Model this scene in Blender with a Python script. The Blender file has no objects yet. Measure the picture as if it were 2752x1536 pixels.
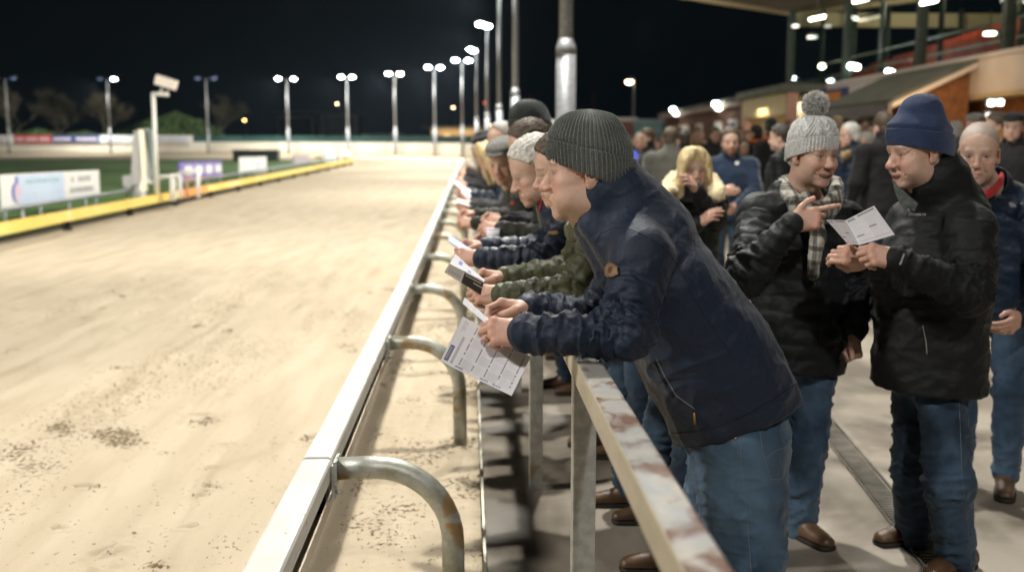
import bpy, bmesh, math, random
import numpy as np
from mathutils import Vector, Matrix, Euler
from mathutils.bvhtree import BVHTree
random.seed(7)
rng = np.random.default_rng(7)
SC = bpy.context.scene
COL = SC.collection
PI = math.pi

# ------------------------------------------------------------------ camera
CAM = Vector((0, 0, 1.65))
PITCH = math.atan(360 / 2675.6)
YAW = math.atan(114 / 2675.6 * math.cos(PITCH))
cd = bpy.data.cameras.new('camera'); cam = bpy.data.objects.new('camera', cd); COL.objects.link(cam)
cd.lens = 35; cd.sensor_width = 36; cd.clip_start = .05; cd.clip_end = 2000
cam.location = CAM; cam.rotation_euler = (PI / 2 - PITCH, 0, -YAW)
cd.dof.use_dof = True; cd.dof.focus_distance = 3.0; cd.dof.aperture_fstop = 2.1; cd.dof.aperture_blades = 0
SC.camera = cam
CROT = Euler(cam.rotation_euler).to_matrix()

def ray(dx, dy):
    """view direction through a point of the 2576x1438 survey grid of the photograph"""
    sx, sy = dx * 2752 / 2576, dy * 2752 / 2576
    return CROT @ Vector(((sx - 1376) / 2675.6, (768 - sy) / 2675.6, -1))
def atY(dx, dy, Y):
    r = ray(dx, dy); return CAM + r * (Y / r.y)
def atX(dx, dy, X):
    r = ray(dx, dy); return CAM + r * (X / r.x)

def sstep(a, b, x):
    t = np.clip((x - a) / (b - a), 0, 1); return t * t * (3 - 2 * t)
def gz(x, y):
    x = np.asarray(x, float); y = np.asarray(y, float)
    z = .014 * np.clip(y - 8, 0, 120)
    return z + sstep(2, 4.5, x) * .018 * np.clip(y - 7, 0, 17)
def G(x, y): return float(gz(x, y))

# ------------------------------------------------------------------ materials
MATS = {}
def mat(name, col, col2=None, rough=.6, metal=0., nscale=6., ndetail=4, bump=0., bscale=60., c3=None, c3t=.62, c3scale=3.,
        emit=0., ecol=None, spec=.5, sheen=0., stretch=(1, 1, 1), rough2=None, vcol=False, sss=0., bump2=0., b2scale=8., alpha=None, coat=0., wave=None, vmul=False, c3w=.08, rw=.12):
    if name in MATS: return MATS[name]
    m = bpy.data.materials.new(name); m.use_nodes = True; nt = m.node_tree; n = nt.nodes; l = nt.links
    b = n['Principled BSDF']
    b.inputs['Roughness'].default_value = rough; b.inputs['Metallic'].default_value = metal
    b.inputs['Specular IOR Level'].default_value = spec
    b.inputs['Coat Weight'].default_value = coat
    if sheen: b.inputs['Sheen Weight'].default_value = sheen; b.inputs['Sheen Roughness'].default_value = .4
    if sss:
        b.inputs['Subsurface Weight'].default_value = sss; b.inputs['Subsurface Radius'].default_value = (.010, .004, .002)
        b.inputs['Subsurface Scale'].default_value = 1.0
    tc = n.new('ShaderNodeTexCoord'); mp = n.new('ShaderNodeMapping'); mp.inputs['Scale'].default_value = stretch
    l.new(tc.outputs['Object'], mp.inputs['Vector'])
    def noise(sc, det=4, dist=0.):
        t = n.new('ShaderNodeTexNoise'); t.inputs['Scale'].default_value = sc; t.inputs['Detail'].default_value = det
        t.inputs['Distortion'].default_value = dist; l.new(mp.outputs[0], t.inputs['Vector']); return t
    def ramp(src, a, b2, p0=.38, p1=.62):
        r = n.new('ShaderNodeValToRGB'); r.color_ramp.elements[0].position = p0; r.color_ramp.elements[1].position = p1
        r.color_ramp.elements[0].color = (*a, 1); r.color_ramp.elements[1].color = (*b2, 1); l.new(src, r.inputs['Fac']); return r
    def mix(fac, a, b2):
        x = n.new('ShaderNodeMix'); x.data_type = 'RGBA'
        l.new(fac, x.inputs[0])
        for s, i in ((a, 6), (b2, 7)):
            if isinstance(s, tuple): x.inputs[i].default_value = (*s, 1)
            else: l.new(s, x.inputs[i])
        return x.outputs[2]
    cur = None
    if vcol:
        vc = n.new('ShaderNodeVertexColor'); vc.layer_name = 'Col'; cur = vc.outputs['Color']
        nn = noise(nscale, ndetail); rr = ramp(nn.outputs['Fac'], (.95, .945, .94), (1.03, 1.03, 1.03))
        x = n.new('ShaderNodeMix'); x.data_type = 'RGBA'; x.blend_type = 'MULTIPLY'; x.inputs[0].default_value = 1
        l.new(cur, x.inputs[6]); l.new(rr.outputs[0], x.inputs[7]); cur = x.outputs[2]
    elif col2 is not None:
        cur = ramp(noise(nscale, ndetail).outputs['Fac'], col, col2, .5 - rw, .5 + rw).outputs[0]
    if c3 is not None:
        r3 = ramp(noise(c3scale, 6, .6).outputs['Fac'], (0, 0, 0), (1, 1, 1), c3t - c3w * .4, c3t + c3w * .6)
        cur = mix(r3.outputs[0], cur if cur else tuple(col), c3)
    if vmul:
        vc = n.new('ShaderNodeVertexColor'); vc.layer_name = 'Col'; x = n.new('ShaderNodeMix'); x.data_type = 'RGBA'; x.blend_type = 'MULTIPLY'; x.inputs[0].default_value = 1
        l.new(cur, x.inputs[6]); l.new(vc.outputs['Color'], x.inputs[7]); cur = x.outputs[2]
    if cur is None: b.inputs['Base Color'].default_value = (*col, 1)
    else: l.new(cur, b.inputs['Base Color'])
    if rough2 is not None:
        mr = n.new('ShaderNodeMapRange'); mr.inputs[1].default_value = .4; mr.inputs[2].default_value = .6
        mr.inputs[3].default_value = rough; mr.inputs[4].default_value = rough2
        l.new(noise(nscale * 1.7, 5).outputs['Fac'], mr.inputs[0]); l.new(mr.outputs[0], b.inputs['Roughness'])
    nrm = None
    if wave:   # fine weave
        for axis in ('X', 'Z'):
            w = n.new('ShaderNodeTexWave'); w.wave_type = 'BANDS'; w.bands_direction = axis; w.inputs['Scale'].default_value = wave
            w.inputs['Distortion'].default_value = 2.; l.new(mp.outputs[0], w.inputs['Vector'])
            bp = n.new('ShaderNodeBump'); bp.inputs['Strength'].default_value = .15; bp.inputs['Distance'].default_value = .001
            l.new(w.outputs['Fac'], bp.inputs['Height'])
            if nrm: l.new(nrm, bp.inputs['Normal'])
            nrm = bp.outputs[0]
    for st, sc, dist in ((bump, bscale, .004), (bump2, b2scale, .02)):
        if st:
            bp = n.new('ShaderNodeBump'); bp.inputs['Strength'].default_value = st; bp.inputs['Distance'].default_value = dist
            l.new(noise(sc, 5).outputs['Fac'], bp.inputs['Height'])
            if nrm: l.new(nrm, bp.inputs['Normal'])
            nrm = bp.outputs[0]
    if nrm: l.new(nrm, b.inputs['Normal'])
    if emit:
        b.inputs['Emission Color'].default_value = (*(ecol or col), 1); b.inputs['Emission Strength'].default_value = emit
        m.cycles.emission_sampling = 'NONE' if emit > 6 else 'AUTO'
    if alpha is not None: b.inputs['Alpha'].default_value = alpha
    MATS[name] = m
    return m

# ------------------------------------------------------------------ objects
def link(o, parent=None, label=None, cat=None, group=None, kind=None):
    COL.objects.link(o)
    if parent is not None: o.parent = parent
    if label: o['label'] = label
    if cat: o['category'] = cat
    if group: o['group'] = group
    if kind: o['kind'] = kind
    return o
def thing(name, label, cat, loc=(0, 0, 0), rz=0., group=None, kind=None):
    o = bpy.data.objects.new(name, None); o.empty_display_size = .2
    o.location = loc; o.rotation_euler = (0, 0, rz)
    return link(o, None, label, cat, group, kind)
def mesh_np(name, V, F, m=None, smooth=False, parent=None, **k):
    """V (n,3); F (m,4) or (m,3) array or list of lists"""
    me = bpy.data.meshes.new(name)
    V = np.asarray(V, np.float32)
    if isinstance(F, np.ndarray):
        nf, w = F.shape
        me.vertices.add(len(V)); me.vertices.foreach_set('co', V.ravel())
        me.loops.add(nf * w); me.loops.foreach_set('vertex_index', F.astype(np.int32).ravel())
        me.polygons.add(nf); me.polygons.foreach_set('loop_start', np.arange(0, nf * w, w, dtype=np.int32))
        me.update(calc_edges=True)
    else:
        me.from_pydata([tuple(v) for v in V.tolist()], [], F); me.update()
    if smooth: me.polygons.foreach_set('use_smooth', np.ones(len(me.polygons), bool))
    if m is not None:
        for mm in (m if isinstance(m, (list, tuple)) else [m]): me.materials.append(mm)
    o = bpy.data.objects.new(name, me)
    return link(o, parent, **k)

class MB:
    """collects simple solids into one mesh"""
    def __init__(s): s.v = []; s.f = []; s.mi = []; s.cur = 0; s.sm = []
    def add(s, vs, fs, smooth=False):
        n = len(s.v); s.v += [tuple(v) for v in vs]; s.f += [tuple(i + n for i in f) for f in fs]; s.mi += [s.cur] * len(fs); s.sm += [smooth] * len(fs); return s
    def box(s, c, d, M=None, bev=0.):
        x, y, z = d[0] / 2, d[1] / 2, d[2] / 2
        bm = bmesh.new(); bmesh.ops.create_cube(bm, size=1)
        for v in bm.verts: v.co = Vector((v.co.x * d[0], v.co.y * d[1], v.co.z * d[2]))
        if bev: bmesh.ops.bevel(bm, geom=bm.edges[:], offset=bev, segments=2, affect='EDGES', profile=.7)
        T = Matrix.Translation(c) @ (M.to_4x4() if M is not None else Matrix.Identity(4))
        bm.verts.index_update()
        s.add([T @ v.co for v in bm.verts], [[v.index for v in f.verts] for f in bm.faces], False); bm.free(); return s
    def bx(s, x0, x1, y0, y1, z0, z1, bev=0.): return s.box(((x0 + x1) / 2, (y0 + y1) / 2, (z0 + z1) / 2), (x1 - x0, y1 - y0, z1 - z0), None, bev)
    def tube(s, pts, r, n=12, cap=True):
        pts = [Vector(p) for p in pts]; rs = r if isinstance(r, (list, tuple)) else [r] * len(pts)
        vs = []; fs = []; up = None
        for i, p in enumerate(pts):
            t = (pts[min(i + 1, len(pts) - 1)] - pts[max(i - 1, 0)]).normalized()
            if up is None: up = t.orthogonal().normalized()
            up = (up - t * up.dot(t)).normalized(); sd = t.cross(up)
            for k in range(n):
                a = 2 * PI * k / n; vs.append(p + (up * math.cos(a) + sd * math.sin(a)) * rs[i])
        for i in range(len(pts) - 1):
            for k in range(n): fs.append((i * n + k, i * n + (k + 1) % n, (i + 1) * n + (k + 1) % n, (i + 1) * n + k))
        if cap: fs.append(tuple(range(n))[::-1]); fs.append(tuple((len(pts) - 1) * n + k for k in range(n)))
        s.add(vs, fs, True)
        if cap: s.sm[-1] = False; s.sm[-2] = False
        return s
    def ellip(s, c, r, n=16, M=None):
        vs = []; fs = []; h = n // 2
        for i in range(h + 1):
            ph = PI * i / h
            for k in range(n):
                a = 2 * PI * k / n
                v = Vector((math.sin(ph) * math.cos(a) * r[0], math.sin(ph) * math.sin(a) * r[1], math.cos(ph) * r[2]))
                if M is not None: v = M @ v
                vs.append(v + Vector(c))
        for i in range(h):
            for k in range(n): fs.append((i * n + k, (i + 1) * n + k, (i + 1) * n + (k + 1) % n, i * n + (k + 1) % n))
        return s.add(vs, fs, True)
    def quad(s, a, b, c, d): return s.add([a, b, c, d], [(0, 1, 2, 3)])
    def obj(s, name, m, parent=None, origin=None, **k):
        V = np.array(s.v, float)
        if origin is not None: V = V - np.array(origin)
        me = bpy.data.meshes.new(name); me.from_pydata([tuple(v) for v in V.tolist()], [], s.f); me.update()
        for mm in (m if isinstance(m, (list, tuple)) else [m]): me.materials.append(mm)
        me.polygons.foreach_set('material_index', s.mi); me.polygons.foreach_set('use_smooth', s.sm)
        o = bpy.data.objects.new(name, me)
        if origin is not None and parent is None: o.location = origin
        return link(o, parent, **k)
def part(name, mb, m, parent, **k):
    """mesh built in world coordinates, parented under an Empty (unrotated)"""
    return mb.obj(name, m, parent, origin=tuple(parent_origin(parent)), **k)
def parent_origin(p):
    o = Vector((0, 0, 0))
    while p is not None: o += p.location; p = p.parent
    return o
def copy_tree(o, parent=None):
    c = o.copy(); COL.objects.link(c)
    if parent is not None: c.parent = parent
    for ch in list(o.children): copy_tree(ch, c)
    return c

# ------------------------------------------------------------------ noise on arrays
def _h(ix, iy, iz, seed):
    h = (ix * 374761393 + iy * 668265263 + iz * 2147483647 + seed * 1274126177) & 0xffffffff
    h = ((h ^ (h >> 13)) * 1274126177) & 0xffffffff
    h = (h ^ (h >> 16)) & 0xffff
    return h.astype(np.float32) / 65535.
def vnoise(P, seed=0):
    P = np.asarray(P, np.float64); i = np.floor(P).astype(np.int64); f = P - i; f = f * f * (3 - 2 * f)
    r = 0
    for dx in (0, 1):
        wx = f[:, 0] if dx else 1 - f[:, 0]
        for dy in (0, 1):
            wy = f[:, 1] if dy else 1 - f[:, 1]
            for dz in (0, 1):
                wz = f[:, 2] if dz else 1 - f[:, 2]
                r = r + wx * wy * wz * _h(i[:, 0] + dx, i[:, 1] + dy, i[:, 2] + dz, seed)
    return r
def fbm(P, o=3, seed=0):
    r = 0; a = .5; t = 0
    for k in range(o): r = r + a * vnoise(P * (2 ** k) + 17.3 * k, seed + k); t += a; a *= .55
    return r / t
# ================================================================== WORLD
w = bpy.data.worlds.new('World'); SC.world = w; w.use_nodes = True
wn = w.node_tree; bg = wn.nodes['Background']
tc = wn.nodes.new('ShaderNodeTexCoord'); sp = wn.nodes.new('ShaderNodeSeparateXYZ'); rp = wn.nodes.new('ShaderNodeValToRGB')
wn.links.new(tc.outputs['Generated'], sp.inputs[0]); wn.links.new(sp.outputs['Z'], rp.inputs[0]); wn.links.new(rp.outputs[0], bg.inputs[0])
rp.color_ramp.elements[0].position = 0.0; rp.color_ramp.elements[0].color = (.0013, .0026, .0040, 1)
rp.color_ramp.elements[1].position = .30; rp.color_ramp.elements[1].color = (.0004, .0007, .0010, 1)
e = rp.color_ramp.elements.new(.12); e.color = (.0012, .0022, .0032, 1)
bg.inputs[1].default_value = 1.
SC.view_settings.view_transform = 'Standard'; SC.view_settings.look = 'None'; SC.view_settings.gamma = 1; SC.view_settings.exposure = 0
SC.cycles.use_denoising = True; SC.cycles.max_bounces = 6; SC.cycles.diffuse_bounces = 3; SC.cycles.transparent_max_bounces = 8
SC.cycles.caustics_reflective = False; SC.cycles.caustics_refractive = False; SC.cycles.sample_clamp_indirect = 4
SC.cycles.use_light_tree = True

# ================================================================== MATERIALS
M_sand = mat('sand', (.440, .365, .260), (.505, .425, .312), .9, nscale=2.2, ndetail=10, bump=.5, bscale=170, c3=(.395, .325, .225), c3t=.62, c3w=.16, c3scale=1.6, spec=.2, stretch=(2.2, .40, 1))
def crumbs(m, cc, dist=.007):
    """crumbs and clods, their shade painted in dark: a fine noise cut by the density stored on the mesh"""
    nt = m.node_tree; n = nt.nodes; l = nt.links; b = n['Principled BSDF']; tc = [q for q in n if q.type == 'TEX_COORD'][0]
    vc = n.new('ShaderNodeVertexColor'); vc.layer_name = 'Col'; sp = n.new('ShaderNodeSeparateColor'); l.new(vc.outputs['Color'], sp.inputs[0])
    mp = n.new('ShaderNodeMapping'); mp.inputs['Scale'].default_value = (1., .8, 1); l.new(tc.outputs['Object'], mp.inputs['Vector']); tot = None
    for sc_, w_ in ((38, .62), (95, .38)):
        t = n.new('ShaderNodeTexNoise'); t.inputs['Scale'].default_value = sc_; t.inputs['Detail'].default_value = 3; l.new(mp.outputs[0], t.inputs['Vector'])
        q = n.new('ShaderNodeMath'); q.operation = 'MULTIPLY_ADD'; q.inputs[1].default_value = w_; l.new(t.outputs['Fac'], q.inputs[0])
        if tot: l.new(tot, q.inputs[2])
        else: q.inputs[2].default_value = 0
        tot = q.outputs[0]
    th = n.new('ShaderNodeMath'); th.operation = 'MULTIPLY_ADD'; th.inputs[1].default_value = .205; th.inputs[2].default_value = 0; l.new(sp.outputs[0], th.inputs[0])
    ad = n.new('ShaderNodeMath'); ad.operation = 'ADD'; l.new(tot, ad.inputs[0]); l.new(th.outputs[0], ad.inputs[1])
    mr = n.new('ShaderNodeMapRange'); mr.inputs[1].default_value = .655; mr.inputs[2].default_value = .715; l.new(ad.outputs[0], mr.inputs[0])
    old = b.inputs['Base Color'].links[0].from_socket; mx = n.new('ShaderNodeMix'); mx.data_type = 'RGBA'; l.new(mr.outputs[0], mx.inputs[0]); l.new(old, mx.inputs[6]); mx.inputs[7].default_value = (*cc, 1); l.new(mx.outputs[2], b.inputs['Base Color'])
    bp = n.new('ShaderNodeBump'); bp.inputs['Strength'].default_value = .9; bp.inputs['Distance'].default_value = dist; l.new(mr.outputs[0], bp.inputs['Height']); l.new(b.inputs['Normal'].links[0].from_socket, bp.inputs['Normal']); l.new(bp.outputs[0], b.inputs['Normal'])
crumbs(M_sand, (.165, .125, .065))  # clod shadows put into the sand colour as dark specks
M_ground = mat('rough_ground', (.02, .026, .016), (.04, .045, .03), .95, nscale=.6)
M_grass = mat('infield_turf', (.040, .095, .016), (.095, .19, .036), .9, nscale=.5, ndetail=8, bump=.8, bscale=18)
M_conc = mat('concrete', (.28, .245, .195), (.37, .325, .265), .85, nscale=1.3, ndetail=8, bump=.35, bscale=90, c3=(.17, .142, .110), vmul=True, c3t=.545, c3w=.14, c3scale=1.1, rough2=.6, bump2=.2, b2scale=12)
M_galv = mat('galvanised_steel', (.36, .37, .35), (.50, .50, .47), .5, .55, nscale=30, bump=.15, bscale=120, c3=(.33, .25, .15), c3t=.66, c3scale=6)
M_galvp = mat('galvanised_pole', (.22, .225, .24), (.31, .32, .33), .5, .3, nscale=14, bump=.1, bscale=60)
M_rustrail = mat('weathered_painted_steel', (.21, .235, .25), (.37, .33, .275), .62, .1, nscale=16, ndetail=10, rw=.25, bump=.6, bscale=160, c3=(.115, .055, .032), c3t=.545, c3w=.13, c3scale=15, stretch=(1, .7, 1), rough2=.45, spec=.35)
M_creamrail = mat('cream_painted_steel', (.40, .35, .255), (.50, .44, .335), .55, .1, nscale=14, bump=.25, bscale=80, c3=(.25, .12, .05), c3t=.70, c3scale=9, stretch=(1, .3, 1))
M_white = mat('white_painted_rail', (.60, .595, .55), (.70, .69, .64), .45, 0, nscale=8, bump=.12, bscale=60, c3=(.42, .27, .15), c3t=.675, c3scale=16, stretch=(1, .5, 1))
M_whitep = mat('white_paint', (.74, .72, .66), (.84, .82, .77), .5, nscale=2)
M_hoop = mat('dirty_galvanised_hoop', (.30, .30, .23), (.46, .47, .42), .45, .45, nscale=16, bump=.2, bscale=150, c3=(.34, .22, .10), c3t=.60, c3scale=7)
M_darkm = mat('dark_metal', (.02, .02, .02), (.05, .045, .04), .5, .5, nscale=20)
M_yellow = mat('yellow_rail_cover', (.74, .50, .08), (.82, .58, .15), .6, nscale=.4, c3=(.80, .62, .28), c3t=.6, c3scale=.5)
M_orange = mat('orange_rail_cover', (.75, .25, .04), (.80, .32, .06), .6, nscale=2)
M_wallw = mat('white_track_wall', (.72, .68, .58), (.84, .80, .70), .7, nscale=.3, stretch=(1, 1, 2))
M_brick = mat('brown_brick', (.23, .10, .045), (.33, .15, .06), .85, nscale=7, ndetail=6, bump=.4, bscale=25, c3=(.15, .065, .035), c3t=.6, c3scale=9)
M_roofd = mat('grey_roof_felt', (.10, .105, .085), (.15, .15, .12), .8, nscale=3)
M_fascia = mat('white_fascia_board', (.72, .67, .64), (.78, .74, .71), .6, nscale=1.5)
M_cream = mat('cream_wall', (.60, .50, .30), (.68, .57, .37), .7, nscale=1)
M_green = mat('dark_green_steel', (.030, .045, .038), (.05, .065, .055), .5, .2, nscale=5)
M_dark = mat('dark_interior', (.01, .012, .012), rough=.8)
M_redseat = mat('red_plastic_seat', (.55, .06, .025), (.65, .11, .04), .5, nscale=3)
M_bark = mat('bark', (.30, .27, .19), (.42, .38, .28), .9, nscale=4)
M_leafd = mat('evergreen_leaf', (.08, .14, .045), (.13, .21, .075), .8, nscale=1.5)
M_lampw = mat('floodlight_lens', (1, 1, 1), emit=60, ecol=(.93, 1., .97))
M_lampg = mat('floodlight_lens_green', (1, 1, 1), emit=70, ecol=(.90, 1., .86))
M_lampoff = mat('unlit_lens', (.1, .14, .25), rough=.2, emit=.25, ecol=(.3, .45, 1))  # lamp is off; faint blue glow painted on the lens
M_lampo = mat('sodium_lens', (1, .6, .2), emit=22, ecol=(1., .50, .16))
M_lampp = mat('pale_street_lens', (1, .8, .6), emit=16, ecol=(1., .66, .40))
M_lampr = mat('red_lens', (1, .2, .1), emit=2.2, ecol=(1., .16, .05))
M_tube = mat('fluorescent_tube', (1, 1, 1), emit=9, ecol=(1., .98, .78))
M_housing = mat('lamp_housing', (.10, .11, .12), rough=.5, metal=.4)

# ================================================================== GROUND
def grid_sheet(name, xs, ys, zf, m, kind='structure', **k):
    X, Y = np.meshgrid(xs, ys, indexing='ij'); Z = zf(X, Y)
    V = np.stack([X, Y, Z], -1).reshape(-1, 3); ny = len(ys)
    i, j = np.meshgrid(np.arange(len(xs) - 1), np.arange(ny - 1), indexing='ij')
    a = (i * ny + j).ravel(); F = np.stack([a, a + ny, a + ny + 1, a + 1], -1)
    return mesh_np(name, V, F, m, True, kind=kind, **k)
xs = np.concatenate([np.linspace(-400, -150, 8), np.linspace(-130, 60, 40), np.linspace(90, 400, 8)])
ys = np.concatenate([np.linspace(-100, -20, 6), np.linspace(-10, 150, 60), np.linspace(170, 600, 12)])
grid_sheet('ground', xs, ys, lambda x, y: gz(x, y) - .06 - np.clip(y - 128, 0, 400) * 0, M_ground)

def bend(t):   # outer wall line (x,y) right to left
    P = [(1.0, 70), (.6, 82), (-.6, 87.5), (-3.3, 93.5), (-7.2, 99.5), (-12.6, 104.5), (-19.3, 108.6), (-28.5, 111.5), (-38, 112.6), (-49, 113), (-75, 113), (-140, 113)]
    return P
WALLP = bend(0)
def edge_right(Y):     # right boundary of the infield as a function of Y
    Y = np.asarray(Y, float); t = np.clip((Y - 66) / 16.5, 0, .9999)
    return -8.0 - 26 * (1 - np.sqrt(1 - t ** 2.2))
# sand
fx = np.concatenate([np.linspace(-140, -30, 24), np.linspace(-28, -7, 40), np.linspace(-6.9, -3.6, 90), np.linspace(-3.58, .044, 226)])
fy = np.concatenate([np.linspace(-12, 1.2, 12), np.linspace(1.25, 6.5, 340), np.linspace(6.53, 12, 150), np.linspace(12.2, 40, 90), np.linspace(41, 112.8, 50)])
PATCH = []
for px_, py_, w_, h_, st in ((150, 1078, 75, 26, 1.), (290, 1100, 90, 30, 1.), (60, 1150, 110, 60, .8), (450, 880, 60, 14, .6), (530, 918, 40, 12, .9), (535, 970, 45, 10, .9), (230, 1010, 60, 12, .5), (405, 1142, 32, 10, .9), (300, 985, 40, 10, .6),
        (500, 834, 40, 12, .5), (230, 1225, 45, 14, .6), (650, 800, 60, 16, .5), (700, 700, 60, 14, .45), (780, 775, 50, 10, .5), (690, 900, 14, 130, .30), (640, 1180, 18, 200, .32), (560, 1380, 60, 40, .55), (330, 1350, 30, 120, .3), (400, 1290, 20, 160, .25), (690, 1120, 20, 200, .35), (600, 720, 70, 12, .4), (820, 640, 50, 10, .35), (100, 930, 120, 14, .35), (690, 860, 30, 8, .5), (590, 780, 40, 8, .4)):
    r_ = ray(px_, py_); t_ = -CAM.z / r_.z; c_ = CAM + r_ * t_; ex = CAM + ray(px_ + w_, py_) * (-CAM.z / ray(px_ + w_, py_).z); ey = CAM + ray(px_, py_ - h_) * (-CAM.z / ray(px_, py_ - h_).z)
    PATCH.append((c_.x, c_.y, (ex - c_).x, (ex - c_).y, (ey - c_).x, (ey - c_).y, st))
SANDC = {}
def sand_z(X, Y):
    sh = X.shape; P = np.stack([X.ravel(), Y.ravel(), np.zeros(X.size)], -1)
    z = gz(X, Y)
    near = (1 - sstep(9, 16, Y)) * (1 - sstep(3.5, 9, -X))
    # rolled surface with drag lines that run along the track
    q = P * np.array([9., .7, 1]); r = (fbm(q, 3, 3).reshape(sh) - .5) * .010
    r += (fbm(P * np.array([2.2, 1.1, 1]), 3, 9).reshape(sh) - .5) * .02
    # broken patches of clods
    patch = fbm(P * np.array([1.5, .8, 1]) + 3, 3, 21).reshape(sh)
    band = fbm(P * np.array([2.6, .32, 1]) + 11, 2, 5).reshape(sh)
    mask = sstep(.56, .68, patch * .55 + band * .45)
    clod = vnoise(P * 34, 2).reshape(sh); clod = np.where(clod > .58, clod - .58, 0) - .10 * (vnoise(P * 26, 8).reshape(sh) > .8)
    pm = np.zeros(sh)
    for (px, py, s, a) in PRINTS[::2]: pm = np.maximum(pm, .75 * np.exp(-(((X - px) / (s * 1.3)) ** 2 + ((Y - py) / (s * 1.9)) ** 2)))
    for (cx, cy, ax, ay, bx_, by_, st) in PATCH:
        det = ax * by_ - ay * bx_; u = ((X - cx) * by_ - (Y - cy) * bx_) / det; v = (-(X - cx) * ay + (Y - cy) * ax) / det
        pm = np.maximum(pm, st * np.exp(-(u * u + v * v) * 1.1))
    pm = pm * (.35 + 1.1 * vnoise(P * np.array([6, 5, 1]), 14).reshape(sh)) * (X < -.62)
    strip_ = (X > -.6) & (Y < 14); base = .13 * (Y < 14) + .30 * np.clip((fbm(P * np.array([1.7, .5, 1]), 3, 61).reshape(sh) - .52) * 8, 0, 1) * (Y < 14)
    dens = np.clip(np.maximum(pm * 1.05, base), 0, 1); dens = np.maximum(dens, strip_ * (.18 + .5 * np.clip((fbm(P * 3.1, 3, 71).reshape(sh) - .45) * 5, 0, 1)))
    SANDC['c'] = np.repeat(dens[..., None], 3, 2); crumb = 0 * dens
    z = z + near * (r + mask * clod * .085) + crumb * .010 * (X < -.6)
    # a few paw and boot prints
    for (px, py, s, a) in PRINTS:
        ca, sa = math.cos(a), math.sin(a)
        u = (X - px) * ca + (Y - py) * sa; v = -(X - px) * sa + (Y - py) * ca
        d = np.sqrt((u / s) ** 2 + (v / (s * .5)) ** 2)
        z = z + np.where(d < 1.6, -.024 * np.exp(-(d * 1.25) ** 4) + .011 * np.exp(-((d - 1.18) / .2) ** 2), 0)
    # the strip beyond the rail is rougher
    strip = sstep(-.62, -.52, X) * (1 - sstep(14, 22, Y))
    z = z + strip * ((fbm(P * 9, 4, 31).reshape(sh) - .5) * .022 + np.clip(vnoise(P * 45, 33).reshape(sh) - .7, 0, 1) * .03 * (vnoise(P * 6, 4).reshape(sh) > .4))
    # scour round the hoop feet
    for hy in HOOPY[:4]:
        d = np.sqrt((X + .06) ** 2 + (Y - hy) ** 2); z = z + .015 * np.exp(-((d - .12) / .06) ** 2) - .012 * np.exp(-(d / .07) ** 2)
    return z
HOOPY = [3.3 + 2.24 * i for i in range(-1, 34)]
PRINTS = []
_r = random.Random(5)
for i in range(110):
    PRINTS.append((_r.uniform(-5.5, -.8), _r.uniform(1.8, 12), _r.uniform(.04, .09), _r.uniform(-.7, .9)))
for i in range(9): PRINTS.append((-1.15 - .03 * i + _r.uniform(-.05, .05), 2.2 + i * .42, .05, .2))
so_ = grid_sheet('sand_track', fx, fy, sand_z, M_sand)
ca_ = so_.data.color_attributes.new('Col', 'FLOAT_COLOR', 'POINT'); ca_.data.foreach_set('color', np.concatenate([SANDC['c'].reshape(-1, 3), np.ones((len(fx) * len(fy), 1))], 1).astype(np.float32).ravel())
# infield turf
ysr = np.concatenate([np.linspace(-12, 60, 50), np.linspace(61.5, 82.4, 40)])
rows = []
for Y in ysr:
    e = float(edge_right(Y)); rows.append([(x, Y, G(x, Y) + .03) for x in np.concatenate([np.linspace(-140, e - 1.2, 40), np.linspace(e - 1, e, 6)])])
nx = len(rows[0]); V = np.array(rows).reshape(-1, 3)
i, j = np.meshgrid(np.arange(len(ysr) - 1), np.arange(nx - 1), indexing='ij'); a = (i * nx + j).ravel()
mesh_np('infield_grass', V, np.stack([a, a + 1, a + nx + 1, a + nx], -1), M_grass, True, kind='structure')
# terrace concrete
xs = np.concatenate([np.linspace(.062, 4, 160), np.linspace(4.2, 40, 40)]); ys = np.concatenate([np.linspace(-10, .8, 10), np.linspace(.9, 10, 260), np.linspace(10.3, 110, 80)])
def conc_z(X, Y):
    P = np.stack([X.ravel(), Y.ravel(), 0 * X.ravel()], -1)
    z = gz(X, Y) + .012 + (fbm(P * 3, 3, 12).reshape(X.shape) - .5) * .008 * (Y < 12)
    # slot drain channel
    xc = 2.19 + (Y - 6.1) * (.22 / 1.65) ; d = np.abs(X - xc)
    return z - .012 * (1 - sstep(.05, .085, d)) * (Y < 14)
to_ = grid_sheet('concrete_terrace', xs, ys, conc_z, M_conc)
Xc, Yc = np.meshgrid(xs, ys, indexing='ij'); Pc = np.stack([Xc.ravel(), Yc.ravel(), 0 * Xc.ravel()], -1)
gr_ = (1 - sstep(.35, .85, Xc.ravel() + (fbm(Pc * 2.2, 3, 44) - .5) * .5)) * (.35 + .9 * fbm(Pc * np.array([7, 3.5, 1]), 4, 45)); gr_ = np.clip(gr_, 0, 1) * .62    # trodden damp grime, with crowd shade painted in, under the barrier
spots = np.clip((fbm(Pc * 5.5, 3, 91) - .66) * 9, 0, 1) * .35
Cc = 1 - np.clip(gr_ + spots, 0, .88)[:, None] * np.array([.80, .84, .90])
ca_ = to_.data.color_attributes.new('Col', 'FLOAT_COLOR', 'POINT'); ca_.data.foreach_set('color', np.concatenate([Cc, np.ones((len(Cc), 1))], 1).astype(np.float32).ravel())
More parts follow.
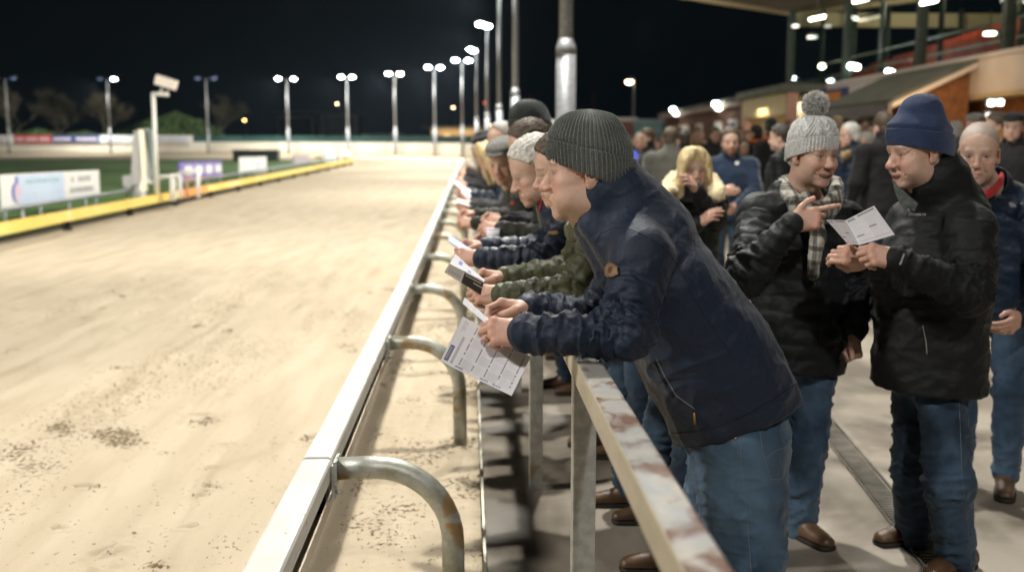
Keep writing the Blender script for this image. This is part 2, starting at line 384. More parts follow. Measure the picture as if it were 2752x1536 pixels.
# slot drain
M_drain = mat('drain_grate_iron', (.15, .135, .11), (.22, .20, .165), .8, .1, nscale=12)
dr = MB()
def dx(Y): return 2.19 + (Y - 6.1) * (.22 / 1.65)
Y = 2.0
while Y < 11:
    ang = math.atan(.22 / 1.65); dr.box((dx(Y), Y, G(dx(Y), Y) + .006), (.105, .017, .014), Matrix.Rotation(-ang, 3, 'Z')); Y += .032
for s in (-1, 1):
    dr.tube([(dx(2) + s * .068, 2, .014), (dx(7) + s * .068, 7, .014), (dx(11) + s * .068, 11, G(dx(11), 11) + .014)], .007, 6)
dr.obj('slot_drain', M_drain, label='dark slotted iron drain running across the beige concrete terrace floor', cat='drain')
# kerb of thin steel between the sand strip and the terrace
k = MB(); k.bx(.046, .058, -2, 8, -.05, .055); k.obj('kerb', mat('kerb_steel', (.45, .42, .33), (.55, .52, .42), .5, .4, nscale=20), kind='structure')
k = MB()
for a_, b_ in ((8, 20), (20, 40), (40, 66)):
    za, zb = G(0, a_), G(0, b_); k.add([(.046, a_, za - .1), (.058, a_, za - .1), (.058, a_, za + .055), (.046, a_, za + .055), (.046, b_, zb - .1), (.058, b_, zb - .1), (.058, b_, zb + .055), (.046, b_, zb + .055)],
        [(0, 1, 2, 3), (7, 6, 5, 4), (0, 3, 7, 4), (1, 5, 6, 2), (3, 2, 6, 7)])
k.obj('kerb', MATS['kerb_steel'], kind='structure')

# ================================================================== TRACKSIDE RAIL WITH HOOP POSTS
rail = thing('track_rail', 'long white box-section track rail on bent galvanised hoop posts beside the sand', 'rail', (-.52, 3, 0))
def zr(Y): return G(0, Y) * .55   # the rail climbs gently with the ground
yy = [-1] + [h for h in HOOPY if h > 0]
for a_, b_ in zip(yy[:-1], yy[1:]):
    a_ += .012; b_ -= .012; za, zb = zr(a_), zr(b_)
    m = MB()
    n = 1; bv = .012
    prof = [(-.575 + bv, .62), (-.475 - bv, .62), (-.475 - .004, .617), (-.475, .62 - bv), (-.475, .552), (-.575, .552), (-.575, .62 - bv), (-.571, .617)]
    vs = [(x, a_, z + za) for x, z in prof] + [(x, b_, z + zb) for x, z in prof]; q = len(prof)
    m.add(vs, [tuple(range(q)), tuple(range(q, 2 * q))[::-1]] + [(i, i + q, (i + 1) % q + q, (i + 1) % q) for i in range(q)])
    part('rail_section', m, M_white, rail)
m = MB(); m.mi
for a_, b_ in ((-1, 20), (20, 45), (45, 74)):
    za, zb = zr(a_), zr(b_)
    for (x0, x1, z0, z1) in ((-.548, -.542, .43, .552), (-.548, -.478, .43, .436), (-.484, -.478, .436, .476)):
        m.add([(x0, a_, z0 + za), (x1, a_, z0 + za), (x1, a_, z1 + za), (x0, a_, z1 + za), (x0, b_, z0 + zb), (x1, b_, z0 + zb), (x1, b_, z1 + zb), (x0, b_, z1 + zb)],
              [(0, 1, 2, 3), (7, 6, 5, 4), (0, 3, 7, 4), (1, 5, 6, 2), (3, 2, 6, 7), (0, 4, 5, 1)])
part('lower_channel', m, mat('channel_steel', (.50, .42, .32), (.62, .55, .45), .5, .2, nscale=10, stretch=(1, .3, 1), c3=(.28, .17, .09), c3t=.6, c3scale=7), rail)
for i, hy in enumerate([h for h in HOOPY if h < 74]):
    z0 = zr(hy); n = 14 if i < 6 else 8; seg = 10 if i < 6 else 5
    pts = [(-.455, hy, .583 + z0), (-.33, hy, .585 + z0)]
    for s in range(1, seg + 1):
        a = PI / 2 * s / seg; pts.append((-.33 + .265 * math.sin(a), hy, .585 + z0 - .265 * (1 - math.cos(a))))
    pts.append((-.062, hy, G(0, hy) - .05))
    m = MB(); m.tube(pts, .039, n); p = part('post', m, M_hoop, rail)
    if i < 8:
        m = MB(); m.bx(-.473, -.463, hy - .032, hy + .032, .475 + z0, .60 + z0, .002); m.bx(-.463, -.452, hy - .05, hy + .05, .54 + z0, .62 + z0)
        part('bracket', m, M_galv, rail)
        m = MB(); m.ellip((-.452, hy - .004, .50 + z0), (.012, .010, .010), 8); part('bolt', m, M_galv, rail)
        m = MB(); m.bx(-.536, -.484, hy - .085, hy + .01, .44 + z0, .548 + z0); part('joint_block', m, M_darkm, rail)

# ================================================================== NEAR CROWD BARRIER
bar = thing('crowd_barrier', 'rusty galvanised square-section crowd barrier the men lean on', 'barrier', (.315, 2.7, 0))
bv = .007
prof = [(.281 + bv, 1.1), (.349 - bv, 1.1), (.349 - .002, 1.098), (.349, 1.1 - bv), (.349, 1.032), (.281, 1.032), (.281, 1.1 - bv), (.283, 1.098)]
m = MB(); q = len(prof)
Ys = [-.6] + list(np.linspace(.2, 6, 30)) + [14, 30, 60]
vs = [(x, y, z + max(0, G(0, y) * .7)) for y in Ys for x, z in prof]
fs = [tuple(range(q))]
for s in range(len(Ys) - 1):
    for i in range(q): fs.append((s * q + i, s * q + q + i, s * q + q + (i + 1) % q, s * q + (i + 1) % q))
m.add(vs, fs)
for i in range(len(m.f)):
    c = sum((Vector(m.v[j]) for j in m.f[i]), Vector()) / len(m.f[i])
    m.mi[i] = 1 if c.x < .2825 and c.z < 1.2 else 0
part('top_rail', m, [M_rustrail, M_creamrail], bar)
for i, py in enumerate([.7 + 2.0 * k for k in range(0, 28)]):
    m = MB(); z0 = G(.3, py); m.bx(.283, .347, py - .034, py + .034, z0 - .02, 1.031 + G(0, py) * .7, .004)
    part('post', m, M_galv, bar)
# ================================================================== INFIELD RAILS
def pathz(pts, h): return [(x, y, G(x, y) + h) for x, y in pts]
def inner(off, far=True):
    pts = [(-7.7 - off, Y) for Y in (3, 8, 14, 20, 28, 36, 44, 52, 60, 66)]
    if far:
        for Y in (69, 72, 75, 77.5, 79.5, 81, 82, 82.7, 83): pts.append((float(edge_right(Y)) + .3 - off, Y + off * .0))
        pts += [(-40, 83.1), (-60, 83.2), (-100, 83.2)]
    return pts
yr = thing('inside_rail', 'low yellow padded rail along the inside edge of the sand track', 'rail', (-7.7, 17, .2))
ip = inner(0)
def lerp_path(pts, s0, s1):
    return [p for p in pts if s0 <= p[1] <= s1]
def box_path(pts, w, h, zoff):
    m = MB(); vs = []
    for i, (x, y) in enumerate(pts):
        a = Vector(pts[max(i - 1, 0)]); b = Vector(pts[min(i + 1, len(pts) - 1)]); t = (b - a).normalized(); nn = Vector((-t.y, t.x)) * w / 2
        z = G(x, y) + zoff
        vs += [(x - nn.x, y - nn.y, z), (x + nn.x, y + nn.y, z), (x + nn.x * .75, y + nn.y * .75, z + h), (x - nn.x * .75, y - nn.y * .75, z + h)]
    n = len(pts); fs = [(0, 1, 2, 3), tuple(range(4 * n - 4, 4 * n))[::-1]]
    for i in range(n - 1):
        for k in range(4): fs.append((4 * i + k, 4 * i + 4 + k, 4 * i + 4 + (k + 1) % 4, 4 * i + (k + 1) % 4))
    return m.add(vs, fs)
oy0, oy1 = 26.6, 30.2
seg = [(-7.7, 3), (-7.7, 12), (-7.7, 19), (-7.7, oy0)]
part('rail_cover', box_path(seg, .26, .17, .20), M_yellow, yr)
part('rail_cover', box_path([(-7.7, oy0 + .02), (-7.7, 28), (-7.7, oy1 - .9)], .27, .175, .198), M_orange, yr, label='short orange stretch of the rail cover')
part('rail_cover', box_path([(-7.7, oy1 - .88), (-7.7, 36), (-7.7, 44), (-7.7, 52), (-7.7, 60), (-7.7, 66)] + [p for p in ip if 66 < p[1] < 76], .26, .17, .20), M_yellow, yr)
part('rail_cover', box_path([p for p in ip if p[1] > 76], .14, .07, .45), M_wallw, yr, label='thin pale rail round the far bend')
for i in range(18):
    Y = 5.2 + i * 3.55; m = MB(); m.bx(-7.78, -7.64, Y - .07, Y + .07, G(-7.7, Y) - .05, G(-7.7, Y) + .24)
    part('post', m, M_darkm, yr)
m = MB(); m.tube([(-7.72, 3, .1), (-7.72, 8, .1), (-7.72, 66, G(0, 66) + .1)], .04, 6); part('base_rail', m, M_darkm, yr)
for s, (a0, a1, lab) in enumerate(((3, 26.4, 'grey tubular handrail behind the yellow rail, near part ending at the finish mast'), (30.4, 70, 'grey tubular handrail behind the yellow rail, far part beyond the white gate'))):
    o = thing('handrail', lab, 'rail', (-8.4, (a0 + a1) / 2, .3), group='grey handrails inside the track')
    ys_ = np.linspace(a0, a1, 8); m = MB()
    m.tube([(-8.4, y, G(-8.4, y) + .47) for y in ys_], .042, 8); part('handrail_tube', m, M_galvp, o)
    for y in np.arange(a0 + .6, a1, 3.1):
        m = MB(); m.tube([(-8.4, y, G(0, y) - .03), (-8.4, y, G(0, y) + .45)], .03, 6); part('post', m, M_galvp, o)

# ---------------------------------------------------------------- boards by the infield
M_bw = mat('board_white', (.80, .78, .76), (.85, .83, .81), .5, nscale=.8)
M_bblue = mat('board_pale_blue', (.52, .62, .80), (.60, .70, .86), .5, nscale=.8)
M_bpurp = mat('board_purple', (.16, .12, .42), (.20, .16, .48), .5, nscale=1.5)
M_bred = mat('board_red', (.62, .06, .04), (.66, .09, .06), .5, nscale=1)
M_bnavy = mat('board_navy', (.03, .05, .20), (.05, .07, .24), .5, nscale=1)
M_ink = mat('grey_print', (.42, .41, .42), rough=.6)
M_inkb = mat('blue_print', (.10, .16, .55), rough=.6)
M_inkp = mat('pale_print', (.62, .60, .72), rough=.6)
M_pinkb = mat('pink_print', (.70, .50, .62), rough=.6)
M_teal = mat('teal_print', (.30, .48, .52), rough=.6)
def board(name, x, y0, y1, z0, z1, m, label, marks=(), edge=True, legs=True, cat='board', group='advertising boards along the infield rail'):
    o = thing(name, label, cat, (x, (y0 + y1) / 2, z0), group=group)
    b = MB(); b.bx(x - .03, x + .03, y0, y1, z0, z1, .01); part('panel', b, m, o)
    L = y1 - y0; H = z1 - z0
    for (u0, u1, v0, v1, mm, nm) in marks:
        b = MB(); b.bx(x + .028, x + .036, y0 + u0 * L, y0 + u1 * L, z0 + v0 * H, z0 + v1 * H); part(nm, b, mm, o)
    if legs:
        for u in (.03, .35, .65, .97):
            b = MB(); b.tube([(x - .03, y0 + u * L, G(x, y0) - .05), (x - .03, y0 + u * L, z0 + .1)], .035, 6); part('leg', b, M_galvp, o)
    return o
rr = random.Random(3)
def smudge(u0, u1, v0, v1, mm, n):   # a line of small print
    out = []; u = u0; wd = (u1 - u0) / n
    for i in range(n):
        if rr.random() < .9: out.append((u, u + wd * rr.uniform(.5, .82), v0 + rr.uniform(0, .02), v1 - rr.uniform(0, .03), mm, 'lettering'))
        u += wd
    return out
o = board('advertising_board', -8.9, 19.4, 24.4, .59, 1.22, M_bw, 'largest advertising board, pale blue left half with a blue figure and white right half',
      [(.135, .575, .05, .97, M_bblue, 'blue_field')] )
def disc(o, x, y, z, ry, rz, m, nm):
    b = MB(); n = 20
    vs = [(x, y + ry * math.cos(2 * PI * k / n), z + rz * math.sin(2 * PI * k / n)) for k in range(n)]
    b.add(vs + [(x - .01, v[1], v[2]) for v in vs], [tuple(range(n)), tuple(range(n, 2 * n))[::-1]] + [(k, k + n, (k + 1) % n + n, (k + 1) % n) for k in range(n)])
    part(nm, b, m, o)
disc(o, -8.862, 19.95, .86, .20, .20, M_inkb, 'emblem'); disc(o, -8.858, 20.0, .84, .15, .20, M_pinkb, 'emblem'); disc(o, -8.854, 20.02, .72, .12, .10, M_inkp, 'emblem'); disc(o, -8.858, 19.98, 1.10, .05, .08, M_inkb, 'emblem')
for (u0, u1, v0, v1, mm, n) in ((.2, .53, .68, .82, M_teal, 9), (.2, .53, .30, .38, M_inkp, 12), (.2, .5, .18, .23, M_inkp, 14), (.66, .89, .62, .82, M_ink, 6), (.64, .92, .24, .44, M_ink, 9)):
    for s in smudge(u0, u1, v0, v1, mm, n):
        b = MB(); L, H = 5., .63
        b.bx(-8.866, -8.858, 19.4 + s[0] * L, 19.4 + s[1] * L, .59 + s[2] * H, .59 + s[3] * H); part('lettering', b, mm, o)
board('advertising_board', -8.9, 31.1, 36.3, .72, 1.33, M_bpurp, 'purple advertising board with four white panels and orange feet',
      [(.10 + .24 * i, .27 + .24 * i, .34, .80, M_bw, 'white_panel') for i in range(4)] + [(.08 + .24 * i, .29 + .24 * i, .03, .18, M_orange, 'orange_panel') for i in range(4)])
board('advertising_board', -8.9, 39.2, 44.3, .80, 1.44, M_bw, 'plain white advertising board standing right of the purple one', [(.55, .72, .3, .7, M_inkp, 'emblem')])
board('advertising_board', -8.9, 51, 56, 1.03, 1.50, mat('board_mauve', (.38, .30, .36), (.44, .36, .42), .6), 'small mauve advertising board right of the white one', [(.1, .9, .3, .6, M_ink, 'print')])
board('advertising_board', -8.9, 61.8, 67.6, 1.05, 1.72, mat('board_ice', (.55, .66, .72), (.62, .72, .78), .6), 'pale ice blue advertising board near the far end of the yellow rail', [(.2, .8, .3, .6, M_bw, 'print')])
board('advertising_board', -8.9, 69, 76, 1.0, 1.75, mat('board_cream', (.75, .64, .56), (.80, .70, .62), .6), 'cream advertising board farthest along the yellow rail', [(.4, .8, .2, .8, M_bw, 'print')])
o = thing('equipment_box', 'dark green box standing on the infield grass by the far bend', 'box', (-16, 76, G(0, 76)))
b = MB(); b.bx(-17.6, -14.3, 75.5, 76.6, G(0, 76), G(0, 76) + .75, .05); part('body', b, M_green, o)
b = MB(); b.bx(-17.7, -14.2, 75.4, 76.7, G(0, 76) + .75, G(0, 76) + .85, .02); part('lid', b, M_green, o)

# ---------------------------------------------------------------- finish structure with camera mast
M_grp = mat('grey_panel', (.44, .43, .42), (.52, .51, .50), .6, nscale=1)
M_grt = mat('green_grey_panel', (.16, .22, .20), (.24, .30, .28), .6, nscale=1)
Yf = 25.2
def P(dx_, dy_, Y=Yf): return atY(dx_, dy_, Y)
def strip(m, pts, th=.05):   # convex outline given as survey points, extruded in depth
    a = [P(*p) for p in pts]; n = len(a); vs = a + [v + Vector((0, th, 0)) for v in a]
    m.add(vs, [tuple(range(n)), tuple(range(n, 2 * n))[::-1]] + [(k, k + n, (k + 1) % n + n, (k + 1) % n) for k in range(n)]); return m
o = thing('finish_line_post', 'tall grey and white finish line post with a bright edge strip inside the rail', 'post', tuple(P(362, 500)))
part('side_panel', strip(MB(), [(336, 330), (349, 327), (358, 455), (352, 462), (333, 466), (328, 460)], .5), M_grp, o)
part('edge_strip', strip(MB(), [(348, 326), (362, 326), (366, 480), (352, 482)], .16), mat('self_lit_strip', (.85, .78, .60), (.9, .84, .68), .4, emit=.35, ecol=(1, .9, .62)), o)  # slight emission stands in for lamp light reflected by the strip
part('post', strip(MB(), [(354, 480), (364, 480), (364, 506), (354, 506)], .12), M_whitep, o)
part('post', strip(MB(), [(340, 466), (350, 466), (350, 506), (340, 506)], .12), M_grp, o)
part('leaning_panel', strip(MB(), [(362, 324), (380, 328), (398, 462), (384, 464)], .2), M_grt, o)
part('panel_edge', strip(MB(), [(362, 322), (368, 322), (385, 464), (379, 464)], .24), M_grp, o)
part('cross_brace', strip(MB(), [(366, 447), (386, 447), (386, 461), (366, 461)], .1), M_whitep, o)
o = thing('camera_mast', 'slim white mast carrying a surveillance camera above the infield', 'mast', tuple(P(396, 500)))
m = MB(); m.tube([P(396, 506), P(385, 236)], [.06, .05], 10); part('mast_tube', m, M_whitep, o)
m = MB(); m.tube([P(381, 237), P(405, 237), P(424, 238)], .05, 8); part('arm', m, M_whitep, o)
m = MB(); c = P(418, 208); m.box(c, (.50, .24, .24), Matrix.Rotation(math.radians(17), 3, 'Y'), .03); part('camera_body', m, mat('camera_beige', (.74, .64, .56), (.8, .7, .62), .5), o)
m = MB(); m.tube([P(408, 222), P(402, 237)], .04, 8); m.tube([P(423, 226), P(421, 237)], .03, 8); part('bracket', m, M_grp, o)
m = MB(); m.tube([P(436, 214), P(441, 216)], .10, 12); part('lens', m, M_dark, o)
o = thing('control_box', 'small grey control box on a post on the grass left of the finish line post', 'box', tuple(P(322, 500)))
part('body', strip(MB(), [(308, 442), (330, 440), (330, 472), (309, 474)], .3), M_grp, o)
m = MB(); m.tube([P(320, 505), P(320, 470)], .04, 8); part('post', m, M_grp, o)
o = thing('bollard', 'short white post between the finish line post and the white gate', 'post', tuple(P(436, 500)))
m = MB(); m.tube([P(436, 505), P(434, 448)], .075, 12); part('post', m, M_whitep, o); m = MB(); m.tube([P(434, 448), P(434, 444)], .082, 12); part('cap', m, M_whitep, o)
o = thing('white_gate', 'small white tubular gate standing behind the orange stretch of rail', 'gate', tuple(P(470, 500)))
for n_, pts in (('post', [P(455, 500), P(452, 433)]), ('top_bar', [P(452, 434), P(500, 430)]), ('post', [P(500, 498), P(498, 430)]), ('side_bar', [P(400, 446), P(452, 440)])):
    m = MB(); m.tube(pts, .048, 8); part(n_, m, M_whitep, o)
m = MB(); m.tube([P(471, 500), P(469, 442)], .035, 8); part('marker_post', m, mat('faded_marker', (.42, .26, .18), rough=.7), o)

# ---------------------------------------------------------------- outer wall and its banners
def wall_pt(s):   # s = x coordinate -> y on the wall
    for (x0, y0), (x1, y1) in zip(WALLP[:-1], WALLP[1:]):
        if x1 <= s <= x0: t = (s - x0) / (x1 - x0); return y0 + (y1 - y0) * t
    return 113
def ribbon(pts, z0, z1, th):
    m = MB(); vs = []
    for i, (x, y) in enumerate(pts):
        a = Vector(pts[max(i - 1, 0)]); b = Vector(pts[min(i + 1, len(pts) - 1)]); t = (b - a).normalized(); nn = Vector((t.y, -t.x)) * th
        z = G(x, y); vs += [(x, y, z + z0), (x + nn.x, y + nn.y, z + z0), (x + nn.x, y + nn.y, z + z1), (x, y, z + z1)]
    n = len(pts); fs = [(0, 1, 2, 3), tuple(range(4 * n - 4, 4 * n))[::-1]]
    for i in range(n - 1):
        for k in range(4): fs.append((4 * i + k, 4 * i + 4 + k, 4 * i + 4 + (k + 1) % 4, 4 * i + (k + 1) % 4))
    return m.add(vs, fs)
o = thing('boundary_wall', 'long white boundary wall curving round the far bend of the track', 'wall', (-20, 109, G(0, 109)))
part('wall_panels', ribbon(WALLP, -.1, 1.2, .14), M_wallw, o)
part('coping', ribbon(WALLP, 1.2, 1.27, .2), M_whitep, o)
part('kickboard', ribbon([(x, y - .03) for x, y in WALLP], -.1, .22, .02), mat('kickboard', (.55, .47, .34), (.6, .52, .38), .7), o)
def banner(x0, x1, m, label, marks):
    xs_ = np.linspace(x0, x1, 6); pts = [(x, wall_pt(x) - .22) for x in xs_]
    o = thing('banner', label, 'banner', (x1, pts[-1][1], 2.6), group='advertising banners on top of the far wall')
    part('sheet', ribbon(pts, 1.18, 1.98, .05), m, o)
    for (u0, u1, v0, v1, mm) in marks:
        q = [(x, wall_pt(x) - .28) for x in np.linspace(x0 + (x1 - x0) * u0, x0 + (x1 - x0) * u1, 3)]
        part('lettering', ribbon(q, 1.18 + .8 * v0, 1.18 + .8 * v1, .02), mm, o)
def bxs(px, Y=113): return (px - 1262) / 2675.6 * Y
banner(bxs(78), bxs(-140), M_bw, 'white banner at the far left end of the wall', [(.1, .3, .3, .7, M_inkp), (.45, .5, .2, .8, M_ink), (.7, .9, .3, .6, M_inkp)][:2])
banner(bxs(174), bxs(78.6), M_bred, 'red banner with pale lettering on the far wall', [(.05, .33, .25, .7, M_pinkb), (.38, .70, .25, .7, M_pinkb), (.75, .95, .25, .7, M_pinkb)])
banner(bxs(230), bxs(174.6), M_bnavy, 'navy banner next to the red one on the far wall', [(.08, .92, .3, .7, M_inkp)])
banner(bxs(299), bxs(230.6), M_bnavy, 'right-hand navy banner, beside the pale blue banner', [(.08, .9, .3, .7, M_inkp)])
banner(bxs(430), bxs(299.6), mat('banner_ice', (.66, .74, .78), (.72, .79, .82), .6), 'pale blue banner directly right of the navy banners', [(.55, .9, .25, .6, M_inkp)])
banner(bxs(545), bxs(430.6), M_bw, 'white banner at the right end of the banner row', [(.1, .9, .3, .7, M_bblue)])
o = thing('boundary_fence', 'dark teal screen fence behind the far wall', 'fence', (-20, 116, 1.5))
part('screen', ribbon([(2, 92), (-2, 99), (-8, 106), (-16, 112), (-26, 116), (-60, 118), (-140, 118)], -.1, 1.95, .08), mat('teal_screen', (.03, .085, .075), (.04, .11, .10), .7, nscale=.5), o)

# ---------------------------------------------------------------- floodlight masts
LAMPS = []
def mast(x, y, ztop, label, lens=(1, 1), heads=((-.55, -.1), (.55, .1)), r=.15, big=1., col=None, lean=0):
    z0 = G(x, y) if y > 20 or x < 1 else G(x, y)
    o = thing('floodlight_mast', label, 'floodlight', (x, y, z0), group='floodlight masts round the track')
    m = MB(); zc = z0 + 3.05 if y < 80 else z0 + 2.6
    m.tube([(x, y, z0 - .05), (x, y, zc)], [r * 1.04, r], 16); part('lower_pole', m, M_galvp, o)
    m = MB(); m.tube([(x, y, zc - .02), (x, y, zc + .08), (x, y, zc + .22)], [r * 1.06, r * 1.02, r * .72], 16); part('collar', m, M_galvp, o)
    m = MB(); m.tube([(x, y, zc + .18), (x, y, ztop - .1)], [r * .70, r * .55], 14); part('upper_pole', m, M_galvp, o)
    m = MB(); m.tube([(x + heads[0][0], y + heads[0][1], ztop - .12), (x + heads[1][0], y + heads[1][1], ztop - .12)], .05, 8); part('cross_arm', m, M_housing, o)
    for (hx, hy), on in zip(heads, lens):
        hx *= 1; c = Vector((x + hx, y + hy, ztop))
        tilt = Matrix.Rotation(math.radians(18), 3, 'X')
        m = MB(); m.box(c + Vector((0, 0, .10)), (.62 * big, .50, .14), tilt, .04); h = part('lamp_head', m, M_housing, o)
        m = MB(); m.ellip(c - Vector((0, .06, .03)), (.28 * big, .22, .15), 14)
        part('lens', m, {0: M_lampoff, 1: M_lampw, 2: M_lampg, 3: mat('floodlight_lens_warm', (1, 1, 1), emit=80, ecol=(1., .92, .74))}[on], h)
    LAMPS.append((x, y, ztop, sum(1 for q in lens if q)))
    return o
mast(1.50, 15.7, 9.6, 'nearest and thickest floodlight mast, behind the grey ribbed beanie', r=.152)
mast(1.42, 31.2, 9.6, 'second nearest floodlight mast in the row on the terrace', r=.140)
mast(1.38, 46.5, 9.25, 'floodlight mast whose greenish lamp touches the top edge of the photo', lens=(2, 2), heads=((-.38, -.3), (.0, .3)), r=.15)
mast(1.10, 62, 9.3, 'floodlight mast with stacked lamps just under the one at the top edge', heads=((-.40, -.5), (-.0, .5)), r=.15)
mast(.55, 76.5, 9.25, 'floodlight mast with two lamps close together, lowest in the terrace row', heads=((-.42, -.5), (-.2, .5)), r=.15)
mast(-.6, 86, 9.35, 'floodlight mast standing where the crowd rail meets the far bend')
mast(-3.15, 92, 9.25, 'floodlight mast in front of the lit cream building', r=.16)
mast(-7.2, 98.2, 9.15, 'floodlight mast with an orange tinged lamp above the white cabin', lens=(1, 3), r=.16)
mast(-12.4, 103.4, 9.2, 'floodlight mast next right of the one with the blue halo', r=.16)
mast(-19.2, 107.6, 9.3, 'leftmost brightly lit floodlight mast', heads=((-.85, -.1), (.75, .1)), r=.16)
mast(-27.8, 108.3, 9.35, 'unlit floodlight mast between the camera mast and the lit ones', lens=(0, 0), heads=((-.85, 0), (.85, 0)), r=.14)
mast(-38.2, 108.8, 9.3, 'floodlight mast with only its right lamp lit', lens=(0, 1), heads=((-.75, 0), (.75, 0)), r=.13)
mast(-48.8, 108.8, 9.35, 'unlit floodlight mast at the far left of the photo', lens=(0, 0), heads=((-.9, 0), (.9, 0)), r=.14)

# ---------------------------------------------------------------- distant street lamps
def street(dx_, dy_, Y, m, label, arm=0., r=.09, base=None, big=.16):
    p = atY(dx_, dy_, Y); z0 = G(p.x, Y) if base is None else base
    o = thing('street_lamp', label, 'street lamp', (p.x + arm, Y, z0), group='distant street lamps')
    b = MB(); b.tube([(p.x + arm, Y, z0), (p.x + arm, Y, p.z + .12), (p.x + arm * .5, Y, p.z + .22), (p.x, Y, p.z + .14)], [r, r * .6, r * .5, r * .5], 8); part('pole', b, M_galvp, o)
    b = MB(); b.ellip(p + Vector((0, 0, .08)), (big * 1.5, big * 1.2, big * .6), 10); part('lamp_head', b, M_housing, o)
    b = MB(); b.ellip(p - Vector((0, .05, .02)), (big * 1.2, big, big * .8), 10); part('lens', b, m, o)
street(615, 302, 150, M_lampo, 'orange street lamp low beyond the wall, left of the lit masts', .3)
street(848, 261, 150, M_lampp, 'pale orange street lamp left of the second lit mast', .3)
street(855, 343, 150, M_lampo, 'low orange street lamp just above the far wall', .2, big=.12)
street(1140, 270, 150, M_lampp, 'pale orange street lamp between two lit masts above the cream building', .3)
street(1219, 258, 150, M_lampr, 'dim red lamp behind the terrace row of masts', .1)
street(1583, 205, 62, M_lampp, 'lone street lamp against the black sky above the woman with blonde hair', .32, r=.12, big=.20)
for dx_, y0, y1, Y, lab in ((1492, 233, 300, 120, 'thin reddish pole against the black sky beside the lone street lamp'), (1336, 246, 300, 100, 'thin reddish pole behind the black beanie')):
    a = atY(dx_, y0, Y); o = thing('marker_pole', lab, 'pole', (a.x, Y, G(a.x, Y)))
    b = MB(); b.tube([(a.x, Y, G(a.x, Y)), a], .12, 8); part('pole', b, mat('rusty_pole', (.16, .05, .04), rough=.8), o)
    b = MB(); b.ellip(a, (.16, .16, .2), 8); part('cap', b, MATS['rusty_pole'], o)

# ---------------------------------------------------------------- buildings beyond the bend
def bldg(name, label, cat, a, b_, Y0, Y1, wallm, roofm, over=.3, roofh=.3, wins=(), doors=(), group=None):
    """a=(left, top) b_=(right, bottom) survey points at depth Y0"""
    p = atY(a[0], a[1], Y0); q = atY(b_[0], b_[1], Y0); z0 = G(p.x, Y0) - .1
    o = thing(name, label, cat, ((p.x + q.x) / 2, Y0, z0), group=group)
    m = MB(); m.bx(p.x, q.x, Y0, Y1, z0, p.z - roofh); part('wall', m, wallm, o)
    m = MB(); m.bx(p.x - over, q.x + over, Y0 - over, Y1 + over, p.z - roofh, p.z, .03); part('roof', m, roofm, o)
    W = q.x - p.x; H = p.z - roofh - z0
    for (u0, u1, v0, v1, mm) in wins:
        m = MB(); m.bx(p.x + u0 * W, p.x + u1 * W, Y0 - .05, Y0 - .003, z0 + v0 * H, z0 + v1 * H); w_ = part('window', m, M_whitep if mm is not None else M_dark, o)
        m = MB(); m.bx(p.x + u0 * W + .08, p.x + u1 * W - .08, Y0 - .07, Y0 - .052, z0 + v0 * H + .08, z0 + v1 * H - .08); part('pane', m, mm or M_dark, w_)
    return o
M_warm = mat('lit_window', (1, .8, .5), emit=1.3, ecol=(1., .72, .38))
M_creamd = mat('cream_render', (.42, .33, .20), (.50, .40, .26), .8, nscale=.5)
o = bldg('clubhouse', 'cream flat roofed building with lit windows beyond the bend', 'building', (1084, 317), (1215, 372), 130, 138, M_creamd, M_roofd, 1.2, .35,
     [(.25, .38, .45, .75, M_warm), (.68, .74, .3, .6, M_warm)])
bldg('site_cabin', 'long white cabin with dark windows left of the cream building', 'cabin', (912, 336), (1010, 372), 122, 126, mat('cabin_white', (.30, .31, .29), (.36, .37, .34), .7), M_grp, .1, .2,
     [(.18, .32, .35, .8, M_dark), (.42, .56, .35, .8, M_dark), (.8, .92, .35, .8, M_dark)])
bldg('brick_shed', 'low dark brick shed between the white cabin and the cream building', 'shed', (1012, 342), (1080, 372), 124, 128, mat('dark_brick', (.10, .05, .04), (.13, .065, .05), .9), M_roofd, .1, .2, [(.4, .6, .2, .7, M_dark)])
bldg('scoreboard_building', 'unlit grey scoreboard block behind the leftmost lit mast', 'building', (690, 280), (905, 372), 150, 156, mat('dim_cladding', (.030, .035, .035), (.05, .055, .055), .9, nscale=.2), M_roofd, .1, .3,
     [(.55, .97, .35, .95, mat('dim_panel', (.12, .14, .14), (.16, .18, .18), .8, nscale=.3)), (.04, .45, .3, .9, M_dark)])
bldg('small_hut', 'small pale hut standing behind the teal fence', 'hut', (668, 346), (708, 372), 130, 133, mat('hut_grey', (.14, .145, .14), rough=.8), M_roofd, .1, .15, [(.4, .6, .1, .7, M_dark)])
bldg('brick_pavilion', 'low red brick building with a bright lamp behind the row of masts', 'building', (1322, 300), (1460, 420), 58, 64, mat('red_brick', (.26, .10, .07), (.32, .13, .09), .85, nscale=3), M_roofd, .2, .25, [(.3, .45, .4, .8, M_dark)])
o = thing('wall_lamp', 'round white lamp on the red brick building right of the black beanie', 'lamp', tuple(atY(1375, 312, 57.5)))
m = MB(); m.ellip(atY(1375, 312, 57.5), (.26, .12, .26), 14); part('lens', m, M_lampw, o); m = MB(); p = atY(1375, 312, 57.8); m.tube([p + Vector((0, -.2, 0)), p + Vector((0, .2, 0))], .12, 10); part('bracket', m, M_housing, o)
for k_, (dx_, dy_) in enumerate(((1228, 318), (1246, 326))):
    p = atY(dx_, dy_, 129.6); o = thing('wall_lamp', ('warm lamp on the right side of the cream building wall', 'warm lamp low beside the mast bases')[k_], 'lamp', tuple(p))
    m = MB(); m.ellip(p, (.35, .15, .35), 12); part('lens', m, M_lampp, o); m = MB(); m.ellip(p + Vector((0, .12, .1)), (.4, .12, .4), 12); part('housing', m, M_housing, o)

